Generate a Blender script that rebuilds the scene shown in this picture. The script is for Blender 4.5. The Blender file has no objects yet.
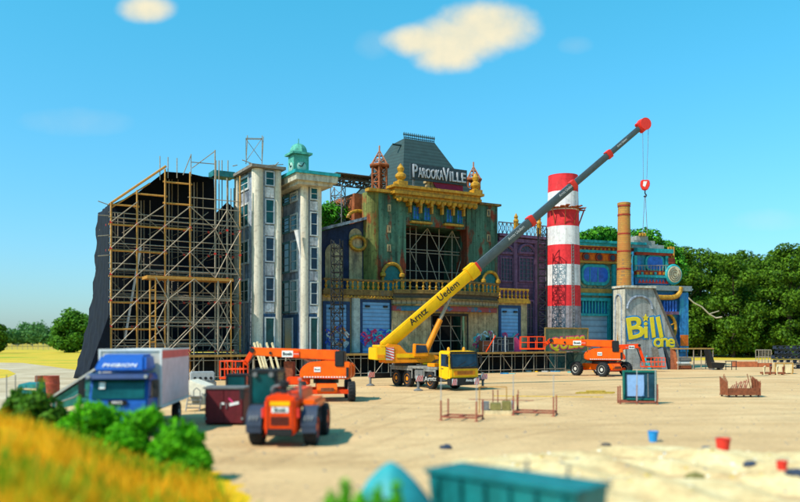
import bpy, bmesh, math, random
import numpy as np
from mathutils import Matrix, Vector
rnd = random.Random(7)
R = math.radians
S = bpy.context.scene
COL = S.collection
# ------------------------------------------------------------------ camera
H, F, HY = 3.8, 780.0, 340.0            # eye height, focal length and horizon in photo pixels (800 wide)
cam = bpy.data.cameras.new('camera')
cam.sensor_width = 36.0
cam.lens = F/800*36
cam.shift_y = (HY-251)/800
cam.clip_end = 6000
cam.dof.use_dof = True
cam.dof.focus_distance = 84
cam.dof.aperture_fstop = 0.18
cam_o = bpy.data.objects.new('camera', cam)
cam_o.location = (0, 0, H)
cam_o.rotation_euler = (R(90), 0, 0)
COL.objects.link(cam_o)
S.camera = cam_o
# ------------------------------------------------------------------ light
SUN_AZ = (-0.80, -0.60)                  # towards the sun, in plan
SUN_EL = R(48)
S.view_settings.view_transform = 'Standard'
S.view_settings.look = 'None'
S.view_settings.exposure = 0.2
S.view_settings.gamma = 1.0
sun = bpy.data.lights.new('sun', 'SUN')
sun.energy = 5.0
sun.angle = R(0.5)
sun.color = (1.0, 0.92, 0.78)
sun_o = bpy.data.objects.new('sun', sun)
sd = Vector((SUN_AZ[0]*math.cos(SUN_EL), SUN_AZ[1]*math.cos(SUN_EL), math.sin(SUN_EL))).normalized()
sun_o.rotation_euler = sd.to_track_quat('Z', 'Y').to_euler()
sun_o.location = (-60, -40, 80)
COL.objects.link(sun_o)

world = bpy.data.worlds.new('World')
S.world = world
world.use_nodes = True
wt = world.node_tree
for n in list(wt.nodes):
    wt.nodes.remove(n)
def wn(t, **kw):
    n = wt.nodes.new(t)
    for k, v in kw.items():
        setattr(n, k, v)
    return n
def wmath(op, a, b=None, clamp=False):
    n = wn('ShaderNodeMath', operation=op)
    n.use_clamp = clamp
    for i, x in enumerate((a, b)):
        if x is None: continue
        if isinstance(x, (int, float)): n.inputs[i].default_value = x
        else: wt.links.new(x, n.inputs[i])
    return n.outputs[0]
sky = wn('ShaderNodeTexSky', sky_type='NISHITA')
sky.sun_disc = False
sky.sun_elevation = SUN_EL
sky.sun_rotation = math.atan2(SUN_AZ[0], SUN_AZ[1])
sky.air_density = 1.3
sky.dust_density = 0.6
sky.ozone_density = 2.0
SKY_STRENGTH = 0.104
gain = wn('ShaderNodeMix', data_type='RGBA', blend_type='MULTIPLY')
gain.inputs[0].default_value = 1.0
wt.links.new(sky.outputs[0], gain.inputs[6])
tc = wn('ShaderNodeTexCoord')
sep = wn('ShaderNodeSeparateXYZ')
wt.links.new(tc.outputs['Generated'], sep.inputs[0])
elev = wn('ShaderNodeMapRange'); elev.inputs[1].default_value = 0.02; elev.inputs[2].default_value = 0.42
wt.links.new(sep.outputs[2], elev.inputs[0])
tint = wn('ShaderNodeMix', data_type='RGBA')
wt.links.new(elev.outputs[0], tint.inputs[0])
tint.inputs[6].default_value = (0.66, 1.04, 1.52, 1)
tint.inputs[7].default_value = (0.40, 1.70, 1.76, 1)
wt.links.new(tint.outputs[2], gain.inputs[7])
ysafe = wmath('MAXIMUM', sep.outputs[1], 0.05)
tx = wmath('DIVIDE', sep.outputs[0], ysafe)
ez = wmath('DIVIDE', sep.outputs[2], ysafe)
comb = wn('ShaderNodeCombineXYZ')
wt.links.new(tx, comb.inputs[0]); wt.links.new(ez, comb.inputs[1])
nz = wn('ShaderNodeTexNoise'); nz.inputs['Scale'].default_value = 24; nz.inputs['Detail'].default_value = 6
nz.inputs['Roughness'].default_value = 0.55
wt.links.new(comb.outputs[0], nz.inputs['Vector'])
noff = wmath('MULTIPLY', wmath('SUBTRACT', nz.outputs[0], 0.5), 1.15)
def blob(px, py, hw, hh):
    a = wmath('DIVIDE', wmath('SUBTRACT', tx, (px-400)/F), hw/F)
    b = wmath('DIVIDE', wmath('SUBTRACT', ez, (HY-py)/F), hh/F)
    return wmath('SUBTRACT', 1.0, wmath('ADD', wmath('MULTIPLY', a, a), wmath('MULTIPLY', b, b)))
clouds = None
for (px, py, hw, hh, wgt) in ((485, 27, 50, 25, 1), (428, 41, 42, 17, 1), (448, 52, 36, 20, 1), (462, 38, 48, 24, 1), (147, 9, 26, 13, .8)):
    b = wmath('MULTIPLY', wmath('ADD', blob(px, py, hw, hh), noff), wgt)
    clouds = b if clouds is None else wmath('MAXIMUM', clouds, b)
alpha = wn('ShaderNodeMapRange', interpolation_type='SMOOTHSTEP')
alpha.inputs[1].default_value = -0.6; alpha.inputs[2].default_value = 1.0
wt.links.new(clouds, alpha.inputs[0])
faint = None
for (px, py, hw, hh) in ((75, 122, 60, 16), (375, 45, 24, 16), (575, 45, 20, 10), (768, 220, 40, 12), (340, 190, 50, 22)):
    b = wmath('ADD', blob(px, py, hw, hh), noff)
    faint = b if faint is None else wmath('MAXIMUM', faint, b)
fal = wmath('MULTIPLY', wmath('MULTIPLY', wmath('MAXIMUM', faint, 0.0), 0.09), 1.0, clamp=True)
front = wmath('GREATER_THAN', sep.outputs[1], 0.1)
al = wmath('MULTIPLY', wmath('MAXIMUM', alpha.outputs[0], fal), front)
mixc = wn('ShaderNodeMix', data_type='RGBA')
wt.links.new(al, mixc.inputs[0])
wt.links.new(gain.outputs[2], mixc.inputs[6])
ccol = wn('ShaderNodeMix', data_type='RGBA')
wt.links.new(wmath('MULTIPLY', nz.outputs[0], 1.4, clamp=True), ccol.inputs[0])
ccol.inputs[6].default_value = (0.60/SKY_STRENGTH, 0.63/SKY_STRENGTH, 0.52/SKY_STRENGTH, 1)
ccol.inputs[7].default_value = (0.86/SKY_STRENGTH, 0.78/SKY_STRENGTH, 0.56/SKY_STRENGTH, 1)
wt.links.new(ccol.outputs[2], mixc.inputs[7])
bg = wn('ShaderNodeBackground')
bg.inputs[1].default_value = SKY_STRENGTH
wt.links.new(mixc.outputs[2], bg.inputs[0])
wo = wn('ShaderNodeOutputWorld')
wt.links.new(bg.outputs[0], wo.inputs[0])

# ------------------------------------------------------------------ materials
def nodes_of(name):
    m = bpy.data.materials.new(name)
    m.use_nodes = True
    t = m.node_tree
    return m, t, t.nodes['Principled BSDF']
def mapped(t, scale):
    c = t.nodes.new('ShaderNodeTexCoord'); mp = t.nodes.new('ShaderNodeMapping')
    mp.inputs['Scale'].default_value = scale
    t.links.new(c.outputs['Object'], mp.inputs['Vector'])
    return mp.outputs[0]
def noise(t, vec, scale, detail=4, rough=.6):
    n = t.nodes.new('ShaderNodeTexNoise')
    n.inputs['Scale'].default_value = scale; n.inputs['Detail'].default_value = detail
    n.inputs['Roughness'].default_value = rough
    t.links.new(vec, n.inputs['Vector'])
    return n.outputs[0]
def ramp(t, fac, stops):
    r = t.nodes.new('ShaderNodeValToRGB')
    e = r.color_ramp.elements
    while len(e) < len(stops): e.new(.5)
    for i, (p, c) in enumerate(stops):
        e[i].position = p
        e[i].color = (*c, 1) if len(c) == 3 else c
    t.links.new(fac, r.inputs[0])
    return r.outputs[0]
def mixrgb(t, fac, a, b, mode='MIX'):
    m = t.nodes.new('ShaderNodeMix'); m.data_type = 'RGBA'; m.blend_type = mode
    for i, x in ((0, fac), (6, a), (7, b)):
        if isinstance(x, (int, float)): m.inputs[i].default_value = x
        elif isinstance(x, tuple): m.inputs[i].default_value = (*x, 1)
        else: t.links.new(x, m.inputs[i])
    return m.outputs[2]
def bump(t, p, h, strength, dist=.02):
    b = t.nodes.new('ShaderNodeBump'); b.inputs['Strength'].default_value = strength; b.inputs['Distance'].default_value = dist
    t.links.new(h, b.inputs['Height']); t.links.new(b.outputs[0], p.inputs['Normal'])
def mul(c, k): return tuple(min(1, x*k) for x in c)
MC = {}
GRIME = {'green_rusted_cladding': .75, 'sunlit_green_rusted_cladding': .7, 'cream_render': .36, 'pale_grey_panel': .5, 'white_stained_panel': .45, 'cracked_cream_stone': .5, 'gold_paint': .45,
         'dim_gold_stone': .5, 'red_chimney_paint': .22, 'white_chimney_paint': .30, 'grey_chimney_base': .6, 'orange_machine_paint': .14, 'red_orange_paint': .14, 'crane_yellow_paint': .12, 'crane_amber_paint': .15,
         'weathered_grey_concrete': .5, 'pale_concrete': .5, 'mottled_blue_paint': .4, 'teal_trim': .35, 'orange_band': .4, 'brown_red_band': .4, 'navy_wall_paint': .4, 'purple_stone_trim': .5, 'grey_carrier_paint': .4,
         'turquoise_painted_steel': .35, 'maroon_steel': .3, 'verdigris_copper': .45, 'white_box_body': .15, 'truck_blue_paint': .12, 'blue_stained_render': .5}
def mat(name, c, rough=.6, metal=0., var=.18, scale=1.2, patch=None, pscale=(.6, .6, .25), plo=.55, phi=.62, bmp=.0, streak=False):
    if name in MC: return MC[name]
    m, t, p = nodes_of(name)
    v = mapped(t, (1, 1, .18) if streak else (1, 1, 1))
    n1 = noise(t, v, scale*3, 6)
    col = ramp(t, n1, ((.3, mul(c, 1-var)), (.7, mul(c, 1+var))))
    n2 = noise(t, mapped(t, (1, 1, 1)), scale*12, 3)
    col = mixrgb(t, .35*min(1, var*4), col, ramp(t, n2, ((.3, (.55,)*3), (.7, (1,)*3))), 'MULTIPLY')
    if patch:
        n3 = noise(t, mapped(t, pscale), 1.0, 6, .65)
        fac = ramp(t, n3, ((plo, (0, 0, 0)), (phi, (1, 1, 1))))
        col = mixrgb(t, fac, col, patch)
    gr = GRIME.get(name, 0)
    if gr:                                       # run-off streaks, chips and dirt
        g1 = noise(t, mapped(t, (2.2, 2.2, .09)), 1.0, 7, .7)
        col = mixrgb(t, gr, col, ramp(t, g1, ((.36, (.16, .13, .10)), (.56, (1, 1, 1)))), 'MULTIPLY')
        g2 = noise(t, mapped(t, (1, 1, 1)), 2.3, 7, .75)
        col = mixrgb(t, gr, col, ramp(t, g2, ((.36, (.25, .21, .17)), (.47, (1, 1, 1)))), 'MULTIPLY')
    t.links.new(col, p.inputs['Base Color'])
    p.inputs['Roughness'].default_value = rough
    p.inputs['Metallic'].default_value = metal
    p.inputs['Specular IOR Level'].default_value = .28 if rough > .33 else .5
    if bmp: bump(t, p, n1, bmp, .03)
    MC[name] = m
    return m
def brick(name, c1, c2, mortar, sx=.5, sy=.22, patch=None):
    if name in MC: return MC[name]
    m, t, p = nodes_of(name)
    c = t.nodes.new('ShaderNodeTexCoord'); s = t.nodes.new('ShaderNodeSeparateXYZ')
    t.links.new(c.outputs['Object'], s.inputs[0])
    a = t.nodes.new('ShaderNodeMath'); a.operation = 'ADD'
    t.links.new(s.outputs[0], a.inputs[0]); t.links.new(s.outputs[1], a.inputs[1])
    cb = t.nodes.new('ShaderNodeCombineXYZ')
    t.links.new(a.outputs[0], cb.inputs[0]); t.links.new(s.outputs[2], cb.inputs[1])
    b = t.nodes.new('ShaderNodeTexBrick')
    b.inputs['Scale'].default_value = 1
    b.inputs['Brick Width'].default_value = sx; b.inputs['Row Height'].default_value = sy
    b.inputs['Mortar Size'].default_value = .03
    b.inputs['Color1'].default_value = (*c1, 1); b.inputs['Color2'].default_value = (*c2, 1); b.inputs['Mortar'].default_value = (*mortar, 1)
    t.links.new(cb.outputs[0], b.inputs['Vector'])
    n = noise(t, c.outputs['Object'], .9, 6, .65)
    col = mixrgb(t, .55, b.outputs[0], ramp(t, n, ((.3, (.5, .5, .5)), (.7, (1, 1, 1)))), 'MULTIPLY')
    if patch:
        n3 = noise(t, mapped(t, (.5, .5, .3)), 1, 6)
        col = mixrgb(t, ramp(t, n3, ((.52, (0,)*3), (.64, (1,)*3))), col, patch)
    t.links.new(col, p.inputs['Base Color']); p.inputs['Roughness'].default_value = .85
    MC[name] = m
    return m
def stonework(name, c1, c2, joint, scale=.8):
    m, t, p = nodes_of(name)
    c = t.nodes.new('ShaderNodeTexCoord')
    v = t.nodes.new('ShaderNodeTexVoronoi'); v.feature = 'DISTANCE_TO_EDGE'; v.inputs['Scale'].default_value = scale
    t.links.new(c.outputs['Object'], v.inputs['Vector'])
    v2 = t.nodes.new('ShaderNodeTexVoronoi'); v2.inputs['Scale'].default_value = scale
    t.links.new(c.outputs['Object'], v2.inputs['Vector'])
    s = t.nodes.new('ShaderNodeSeparateColor'); t.links.new(v2.outputs['Color'], s.inputs[0])
    col = mixrgb(t, s.outputs[0], c1, c2)
    n = noise(t, c.outputs['Object'], 3, 5)
    col = mixrgb(t, .6, col, ramp(t, n, ((.3, (.55,)*3), (.7, (1,)*3))), 'MULTIPLY')
    col = mixrgb(t, ramp(t, v.outputs['Distance'], ((.0, (1,)*3), (.09, (0,)*3))), col, joint)
    t.links.new(col, p.inputs['Base Color']); p.inputs['Roughness'].default_value = .9
    return m
def slats(name, c, period, axis=2, rough=.5, dark=.45, patch=None):
    if name in MC: return MC[name]
    m, t, p = nodes_of(name)
    c_ = t.nodes.new('ShaderNodeTexCoord'); s = t.nodes.new('ShaderNodeSeparateXYZ')
    t.links.new(c_.outputs['Object'], s.inputs[0])
    md = t.nodes.new('ShaderNodeMath'); md.operation = 'PINGPONG'; md.inputs[1].default_value = period/2
    t.links.new(s.outputs[axis], md.inputs[0])
    dv = t.nodes.new('ShaderNodeMath'); dv.operation = 'DIVIDE'; dv.inputs[1].default_value = period/2
    t.links.new(md.outputs[0], dv.inputs[0])
    col = ramp(t, dv.outputs[0], ((.0, mul(c, dark)), (.25, c), (1, mul(c, 1.15))))
    n = noise(t, c_.outputs['Object'], 1.3, 6)
    col = mixrgb(t, .6, col, ramp(t, n, ((.3, (.5,)*3), (.7, (1,)*3))), 'MULTIPLY')
    if patch:
        n3 = noise(t, mapped(t, (.9, .9, .5)), 1, 6)
        col = mixrgb(t, ramp(t, n3, ((.56, (0,)*3), (.62, (1,)*3))), col, patch)
    t.links.new(col, p.inputs['Base Color']); p.inputs['Roughness'].default_value = rough
    bump(t, p, dv.outputs[0], .6, .03)
    MC[name] = m
    return m
def glass(name, c, rough=.16):
    m, t, p = nodes_of(name)
    n = noise(t, mapped(t, (1, 1, 1)), 1.5, 3)
    t.links.new(ramp(t, n, ((.3, mul(c, .6)), (.7, mul(c, 1.5)))), p.inputs['Base Color'])
    p.inputs['Roughness'].default_value = rough
    p.inputs['Specular IOR Level'].default_value = .32
    return m
def leafmat(name, dark, light, trans=.35):
    m, t, p = nodes_of(name)
    g = t.nodes.new('ShaderNodeNewGeometry')
    n = noise(t, mapped(t, (1, 1, 1)), .45, 3)
    a = t.nodes.new('ShaderNodeMath'); a.operation = 'MULTIPLY_ADD'; a.inputs[1].default_value = .55; 
    t.links.new(g.outputs['Random Per Island'], a.inputs[0]); 
    b = t.nodes.new('ShaderNodeMath'); b.operation = 'MULTIPLY'; b.inputs[1].default_value = .6
    t.links.new(n, b.inputs[0]); t.links.new(b.outputs[0], a.inputs[2])
    col = ramp(t, a.outputs[0], ((.2, dark), (.85, light)))
    t.links.new(col, p.inputs['Base Color']); p.inputs['Roughness'].default_value = .7
    p.inputs['Specular IOR Level'].default_value = .2
    tr = t.nodes.new('ShaderNodeBsdfTranslucent'); t.links.new(col, tr.inputs[0])
    mx = t.nodes.new('ShaderNodeMixShader'); mx.inputs[0].default_value = trans
    t.links.new(p.outputs[0], mx.inputs[1]); t.links.new(tr.outputs[0], mx.inputs[2])
    t.links.new(mx.outputs[0], t.nodes['Material Output'].inputs[0])
    return m

# ------------------------------------------------------------------ mesh builder
class MB:
    def __init__(s, M=None):
        s.v = []; s.f = []; s.mi = []; s.M = M; s.cur = 0
    def P(s, p):
        p = Vector(p)
        if s.M is not None: p = s.M @ p
        s.v.append(p); return len(s.v)-1
    def face(s, ids):
        s.f.append(tuple(ids)); s.mi.append(s.cur)
    def poly(s, pts): s.face([s.P(p) for p in pts])
    def box(s, x0, x1, y0, y1, z0, z1):
        i = [s.P(p) for p in ((x0,y0,z0),(x1,y0,z0),(x1,y1,z0),(x0,y1,z0),(x0,y0,z1),(x1,y0,z1),(x1,y1,z1),(x0,y1,z1))]
        for q in ((0,3,2,1),(4,5,6,7),(0,1,5,4),(1,2,6,5),(2,3,7,6),(3,0,4,7)): s.face([i[k] for k in q])
        return s
    def hexa(s, a, b):           # two 4-point loops
        i = [s.P(p) for p in a]; j = [s.P(p) for p in b]
        s.face(i[::-1]); s.face(j)
        for k in range(4): s.face((i[k], i[(k+1)%4], j[(k+1)%4], j[k]))
        return s
    def prism(s, pts, y0, y1, axis='y'):
        n = len(pts)
        def mk(a, b, c):
            return (a, c, b) if axis == 'y' else ((c, a, b) if axis == 'x' else (a, b, c))
        i = [s.P(mk(a, b, y0)) for a, b in pts]; j = [s.P(mk(a, b, y1)) for a, b in pts]
        s.face(i); s.face(j[::-1])
        for k in range(n): s.face((i[k], j[k], j[(k+1)%n], i[(k+1)%n]))
        return s
    def tube(s, p, q, r, n=6, r2=None):
        p, q = Vector(p), Vector(q); d = (q-p)
        if d.length < 1e-6: return s
        d.normalize()
        a = d.orthogonal().normalized(); b = d.cross(a)
        r2 = r if r2 is None else r2
        i = []; j = []
        for k in range(n):
            w = 2*math.pi*(k+.5)/n; o = a*math.cos(w)+b*math.sin(w)
            i.append(s.P(p+o*r)); j.append(s.P(q+o*r2))
        for k in range(n): s.face((i[k], i[(k+1)%n], j[(k+1)%n], j[k]))
        s.face(i[::-1]); s.face(j)
        return s
    def path(s, pts, r, n=6):
        for a, b in zip(pts[:-1], pts[1:]): s.tube(a, b, r, n)
        return s
    def beam(s, p, q, w, h, w2=None, h2=None):    # rectangular section, h roughly vertical
        p, q = Vector(p), Vector(q); d = (q-p).normalized()
        up = Vector((0, 0, 1)) if abs(d.z) < .98 else Vector((0, 1, 0))
        a = d.cross(up).normalized(); b = a.cross(d)
        w2 = w if w2 is None else w2; h2 = h if h2 is None else h2
        A = [p+a*(x*w/2)+b*(y*h/2) for x, y in ((-1,-1),(1,-1),(1,1),(-1,1))]
        B = [q+a*(x*w2/2)+b*(y*h2/2) for x, y in ((-1,-1),(1,-1),(1,1),(-1,1))]
        return s.hexa(A, B)
    def lathe(s, prof, c=(0,0,0), n=16, axis='z'):
        c = Vector(c); rings = []
        for r, z in prof:
            ring = []
            for k in range(n):
                w = 2*math.pi*k/n; x, y = r*math.cos(w), r*math.sin(w)
                o = (x, y, z) if axis == 'z' else ((z, x, y) if axis == 'x' else (x, z, y))
                ring.append(s.P(c+Vector(o)))
            rings.append(ring)
        for a, b in zip(rings[:-1], rings[1:]):
            for k in range(n): s.face((a[k], a[(k+1)%n], b[(k+1)%n], b[k]))
        s.face(rings[0][::-1]); s.face(rings[-1])
        return s
    def build(s, name, mats, parent=None, bev=0, loc=None, smooth=True):
        me = bpy.data.meshes.new(name)
        me.from_pydata([tuple(v) for v in s.v], [], s.f)
        mats = mats if isinstance(mats, (list, tuple)) else [mats]
        for m in mats: me.materials.append(m)
        if len(mats) > 1:
            for p, k in zip(me.polygons, s.mi): p.material_index = k
        bm = bmesh.new(); bm.from_mesh(me)
        bmesh.ops.recalc_face_normals(bm, faces=bm.faces)
        if bev:
            es = [e for e in bm.edges if len(e.link_faces) == 2 and e.calc_face_angle() > .5]
            bmesh.ops.bevel(bm, geom=es, offset=bev, segments=2, affect='EDGES', clamp_overlap=True)
        bm.to_mesh(me); bm.free()
        if smooth:
            me.shade_smooth(); me.set_sharp_from_angle(angle=R(35))
        o = bpy.data.objects.new(name, me)
        COL.objects.link(o)
        if parent is not None: o.parent = parent
        if loc is not None: o.location = loc
        return o
def tag(o, label, cat, group=None, kind=None):
    if label: o['label'] = label
    if cat: o['category'] = cat
    if group: o['group'] = group
    if kind: o['kind'] = kind
    return o
def thing(name, label, cat, loc=(0,0,0), rz=0., group=None):
    o = bpy.data.objects.new(name, None)
    o.empty_display_size = .3
    COL.objects.link(o)
    o.location = loc; o.rotation_euler = (0, 0, rz)
    return tag(o, label, cat, group)
def kids(o): return list(o.children)
def dup(root, loc, rz, label=None):
    r = root.copy(); COL.objects.link(r); r.location = loc; r.rotation_euler = (0, 0, rz)
    if label: r['label'] = label
    for ch in kids(root):
        c = ch.copy(); COL.objects.link(c); c.parent = r
        for g in kids(ch):
            d = g.copy(); COL.objects.link(d); d.parent = c
    return r
def text(name, s, m, parent, size, loc, rot=(R(90), 0, 0), ext=.01, off=0., sx=1., shear=0., align='CENTER', space=1.):
    c = bpy.data.curves.new('txt', 'FONT')
    c.body = s; c.size = size; c.extrude = ext; c.bevel_depth = off; c.bevel_resolution = 0; c.shear = shear
    c.align_x = align; c.align_y = 'CENTER'; c.resolution_u = 3; c.space_character = space
    o = bpy.data.objects.new('txt', c); COL.objects.link(o)
    bpy.context.view_layer.update()
    me = bpy.data.meshes.new_from_object(o.evaluated_get(bpy.context.evaluated_depsgraph_get()))
    bpy.data.objects.remove(o)
    bm = bmesh.new(); bm.from_mesh(me)
    lim = size*(len(s)+2)
    bad = [v for v in bm.verts if abs(v.co.x) > lim or abs(v.co.y) > size*1.2]
    if bad: bmesh.ops.delete(bm, geom=bad, context='VERTS')
    bm.to_mesh(me); bm.free()
    me.materials.clear(); me.materials.append(m)
    t = bpy.data.objects.new(name, me); COL.objects.link(t)
    t.parent = parent; t.location = loc; t.rotation_euler = rot; t.scale = (sx, 1, 1)
    return t
# ------------------------------------------------------------------ photo -> place
def W(px, py, d): return Vector(((px-400)/F*d, d, H-(py-HY)/F*d))
def G(px, py, z=0.):
    d = (H-z)*F/(py-HY); return Vector(((px-400)/F*d, d, z))
class Fr:                                   # a facade line: u along it, v towards the viewer
    def __init__(s, x, y, ang):
        s.O = (x, y); s.a = R(ang); s.e = (math.cos(s.a), math.sin(s.a)); s.n = (math.sin(s.a), -math.cos(s.a))
    def u(s, px, v=0.):
        t = (px-400)/F
        return (t*(s.O[1]+v*s.n[1])-s.O[0]-v*s.n[0])/(s.e[0]-t*s.e[1])
    def vv(s, px, u):
        t = (px-400)/F
        return (t*(s.O[1]+u*s.e[1])-s.O[0]-u*s.e[0])/(s.n[0]-t*s.n[1])
    def pt(s, u, v): return (s.O[0]+u*s.e[0]+v*s.n[0], s.O[1]+u*s.e[1]+v*s.n[1])
    def z(s, px, py, v=0.):
        d = s.pt(s.u(px, v), v)[1]
        return H+(HY-py)*d/F
class T:                                    # a thing standing on a facade line, with local coordinates from pixels
    def __init__(s, fr, name, label, cat, px, v=0., group=None, z=0.):
        s.fr = fr; s.u0 = fr.u(px, v); s.v0 = v; s.z0 = z
        x, y = fr.pt(s.u0, v)
        s.o = thing(name, label, cat, (x, y, z), fr.a, group)
    def X(s, px, v=0.): return s.fr.u(px, v)-s.u0
    def Y(s, v): return s.v0-v
    def Z(s, px, py, v=0.): return s.fr.z(px, py, v)-s.z0
    def p(s, px, py, v=0.): return Vector((s.X(px, v), s.Y(v), s.Z(px, py, v)))
    def box(s, mb, px0, px1, py0, py1, v0, v1):     # py0 top, v1 front
        pm = (px0+px1)/2
        mb.box(s.X(px0, v1), s.X(px1, v1), s.Y(v1), s.Y(v0), s.Z(pm, py1, v1), s.Z(pm, py0, v1)); return mb
A = Fr(-20.0, 78.0, 30.1)
B = Fr(23.6, 102.0, 20.0)

# colours
M_ochre = mat('ochre_scaffold_paint', (.50, .24, .05), .55, 0, .25, 2)
M_steel = mat('galvanised_steel', (.33, .27, .20), .55, .15, .3, 2)
M_tarp = mat('navy_tarpaulin', (.0045, .0085, .019), .85, 0, .3, .5)
M_dark = mat('black_void_backing', (.010, .011, .013), .95, 0, .3, .5)  # near-black backing; under the deck it stands in for the void's shade
M_navy = mat('navy_wall_paint', (.013, .024, .065), .85, 0, .35, .35, patch=(.05, .05, .07), plo=.55, phi=.75)
M_cream = mat('cream_render', (.72, .65, .53), .85, 0, .25, .35, patch=(.26, .28, .33), pscale=(.5, .5, .12), plo=.55, phi=.75, streak=True)
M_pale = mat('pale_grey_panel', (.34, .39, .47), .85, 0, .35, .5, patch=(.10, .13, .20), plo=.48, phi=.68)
M_bluebase = mat('blue_stained_render', (.035, .09, .19), .85, 0, .35, .4, patch=(.10, .18, .26), plo=.58, phi=.7)
M_tealpaint = mat('teal_paint', (.02, .16, .16), .6, 0, .3, .8)
M_verdigris = mat('verdigris_copper', (.10, .42, .33), .6, 0, .3, 1.2, patch=(.05, .22, .2), plo=.55, phi=.7)
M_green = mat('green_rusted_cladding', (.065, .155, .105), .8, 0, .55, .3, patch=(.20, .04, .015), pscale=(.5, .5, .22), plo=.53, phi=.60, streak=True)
M_greenlit = mat('sunlit_green_rusted_cladding', (.20, .22, .06), .8, 0, .5, .3, patch=(.32, .08, .02), pscale=(.5, .5, .2), plo=.53, phi=.60, streak=True)  # sunlit copy of the green cladding, the sunlight put into its colour
M_rust = mat('rusted_steel', (.30, .085, .03), .85, 0, .4, .8, patch=(.12, .12, .09), plo=.6, phi=.7)
M_gold = mat('gold_paint', (.54, .275, .022), .45, 0, .3, 1, patch=(.30, .15, .02), plo=.58, phi=.72)
M_dimgold = mat('dim_gold_stone', (.20, .125, .035), .7, 0, .35, 1, patch=(.12, .10, .08), plo=.55, phi=.7)
M_slate = slats('dark_teal_roofing', (.020, .052, .055), .45, 2, .8, .8)
M_stone = mat('cracked_cream_stone', (.46, .35, .19), .9, 0, .35, .5, patch=(.15, .125, .09), pscale=(.4, .4, .2), plo=.52, phi=.68)
M_shutter = slats('blue_roller_shutter', (.13, .33, .60), .42, 2, .5, .4)
M_shutterframe = mat('dark_blue_frame', (.012, .045, .13), .6, 0, .3, 1)
M_purple = brick('purple_brick', (.11, .05, .115), (.16, .075, .155), (.04, .025, .05), .9, .4, patch=(.04, .022, .05))
M_purpletrim = mat('purple_stone_trim', (.18, .095, .18), .85, 0, .3, .8)
M_barred = mat('dark_window_glass', (.02, .025, .05), .25, 0, .3, 1)
M_redband = mat('red_chimney_paint', (.72, .028, .035), .7, 0, .18, .5, patch=(.55, .10, .09), plo=.62, phi=.75)
M_whiteband = mat('white_chimney_paint', (.76, .73, .74), .75, 0, .12, .5, patch=(.55, .53, .60), plo=.58, phi=.75)
M_greyband = mat('grey_chimney_base', (.34, .30, .33), .85, 0, .3, .5)
M_ybrick = brick('yellow_brick', (.55, .27, .045), (.46, .20, .03), (.30, .17, .06), .5, .25, patch=(.42, .15, .03))
M_tealstone = stonework('teal_stonework', (.16, .27, .20), (.28, .30, .18), (.03, .09, .08), .9)
M_tealtrim = mat('teal_trim', (.02, .36, .40), .6, 0, .3, .8)
M_orangeband = mat('orange_band', (.75, .16, .01), .7, 0, .3, .8)
M_brownband = mat('brown_red_band', (.36, .045, .02), .7, 0, .3, .8)
M_ochband = mat('ochre_band', (.36, .22, .05), .8, 0, .35, .6)
M_billwall = mat('weathered_grey_concrete', (.40, .40, .38), .9, 0, .22, .4, patch=(.26, .27, .30), plo=.5, phi=.7)
M_concside = mat('pale_concrete', (.56, .53, .44), .9, 0, .2, .5)
M_blue = mat('mottled_blue_paint', (.03, .20, .48), .7, 0, .4, .5, patch=(.04, .32, .40), plo=.52, phi=.66)
M_blueglass = glass('blue_glass', (.02, .10, .42))
M_tealglass = glass('teal_glass', (.005, .062, .068))
M_winglass = glass('dark_blue_glass', (.012, .03, .06))
M_wframe = mat('pale_window_frame', (.55, .57, .57), .6, 0, .2, 1)
M_orange = mat('orange_machine_paint', (.93, .125, .002), .38, 0, .10, .8)
M_orange2 = mat('red_orange_paint', (.90, .062, .002), .4, 0, .10, .8)
M_yellow = mat('crane_yellow_paint', (.92, .50, .004), .35, 0, .08, .8)
M_amber = mat('crane_amber_paint', (.88, .27, .004), .4, 0, .1, .8)
M_boomgrey = mat('dark_grey_boom_paint', (.075, .10, .115), .35, 0, .15, .8)
M_red = mat('red_paint', (.75, .04, .025), .45, 0, .12, 1)
M_rubber = mat('black_rubber', (.02, .02, .022), .85, 0, .3, 2)
M_blackm = mat('black_metal', (.018, .018, .02), .5, 0, .3, 2)
M_greym = mat('grey_metal', (.20, .20, .20), .55, .3, .25, 2)
M_white = mat('white_paint', (.78, .78, .76), .5, 0, .06, 1)
M_whitel = mat('white_lettering', (.80, .80, .80), .5, 0, .04, 1)
M_blackl = mat('black_lettering', (.012, .012, .014), .5, 0, .1, 1)
M_rim = mat('grey_wheel_rim', (.55, .54, .50), .5, 0, .2, 1)
M_brown = mat('rust_brown_steel', (.24, .07, .03), .8, 0, .35, 2)
M_wood = mat('pale_timber', (.66, .52, .30), .75, 0, .25, 2, streak=True)
M_deckwood = mat('ochre_timber_edge', (.42, .23, .06), .8, 0, .3, 1)
M_cloudgrey = mat('light_grey_plastic', (.36, .37, .38), .6, 0, .15, 1)
M_fake = mat('green_wall', (.05, .12, .03), .8)
M_teal = mat('turquoise_painted_steel', (.008, .19, .20), .5, 0, .2, 1.2, patch=(.02, .16, .16), plo=.6, phi=.75)

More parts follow.
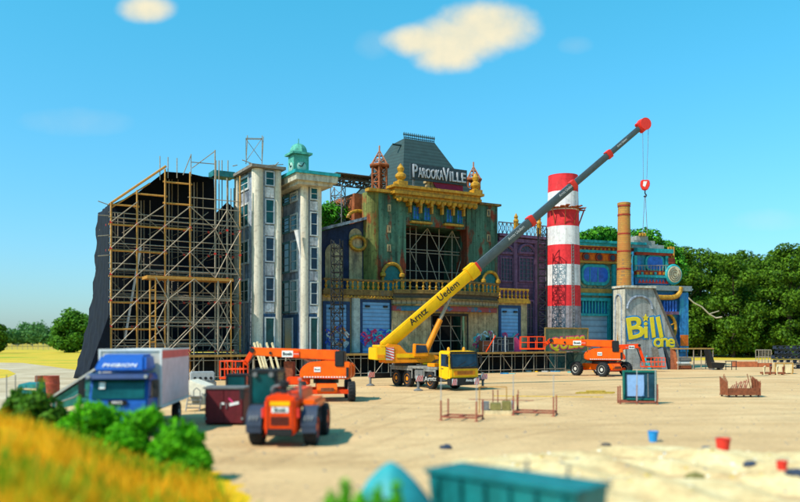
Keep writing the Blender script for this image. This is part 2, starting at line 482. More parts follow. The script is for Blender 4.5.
# ------------------------------------------------------------------ setting
def sheet(name, pts, z, m):
    mb = MB(); mb.poly([(x, y, z) for x, y in pts])
    return tag(mb.build(name, m, smooth=False), None, None, kind='structure')
def ground_mat(name, cols, scales, bmp=.3):
    m, t, p = nodes_of(name)
    v = mapped(t, (1, 1, 1))
    n1 = noise(t, v, scales[0], 6, .6); n2 = noise(t, v, scales[1], 5, .65); n3 = noise(t, v, scales[2], 2, .5)
    col = ramp(t, n1, ((.32, cols[0]), (.52, cols[1]), (.70, cols[2])))
    col = mixrgb(t, .5, col, ramp(t, n2, ((.3, (.62,)*3), (.7, (1.0,)*3))), 'MULTIPLY')
    col = mixrgb(t, .35, col, ramp(t, n3, ((.25, (.45,)*3), (.6, (1.0,)*3))), 'MULTIPLY')
    t.links.new(col, p.inputs['Base Color']); p.inputs['Roughness'].default_value = .95
    p.inputs['Specular IOR Level'].default_value = .15
    bump(t, p, n3, bmp, .03)
    return m
M_field = ground_mat('dry_meadow', ((.52, .40, .03), (.70, .46, .04), (.26, .36, .02)), (.05, .5, 4))
M_sand = ground_mat('sandy_lot', ((.60, .38, .185), (.69, .45, .225), (.76, .54, .29)), (.06, .45, 5))
# tyre sweeps and drag marks across the lot
t_ = M_sand.node_tree; p_ = t_.nodes['Principled BSDF']
old = p_.inputs['Base Color'].links[0].from_socket
nst = noise(t_, mapped(t_, (.06, .35, 1)), 1.0, 7, .75)
t_.links.new(mixrgb(t_, .5, old, ramp(t_, nst, ((.36, (.66, .60, .52)), (.52, (1, 1, 1)))), 'MULTIPLY'), p_.inputs['Base Color'])
M_gravel = ground_mat('pale_gravel', ((.46, .35, .22), (.56, .44, .29), (.66, .54, .38)), (.2, 1.2, 6))
M_mound = ground_mat('dry_grass_bank', ((.78, .42, .008), (.86, .50, .008), (.34, .42, .010)), (.32, 1.6, 9))
M_rubble = ground_mat('pale_rubble', ((.62, .40, .19), (.76, .56, .28), (.80, .66, .38)), (.55, 2.2, 7), .6)
sheet('ground', ((-2500, -300), (2500, -300), (2500, 5000), (-2500, 5000)), 0, M_field)
sheet('lot', [tuple(q)[:2] for q in (G(-900, 520), G(-260, 415), G(20, 384), G(76, 372), G(110, 370), G(330, 362), G(560, 359), G(690, 360.5), G(900, 358.5), G(1500, 358), G(1700, 520))]+[(40, 3), (-14, 3)], .004, M_sand)
sheet('path', [tuple(q)[:2] for q in (G(-400, 361.5), G(-60, 362), G(22, 363), G(50, 366.5), G(78, 370.5), G(112, 374), G(128, 381), G(112, 400), G(-40, 414), G(-300, 400))], .008, M_gravel)
sheet('grass_verge', [tuple(q)[:2] for q in (G(-200, 367), G(-20, 367.5), G(8, 370), G(16, 374), G(8, 377.5), G(-25, 382), G(-200, 385))], .012, M_field)

def hmound(x, y):
    # bank on the left, its toe running away to the left
    import bisect
    ys = (0, 12, 18, 21, 24, 28, 33, 40); xs = (2.0, -1.2, -3.3, -4.4, -5.9, -8.6, -12.5, -18)
    k = max(0, min(len(ys)-2, bisect.bisect(ys, y)-1))
    xb = xs[k]+(xs[k+1]-xs[k])*(y-ys[k])/(ys[k+1]-ys[k])
    d = xb-x
    if d <= 0: return -0.05
    s = min(1, d/6.5); s = s*s*(3-2*s)
    hh = 1.9*s*(1-.86*min(1, max(0, (y-16.5)/12))**.85)
    return hh*(1+.08*math.sin(x*1.3+y*.7)+.06*math.sin(y*1.9-x))
mb = MB(); nx, ny = 60, 74
ids = []
for j in range(ny):
    for i in range(nx):
        x = -26+28.5*i/(nx-1); y = 1+37*j/(ny-1)
        ids.append(mb.P((x, y, hmound(x, y)+.03*rnd.random())))
for j in range(ny-1):
    for i in range(nx-1):
        q = j*nx+i; mb.face((ids[q], ids[q+1], ids[q+1+nx], ids[q+nx]))
tag(mb.build('grass_bank', M_mound), None, None, kind='structure')
# rubble strip in the near right corner: low heaps
def hrub(x, y):
    e = min(1, max(0, (26.5+.12*(x-2)-.9*math.sin(x*.6)-y)/3.5))*min(1, max(0, (x-1.0+.1*(y-18))/2.5))
    n = .5+.25*math.sin(x*1.1+.4*y)+.25*math.sin(y*1.7-.8*x)+.2*math.sin(2.7*x+1.9*y)
    return -.04+e*max(0, n)*.42
mb = MB(); nx, ny = 100, 60; ids = []
for j in range(ny):
    for i in range(nx):
        x = -1+21*i/(nx-1); y = 12+17*j/(ny-1)
        ids.append(mb.P((x, y, hrub(x, y)+(rnd.random()*.07 if hrub(x, y) > 0 else 0))))
for j in range(ny-1):
    for i in range(nx-1):
        q = j*nx+i; mb.face((ids[q], ids[q+1], ids[q+1+nx], ids[q+nx]))
tag(mb.build('rubble_ground', M_rubble), None, None, kind='structure')

M_track, tt_, tp_ = nodes_of('pressed_dark_sand')
tp_.inputs['Base Color'].default_value = (.40, .25, .12, 1); tp_.inputs['Roughness'].default_value = .95
tt_.links.new(ramp(tt_, noise(tt_, mapped(tt_, (1, 1, 1)), .9, 6, .7), ((.42, (0, 0, 0)), (.75, (.32, .32, .32)))), tp_.inputs['Alpha'])
for ctl in (((150, 452), (300, 455), (430, 420), (560, 396), (800, 392)), ((330, 404), (400, 408), (520, 400), (640, 384), (800, 380)), ((230, 470), (330, 430), (420, 398), (470, 388)), ((820, 415), (640, 420), (520, 432), (330, 470))):
    P_ = [G(*q) for q in ctl]
    for off in (-.9, .9):
        mb = MB(); pv = None
        for k in range(len(P_)-1):
            for j in range(14):
                f = j/14; p0, p1 = P_[max(0, k-1)], P_[k]; p2, p3 = P_[k+1], P_[min(len(P_)-1, k+2)]
                q = .5*((2*p1)+(p2-p0)*f+(2*p0-5*p1+4*p2-p3)*f*f+(3*p1-p0-3*p2+p3)*f**3)
                f += .02; q2 = .5*((2*p1)+(p2-p0)*f+(2*p0-5*p1+4*p2-p3)*f*f+(3*p1-p0-3*p2+p3)*f**3)
                d_ = (q2-q).normalized(); nrm = Vector((-d_.y, d_.x, 0))
                a_, b_ = mb.P((q+nrm*(off-.22)).to_3d()+Vector((0, 0, .008))), mb.P((q+nrm*(off+.22)).to_3d()+Vector((0, 0, .008)))
                if pv: mb.face((pv[0], a_, b_, pv[1]))
                pv = (a_, b_)
        tag(mb.build('tyre_track', M_track, smooth=False), None, None, kind='structure')
# ------------------------------------------------------------------ foliage
def leaves(blobs, n, size, seed, shell=.55, up=.3):
    g = np.random.default_rng(seed)
    blobs = np.array(blobs, float)                # x y z rx ry rz
    wts = (blobs[:, 3]*blobs[:, 4]+blobs[:, 3]*blobs[:, 5]); wts = wts/wts.sum()
    k = g.choice(len(blobs), n, p=wts)
    d = g.normal(size=(n, 3)); d /= np.linalg.norm(d, axis=1)[:, None]
    r = 1-(1-shell)*g.random(n)**1.6
    r *= 1+.12*g.normal(size=n)*.6
    c = blobs[k, :3]+d*r[:, None]*blobs[k, 3:]
    nrm = d*.8+g.normal(size=(n, 3))*.55+np.array([0, 0, up])
    nrm /= np.linalg.norm(nrm, axis=1)[:, None]
    a = np.cross(nrm, g.normal(size=(n, 3))); a /= np.linalg.norm(a, axis=1)[:, None]
    b = np.cross(nrm, a)
    s = size*(.6+.8*g.random(n))[:, None]
    v = np.stack((c-a*s, c-b*s*.55+nrm*s*.1, c+a*s, c+b*s*.55+nrm*s*.1), 1).reshape(-1, 3)
    f = np.arange(4*n).reshape(-1, 4)
    return v, f
def leaf_obj(name, vf, m, parent=None):
    v, f = vf
    me = bpy.data.meshes.new(name)
    me.vertices.add(len(v)); me.vertices.foreach_set('co', v.astype(np.float32).ravel())
    me.loops.add(f.size); me.loops.foreach_set('vertex_index', f.astype(np.int32).ravel())
    me.polygons.add(len(f)); me.polygons.foreach_set('loop_start', np.arange(0, f.size, 4, dtype=np.int32))
    me.update(calc_edges=True); me.materials.append(m)
    o = bpy.data.objects.new(name, me); COL.objects.link(o)
    if parent is not None: o.parent = parent
    return o
M_leaf = leafmat('broadleaf_foliage', (.006, .034, .002), (.13, .26, .010), .3)
M_leaf2 = leafmat('bright_shrub_foliage', (.008, .14, .001), (.20, .70, .010), .42)
M_leaf3 = leafmat('hedge_foliage', (.015, .075, .005), (.12, .30, .015), .35)
M_fakeleaf = leafmat('artificial_green_foliage', (.006, .075, .006), (.10, .38, .015), .1)
M_far = leafmat('distant_foliage', (.02, .09, .02), (.10, .24, .05), .25)
M_bark = mat('bark', (.09, .06, .04), .95, 0, .3, 2)
M_straw = leafmat('dry_grass_blades', (.66, .36, .008), (.98, .55, .015), .45)
def crown_blobs(seed, w, h0, h1, n, br):
    g = random.Random(seed); out = []
    for i in range(n):
        t = g.random(); z = h0+(h1-h0)*t
        prof = math.sin(math.pi*min(1, .18+.78*t))**.7
        rr = w*prof*math.sqrt(g.random())
        a = g.random()*6.283; r = br*(.6+.7*g.random())
        out.append((rr*math.cos(a), rr*math.sin(a), z, r, r, r*.75))
    return out
def make_tree(label, cat, group, seed, w, h, n, size, m, loc, nb=34, h0f=.10, br=2.4):
    r = thing('broadleaf_tree', label, cat, loc, 0, group)
    leaf_obj('crown', leaves(crown_blobs(seed, w, h*h0f, h*.93, nb, br), n, size, seed), m, r)
    tb = MB(); tb.tube((0, 0, -.2), (.2, 0, h*.4), h*.022, 8, h*.014); tb.tube((.2, 0, h*.4), (0, .1, h*.8), h*.014, 6, h*.004)
    g = random.Random(seed)
    for k in range(7):
        a = g.random()*6.28; z = h*(.25+.4*g.random())
        tb.tube((.15, 0, z), (w*.6*math.cos(a), w*.6*math.sin(a), z+h*.16), h*.007, 5, h*.002)
    tb.build('trunk', M_bark, r)
    return r
LW = 'tall green tree packed into the dense wood right of the stage'
GW = 'trees of the wood on the right'
protos = [make_tree(LW, 'tree', GW, 11+i, 6.0+.5*i, hh, 13000, .34, M_leaf, (0, 0, 0), 60, .10, 2.0) for i, hh in enumerate((24, 26, 22.5))]
spots = [(678, 172, 0, 1.02), (700, 180, 1, 1.0), (733, 168, 2, 1.0), (760, 176, 0, .93), (790, 166, 1, .97), (822, 172, 2, 1.1),
         (690, 190, 2, 1.05), (722, 196, 0, 1.08), (747, 192, 1, 1.04), (776, 194, 2, 1.16), (806, 190, 0, 1.12), (664, 186, 1, 1.0), (850, 180, 0, 1.05)]
used = set()
for px, d, k, sc in spots:
    loc = ((px-400)/F*d, d, 0)
    if k not in used:
        o = protos[k]; o.location = loc; used.add(k)
    else:
        o = dup(protos[k], loc, rnd.random()*6.28)
    o.scale = (sc, sc, sc)
# understorey closing the wood's foot
for i, (px, d) in enumerate(((688, 186), (712, 187), (735, 184), (758, 186), (782, 184), (806, 186))):
    if i == 0:
        sh0 = thing('shrub', 'dark shrub at the shaded foot of the wood on the right', 'shrub', ((px-400)/F*d, d, 0), 0, 'shrubs at the foot of the wood')
        leaf_obj('foliage', leaves([(rnd.uniform(-3, 3), rnd.uniform(-1.5, 1.5), rnd.uniform(1.2, 4.2), 1.9, 1.6, 1.5) for _ in range(14)], 4200, .3, 5), M_leaf, sh0)
    else: dup(sh0, ((px-400)/F*d, d, 0), rnd.random()*6.28)
br_ = MB(); q = [W(x, y, 158) for x, y in ((683, 293), (694, 303), (702, 307), (709, 314), (716, 318), (722, 317))]
br_.path([v-q[0] for v in q], .14, 6); br_.path([q[3]-q[0], W(719, 311, 158)-q[0]], .09, 5)
b = br_.build('dead_branch', mat('bleached_dead_wood', (.42, .36, .26), .9), loc=q[0]); tag(b, 'bare bleached branch sticking out of the dark green wood', 'branch')

# left: round tree, edge tree, far tree line, fence
make_tree('large rounded bushy tree close beside the navy sheeting on the left', 'tree', None, 31, 5.2, 12.3, 9000, .5, M_leaf3, (W(72, 340, 235).x, 235, 0), 46, .12, 2.3)
make_tree('dark tree cut by the left edge of the picture', 'tree', None, 33, 3.0, 8.6, 4500, .42, M_leaf, (W(-4, 340, 225).x, 225, 0), 26, .12, 1.8)
bl = []
g_ = random.Random(3)
for i in range(120):
    px = -60+150*g_.random(); d = 440+60*g_.random(); hh = 6+5*g_.random()+ (4 if 20 < px < 42 else 0)
    bl.append(((px-400)/F*d, d, hh*.6, 5, 5, hh*.45))
fw = leaf_obj('far_wood', leaves(bl, 15000, 1.0, 9), M_far); tag(fw, 'low far-off wood along the horizon behind the meadow', 'wood', kind='stuff')
fe = thing('mesh_fence', 'low grey-green fence across the meadow before the far wood', 'fence', (W(25, 340, 300).x, 300, 0))
mb = MB()
for k in range(22): mb.box(-17+k*2, -16.9+k*2, -.05, .05, 0, 2.3)
mb.build('post', M_greym, fe)
mb = MB()
for k in range(9): mb.box(-17, 25.1, -.02, .02, .2+k*.24, .25+k*.24)
mb.build('rail', M_greym, fe)

# bushes on the bank
def make_bush(label, loc, seed, blobs, n, size, m, group=None):
    r = thing('leafy_bush', label, 'bush', loc, 0, group)
    leaf_obj('foliage', leaves(blobs, n, size, seed, .35), m, r)
    g = random.Random(seed); mb = MB()
    for k in range(9):
        b = blobs[k % len(blobs)]
        mb.tube((b[0]*.3, b[1]*.3, -.1), (b[0], b[1], b[2]), .025, 5, .01)
    mb.build('stem', M_bark, r)
    return r
def bush_at(label, px0, px1, ytop, ybot, d, seed, n, size, m):
    xm = (px0+px1)/2; loc = W(xm, 340, d); z0 = H-(ybot-HY)/F*d; loc.z = max(0, z0-.1)
    g = random.Random(seed); w = (px1-px0)/2/F*d; h = (ybot-ytop)/F*d; bl = []
    for k in range(54):
        t = g.uniform(-1, 1); top = h*(1-.5*t*t)*g.uniform(.25, 1.0)
        r = h*.13*g.uniform(.5, 1.7)
        bl.append((t*w*.9, g.uniform(-.6, .6)*w*.5, max(r*.6, top-r), r*g.uniform(.8, 1.3), r, r*g.uniform(.7, 1.2)))
    for k in range(26):                      # upright shoots
        t = g.uniform(-.95, .95); top = h*(1-.5*t*t)*g.uniform(.8, 1.1)
        bl.append((t*w, g.uniform(-.5, .5)*w*.5, top-h*.1, .05, .05, h*.12))
    return make_bush(label, loc, seed, bl, n, size, m)
bush_at('dark leafy bush at the far left end of the bank below the teal ramp', 2, 34, 387, 425, 29, 41, 3000, .10, M_leaf3)
bush_at('dense bush with broad dark green leaves beside the teal ramp', 18, 68, 382, 444, 27, 42, 6200, .11, M_leaf3)
bush_at('bright green bush in front of the blue truck cab', 54, 130, 396, 462, 24, 43, 9500, .09, M_leaf2)
bush_at('bright green bush in front of the white box of the truck', 110, 180, 405, 474, 22, 44, 10500, .09, M_leaf2)
bush_at('green bush at the lower right end of the bank beside the lot', 150, 209, 418, 478, 21, 45, 8500, .09, M_leaf2)
# dry grass blades on the bank
g = np.random.default_rng(4); pts = []
while len(pts) < 26000:
    x = g.uniform(-16, 1.5); y = g.uniform(7, 30); z = hmound(x, y)
    if z > .05: pts.append((x, y, z))
c = np.array(pts); n = len(c)
hgt = g.uniform(.12, .42, n)[:, None]; a = g.uniform(0, 6.28, n)
w = np.stack((np.cos(a), np.sin(a), np.zeros(n)), 1)*.018
lean = np.stack((g.normal(0, .35, n), g.normal(0, .35, n), np.ones(n)), 1)*hgt
v = np.stack((c-w, c+w, c+lean+w*.3, c+lean-w*.3), 1).reshape(-1, 3)
o = leaf_obj('dry_grass', (v, np.arange(4*n).reshape(-1, 4)), M_straw); tag(o, 'yellow dry grass covering the bank in the near left corner', 'grass', kind='stuff')

pts = []
cl = [(g.uniform(-13, -1), g.uniform(8, 20), g.uniform(.4, 1.3)) for _ in range(16)]
while len(pts) < 2600:
    cx_, cy_, cr_ = cl[g.integers(len(cl))]; x = cx_+g.normal(0, cr_*.6); y = cy_+g.normal(0, cr_*.6); z = hmound(x, y)
    if z > .05: pts.append((x, y, z))
c = np.array(pts); n = len(c)
hgt = g.uniform(.15, .5, n)[:, None]; a = g.uniform(0, 6.28, n)
w = np.stack((np.cos(a), np.sin(a), np.zeros(n)), 1)*.03
lean = np.stack((g.normal(0, .4, n), g.normal(0, .4, n), np.ones(n)), 1)*hgt
v = np.stack((c-w, c+w, c+lean+w*.5, c+lean-w*.5), 1).reshape(-1, 3)
o = leaf_obj('green_weeds', (v, np.arange(4*n).reshape(-1, 4)), leafmat('weed_foliage', (.05, .22, .004), (.34, .50, .012), .4)); tag(o, 'patches of green weeds among the yellow dry grass of the bank', 'weeds', kind='stuff')

# ------------------------------------------------------------------ STAGE SET
ZD = 2.4                                     # stage deck height
def window(t, px0, px1, py0, py1, v, fm=None, gm=None, fw=.12, mull=1, bars=0, name='window'):
    """frame with a pane as sub-part, on the front plane v of thing t"""
    pm = (px0+px1)/2; x0, x1 = t.X(px0, v), t.X(px1, v); z0, z1 = t.Z(pm, py1, v), t.Z(pm, py0, v); y = t.Y(v)
    return window_xz(t.o, x0, x1, y, z0, z1, fm, gm, fw, mull, bars, name)
def window_xz(par, x0, x1, y, z0, z1, fm=None, gm=None, fw=.12, mull=1, bars=0, name='window'):
    mb = MB()
    mb.box(x0, x0+fw, y-.08, y+.1, z0, z1); mb.box(x1-fw, x1, y-.08, y+.1, z0, z1)
    mb.box(x0+fw, x1-fw, y-.08, y+.1, z0, z0+fw); mb.box(x0+fw, x1-fw, y-.08, y+.1, z1-fw, z1)
    for k in range(1, mull): 
        x = x0+(x1-x0)*k/mull; mb.box(x-.04, x+.04, y-.06, y+.1, z0+fw, z1-fw)
    for k in range(1, bars+1):
        z = z0+(z1-z0)*k/(bars+1); mb.box(x0+fw, x1-fw, y-.05, y+.1, z-.03, z+.03)
    f = mb.build(name, fm or M_wframe, par)
    p = MB(); p.box(x0+fw*.5, x1-fw*.5, y+.02, y+.06, z0+fw*.5, z1-fw*.5); p.build('pane', gm or M_winglass, f)
    return f
def window_side(par, x, y0, y1, z0, z1, fm=None, gm=None, fw=.12, bars=0):
    """window on a left facing wall at local x, from y0 to y1"""
    mb = MB()
    mb.box(x-.08, x+.1, y0, y0+fw, z0, z1); mb.box(x-.08, x+.1, y1-fw, y1, z0, z1)
    mb.box(x-.08, x+.1, y0+fw, y1-fw, z0, z0+fw); mb.box(x-.08, x+.1, y0+fw, y1-fw, z1-fw, z1)
    for k in range(1, bars+1):
        z = z0+(z1-z0)*k/(bars+1); mb.box(x-.05, x+.1, y0+fw, y1-fw, z-.04, z+.04)
    f = mb.build('window', fm or M_wframe, par)
    p = MB(); p.box(x-.02, x+.03, y0+fw*.5, y1-fw*.5, z0+fw*.5, z1-fw*.5); p.build('pane', gm or M_winglass, f)

# --- stage deck with scaffold skirt
t = T(A, 'stage_deck', 'long timber-edged stage deck on a steel scaffold skirt', 'stage', 190, 6)
xl, xr = t.X(186, 6), t.X(566, 6)
mb = MB(); mb.box(xl, xr, 0, 14, ZD-.12, ZD); mb.build('deck_floor', mat('dark_plywood', (.10, .08, .06), .8, 0, .3, .8), t.o)
mb = MB(); mb.box(xl, xr, -.07, -.003, ZD-.2, ZD+.02); mb.build('edge_board', M_deckwood, t.o)
mb = MB(); mb.box(xl, xr, 3.0, 3.05, .0, ZD-.125); mb.build('skirt_void_sheet', M_dark, t.o)  # black sheet added in place of the shaded void under the deck
nb = 28; bw = (xr-xl)/nb
for k in range(nb+1):
    mb = MB(); x = xl+k*bw; mb.tube((x, .1, 0), (x, .1, ZD-.12), .05, 6); mb.tube((x, 1.6, 0), (x, 1.6, ZD-.12), .05, 6); mb.box(x-.12, x+.12, -.02, .22, 0, .03)
    mb.build('standard', M_steel, t.o)
for zz in (.35, 1.9):
    mb = MB(); mb.tube((xl, .1, zz), (xr, .1, zz), .04, 6); mb.build('ledger', M_steel, t.o)
for k in range(nb):
    if k % 2 == 0:
        mb = MB(); x = xl+k*bw; s = 1 if k % 4 == 0 else -1
        a, b = (x, x+bw) if s > 0 else (x+bw, x)
        mb.tube((a, .03, .3), (b, .03, ZD-.15), .04, 6); mb.build('brace', M_steel, t.o)
# clutter behind the skirt
for k, (px, w, h, m) in enumerate(((205, 1.8, 1.0, M_cloudgrey), (372, 1.5, 1.1, M_greym), (352, 1.0, .8, M_cloudgrey), (546, 1.6, .9, M_cloudgrey))):
    pass

# --- scaffold tower with navy sheeting
t = T(A, 'scaffold_tower', 'tall unclad scaffold of ochre and grey tubes at the left end of the stage', 'scaffold', 111, 3)
fv, bv = 3.0, -1.0
posts = [(111, 202, M_ochre), (137, 190, M_ochre), (165, 169, M_ochre), (190, 172, M_ochre), (215, 150, M_steel), (227, 178, M_steel), (240, 176, M_ochre)]
def X(px, v=fv): return t.X(px, v)
for px, py, m in posts:
    mb = MB(); mb.tube((X(px), t.Y(fv), 0), (X(px), t.Y(fv), t.Z(px, py, fv)), .09 if m is M_ochre else .07, 6); mb.build('standard', m, t.o)
for row, v in enumerate((.8, -1.6, -2.8, -4.0)):
    for px, py, m in posts[:None if row != 2 else 5]:
        py2 = py+6; px = px+(0, -3, 9, 3)[row]
        mb = MB(); mb.tube((X(px+4, v), t.Y(v), 0), (X(px+4, v), t.Y(v), t.Z(px, py2, v)-.4), .06, 6); mb.build('standard', M_steel, t.o)
lev = [y for y in (352, 329, 302, 276, 250, 224)]
def led(px0, px1, py, m, v=fv, r=.08):
    pm = (px0+px1)/2; z = t.Z(111, py, fv)
    mb = MB(); mb.tube((X(px0, v)-.2, t.Y(v), z), (X(px1, v)+.2, t.Y(v), z), r, 6); return mb.build('ledger', m, t.o)
def zl(py): return t.Z(111, py, fv)
for py in (224,): led(111, 190, py, M_ochre, fv-.12, .10)
for py in (250, 276): led(111, 165, py, M_ochre, fv-.12, .10)
for py in (302, 329): led(111, 155, py, M_ochre, fv-.12, .10)
for a, b, py in ((111, 137, 204), (137, 165, 191), (165, 190, 176), (165, 190, 198), ): led(a, b, py, M_ochre, fv-.12, .10)
for py in (212, 217, 237, 243, 263, 269, 290, 297, 316, 322, 340, 346): led(111, 240, py, M_steel, fv+.02 if py % 2 else fv-.15, .05)
for py in (190, 200): led(190, 240, py, M_steel, fv, .05)
for v in (.8, -1.6, -4.0):
    for py in (214, 240, 266, 292, 318, 343): led(111, 240, py, M_steel, v, .05)
xs = [X(p[0]) for p in posts]
zs = [zl(y) for y in (352, 326, 300, 274, 248, 222, 200)]
for i in range(len(xs)-1):
    for j in range(6):
        if zs[j+1] > min(t.Z(posts[i][0], posts[i][1], fv), t.Z(posts[i+1][0], posts[i+1][1], fv))+.3: continue
        a, b = (xs[i], xs[i+1]) if (i < 3 or (i+j) % 2) else (xs[i+1], xs[i])
        mb = MB(); mb.tube((a, t.Y(fv)-.12, zs[j]), (b, t.Y(fv)-.12, zs[j+1]), .05, 6); mb.build('brace', M_steel, t.o)
        if (i+j) % 2 == 0:
            mb = MB(); mb.tube((b, t.Y(.8), zs[j]), (a, t.Y(.8), zs[j+1]), .045, 6); mb.build('brace', M_steel, t.o)
for j in range(0, 6):   # cross ties front to back
    mb = MB()
    for i in range(len(xs)): mb.tube((xs[i], t.Y(fv), zs[j]), (xs[i], t.Y(-4), zs[j]), .045, 6)
    mb.build('cross_tie', M_steel, t.o)
mb = MB(); mb.tube(t.p(111, 203, fv-.1), t.p(166, 166, fv-.1), .11, 6); mb.tube(t.p(111, 208, fv-.1), t.p(150, 183, fv-.1), .07, 6); mb.build('sloping_rail', M_ochre, t.o)
mb = MB()
for a, b in (((160, 156), (160, 180)), ((168, 157), (168, 178)), ((177, 158), (177, 178)), ((191, 154), (191, 176)), ((215, 151), (192, 168)), ((191, 162), (215, 164)), ((183, 175), (191, 155)), ((98, 201), (112, 206)), ((98, 215), (112, 216)), ((98, 236), (112, 235)), ((98, 256), (112, 255))):
    mb.tube(t.p(*a, fv-.2), t.p(*b, fv-.2), .045, 5)
mb.build('loose_tube', M_steel, t.o)
mb = MB(); mb.tube((X(128), t.Y(1.5), zl(340)), (X(144), t.Y(1.5), zl(244)), .12, 6); mb.build('striped_tube', M_whiteband, t.o)
# lower projecting tier
fv2 = 5.2
for px, m in ((150, M_ochre), (155.5, M_ochre), (168, M_steel), (194, M_steel), (218, M_steel), (231, M_ochre)):
    mb = MB(); mb.tube((t.X(px, fv2), t.Y(fv2), 0), (t.X(px, fv2), t.Y(fv2), t.Z(190, 278, fv2)), .08, 6); mb.build('standard', m, t.o)
mb = MB(); z = t.Z(190, 278, fv2); mb.box(t.X(147, fv2), t.X(233, fv2), t.Y(fv2)-.1, t.Y(fv)-.02, z-.18, z+.1); mb.build('platform', M_ochre, t.o)
for py in (298, 322, 344, 300, 326):
    z = t.Z(190, py, fv2); mb = MB(); mb.tube((t.X(150, fv2), t.Y(fv2)+.08, z), (t.X(231, fv2), t.Y(fv2)+.08, z), .05, 6); mb.build('ledger', M_steel, t.o)
for py in (290, 303, 316, 329, 342):
    z = t.Z(153, py, fv2); mb = MB(); mb.tube((t.X(150, fv2), t.Y(fv2), z), (t.X(155.5, fv2), t.Y(fv2), z), .07, 6); mb.build('rung', M_ochre, t.o)
pp = (155.5, 168, 194, 218, 231); pz = [t.Z(190, y, fv2) for y in (352, 326, 300, 279)]
for i in range(4):
    for j in range(3):
        a, b = (pp[i], pp[i+1]) if (i+j) % 2 else (pp[i+1], pp[i])
        mb = MB(); mb.tube((t.X(a, fv2), t.Y(fv2)-.1, pz[j]), (t.X(b, fv2), t.Y(fv2)-.1, pz[j+1]), .05, 6); mb.build('brace', M_steel, t.o)
# couplers (small red collars on the joints)
mb = MB()
for x in xs:
    for z in zs[:6]:
        for yy in (t.Y(fv)+.03, t.Y(.8)): mb.box(x-.10, x+.10, yy-.13, yy-.02, z-.09, z+.09)
mb.build('coupler', M_red, t.o)
# sheeting
s = T(A, 'sheeting', 'dark navy sheeting wrapped round the back and left side of the scaffold', 'tarpaulin', 111, -5)
mb = MB()
out = ((112, 205), (138, 193), (165, 172), (190, 174), (203, 177), (214, 178), (215, 214), (227, 202), (241, 214), (241, 352), (112, 352))
k = A.u(165, fv)
def bk(px, py):
    return Vector((A.u(px, -5)-s.u0, s.Y(-5), A.z(px, py, -5)))
P3 = [bk(*q) for q in out]
nA = len(P3); i1 = [mb.P(q) for q in P3]; i2 = [mb.P(q+Vector((0, .06, 0))) for q in P3]
mb.face(i1); mb.face(i2[::-1])
for k in range(nA): mb.face((i1[k], i1[(k+1) % nA], i2[(k+1) % nA], i2[k]))
mb.build('back_sheet', M_tarp, s.o)
mb = MB(); ids = []; nr, nc = 26, 22
for j in range(nr):
    f = j/(nr-1); py = 372-(372-204)*f
    for i in range(nc):
        e = i/(nc-1)
        a = Vector((A.u(110.5, fv)-s.u0, s.Y(fv), 0)); 
        flare = max(0, 1-f*1.5)**1.6
        vb = -4.6-1.2*flare
        pxb = 100-6*(1-f)-18*flare
        b = Vector((A.u(pxb, vb)-s.u0, s.Y(vb), 0))
        p = a.lerp(b, e)
        z = A.z(110, 352, fv)*0+(A.z(110, 203, fv))*f
        wob = math.sin(e*19+f*1.5)*.22*(1-f*.6)+.12*math.sin(f*40+e*3)*e
        ids.append(mb.P((p.x-abs(wob)*.9-e*.2, p.y, z-.25*e*math.sin(f*3.1))))
for j in range(nr-1):
    for i in range(nc-1):
        q = j*nc+i; mb.face((ids[q], ids[q+1], ids[q+1+nc], ids[q+nc]))
o = mb.build('side_sheet', M_tarp, s.o)
md = o.modifiers.new('thickness', 'SOLIDIFY'); md.thickness = .03
mb = MB()                                     # roof sheet following the slope
for a, b in zip(out[:5], out[1:6]):
    p, q = bk(*a), bk(*b); dp, dq = [Vector((A.u(w_[0], fv-.4)-s.u0, s.Y(fv-.4), A.z(w_[0], w_[1], fv-.4))) for w_ in (a, b)]
    mb.hexa([p, q, dq, dp], [x+Vector((0, 0, .06)) for x in (p, q, dq, dp)])
mb.build('roof_sheet', M_tarp, s.o)
mb = MB()                                     # loose flap pegged out at the foot
a = A.pt(A.u(109, fv), fv)
q0 = Vector((A.u(109, fv)-s.u0, s.Y(fv), 6.2)); q1 = Vector((A.u(109, fv)-s.u0, s.Y(fv), 0)); q2 = Vector((A.u(84, 4)-s.u0, s.Y(4), 0))
mb.hexa([q0, q1, q2, q2], [x+Vector((.05, -.03, 0)) for x in (q0, q1, q2, q2)])
mb.build('flap', M_tarp, s.o)

# --- white towers
M_tframe = mat('blue_white_frame', (.40, .45, .52), .6, 0, .2, 1)
v1 = 3.0
t = T(A, 'white_tower', 'flat-topped cream tower beside the scaffold with bare tubes on its roof', 'tower', 255, v1)
xc, xe = t.X(255, v1), t.X(281, v1)
vb = A.vv(236, t.u0+xc); yb = t.Y(vb)
z1 = t.Z(260, 168, v1); zb = t.Z(260, 314, v1)
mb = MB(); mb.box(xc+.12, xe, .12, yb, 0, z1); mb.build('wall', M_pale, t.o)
mb = MB(); mb.cur = 0
w = t.X(264, v1)-xc
mb.lathe([(w*.62, ZD), (w*.62, z1-.05)], (xc+w*.42, w*.42, 0), 28); mb.lathe([(.42, ZD), (.42, z1-.05)], (xe-.30, .30, 0), 20)
mb.box(xc-.15, xc+.6, yb-.9, yb+.1, ZD, z1-.05)
mb.build('column', M_cream, t.o)
mb = MB(); mb.box(xc-.5, xe+.35, -.5, yb+.7, z1, z1+.28); mb.build('roof', mat('weathered_roof_board', (.22, .19, .16), .85, 0, .35, 1), t.o)
mb = MB(); mb.box(xc-2.6, xc-.3, yb-.6, yb+1.2, z1-.1, z1+.5); mb.build('roof_edge', M_tealpaint, t.o)
mb = MB(); mb.box(xc+w+.02, t.X(275.4, v1), -.02, .1, ZD, zb); mb.build('base_panel', M_bluebase, t.o)
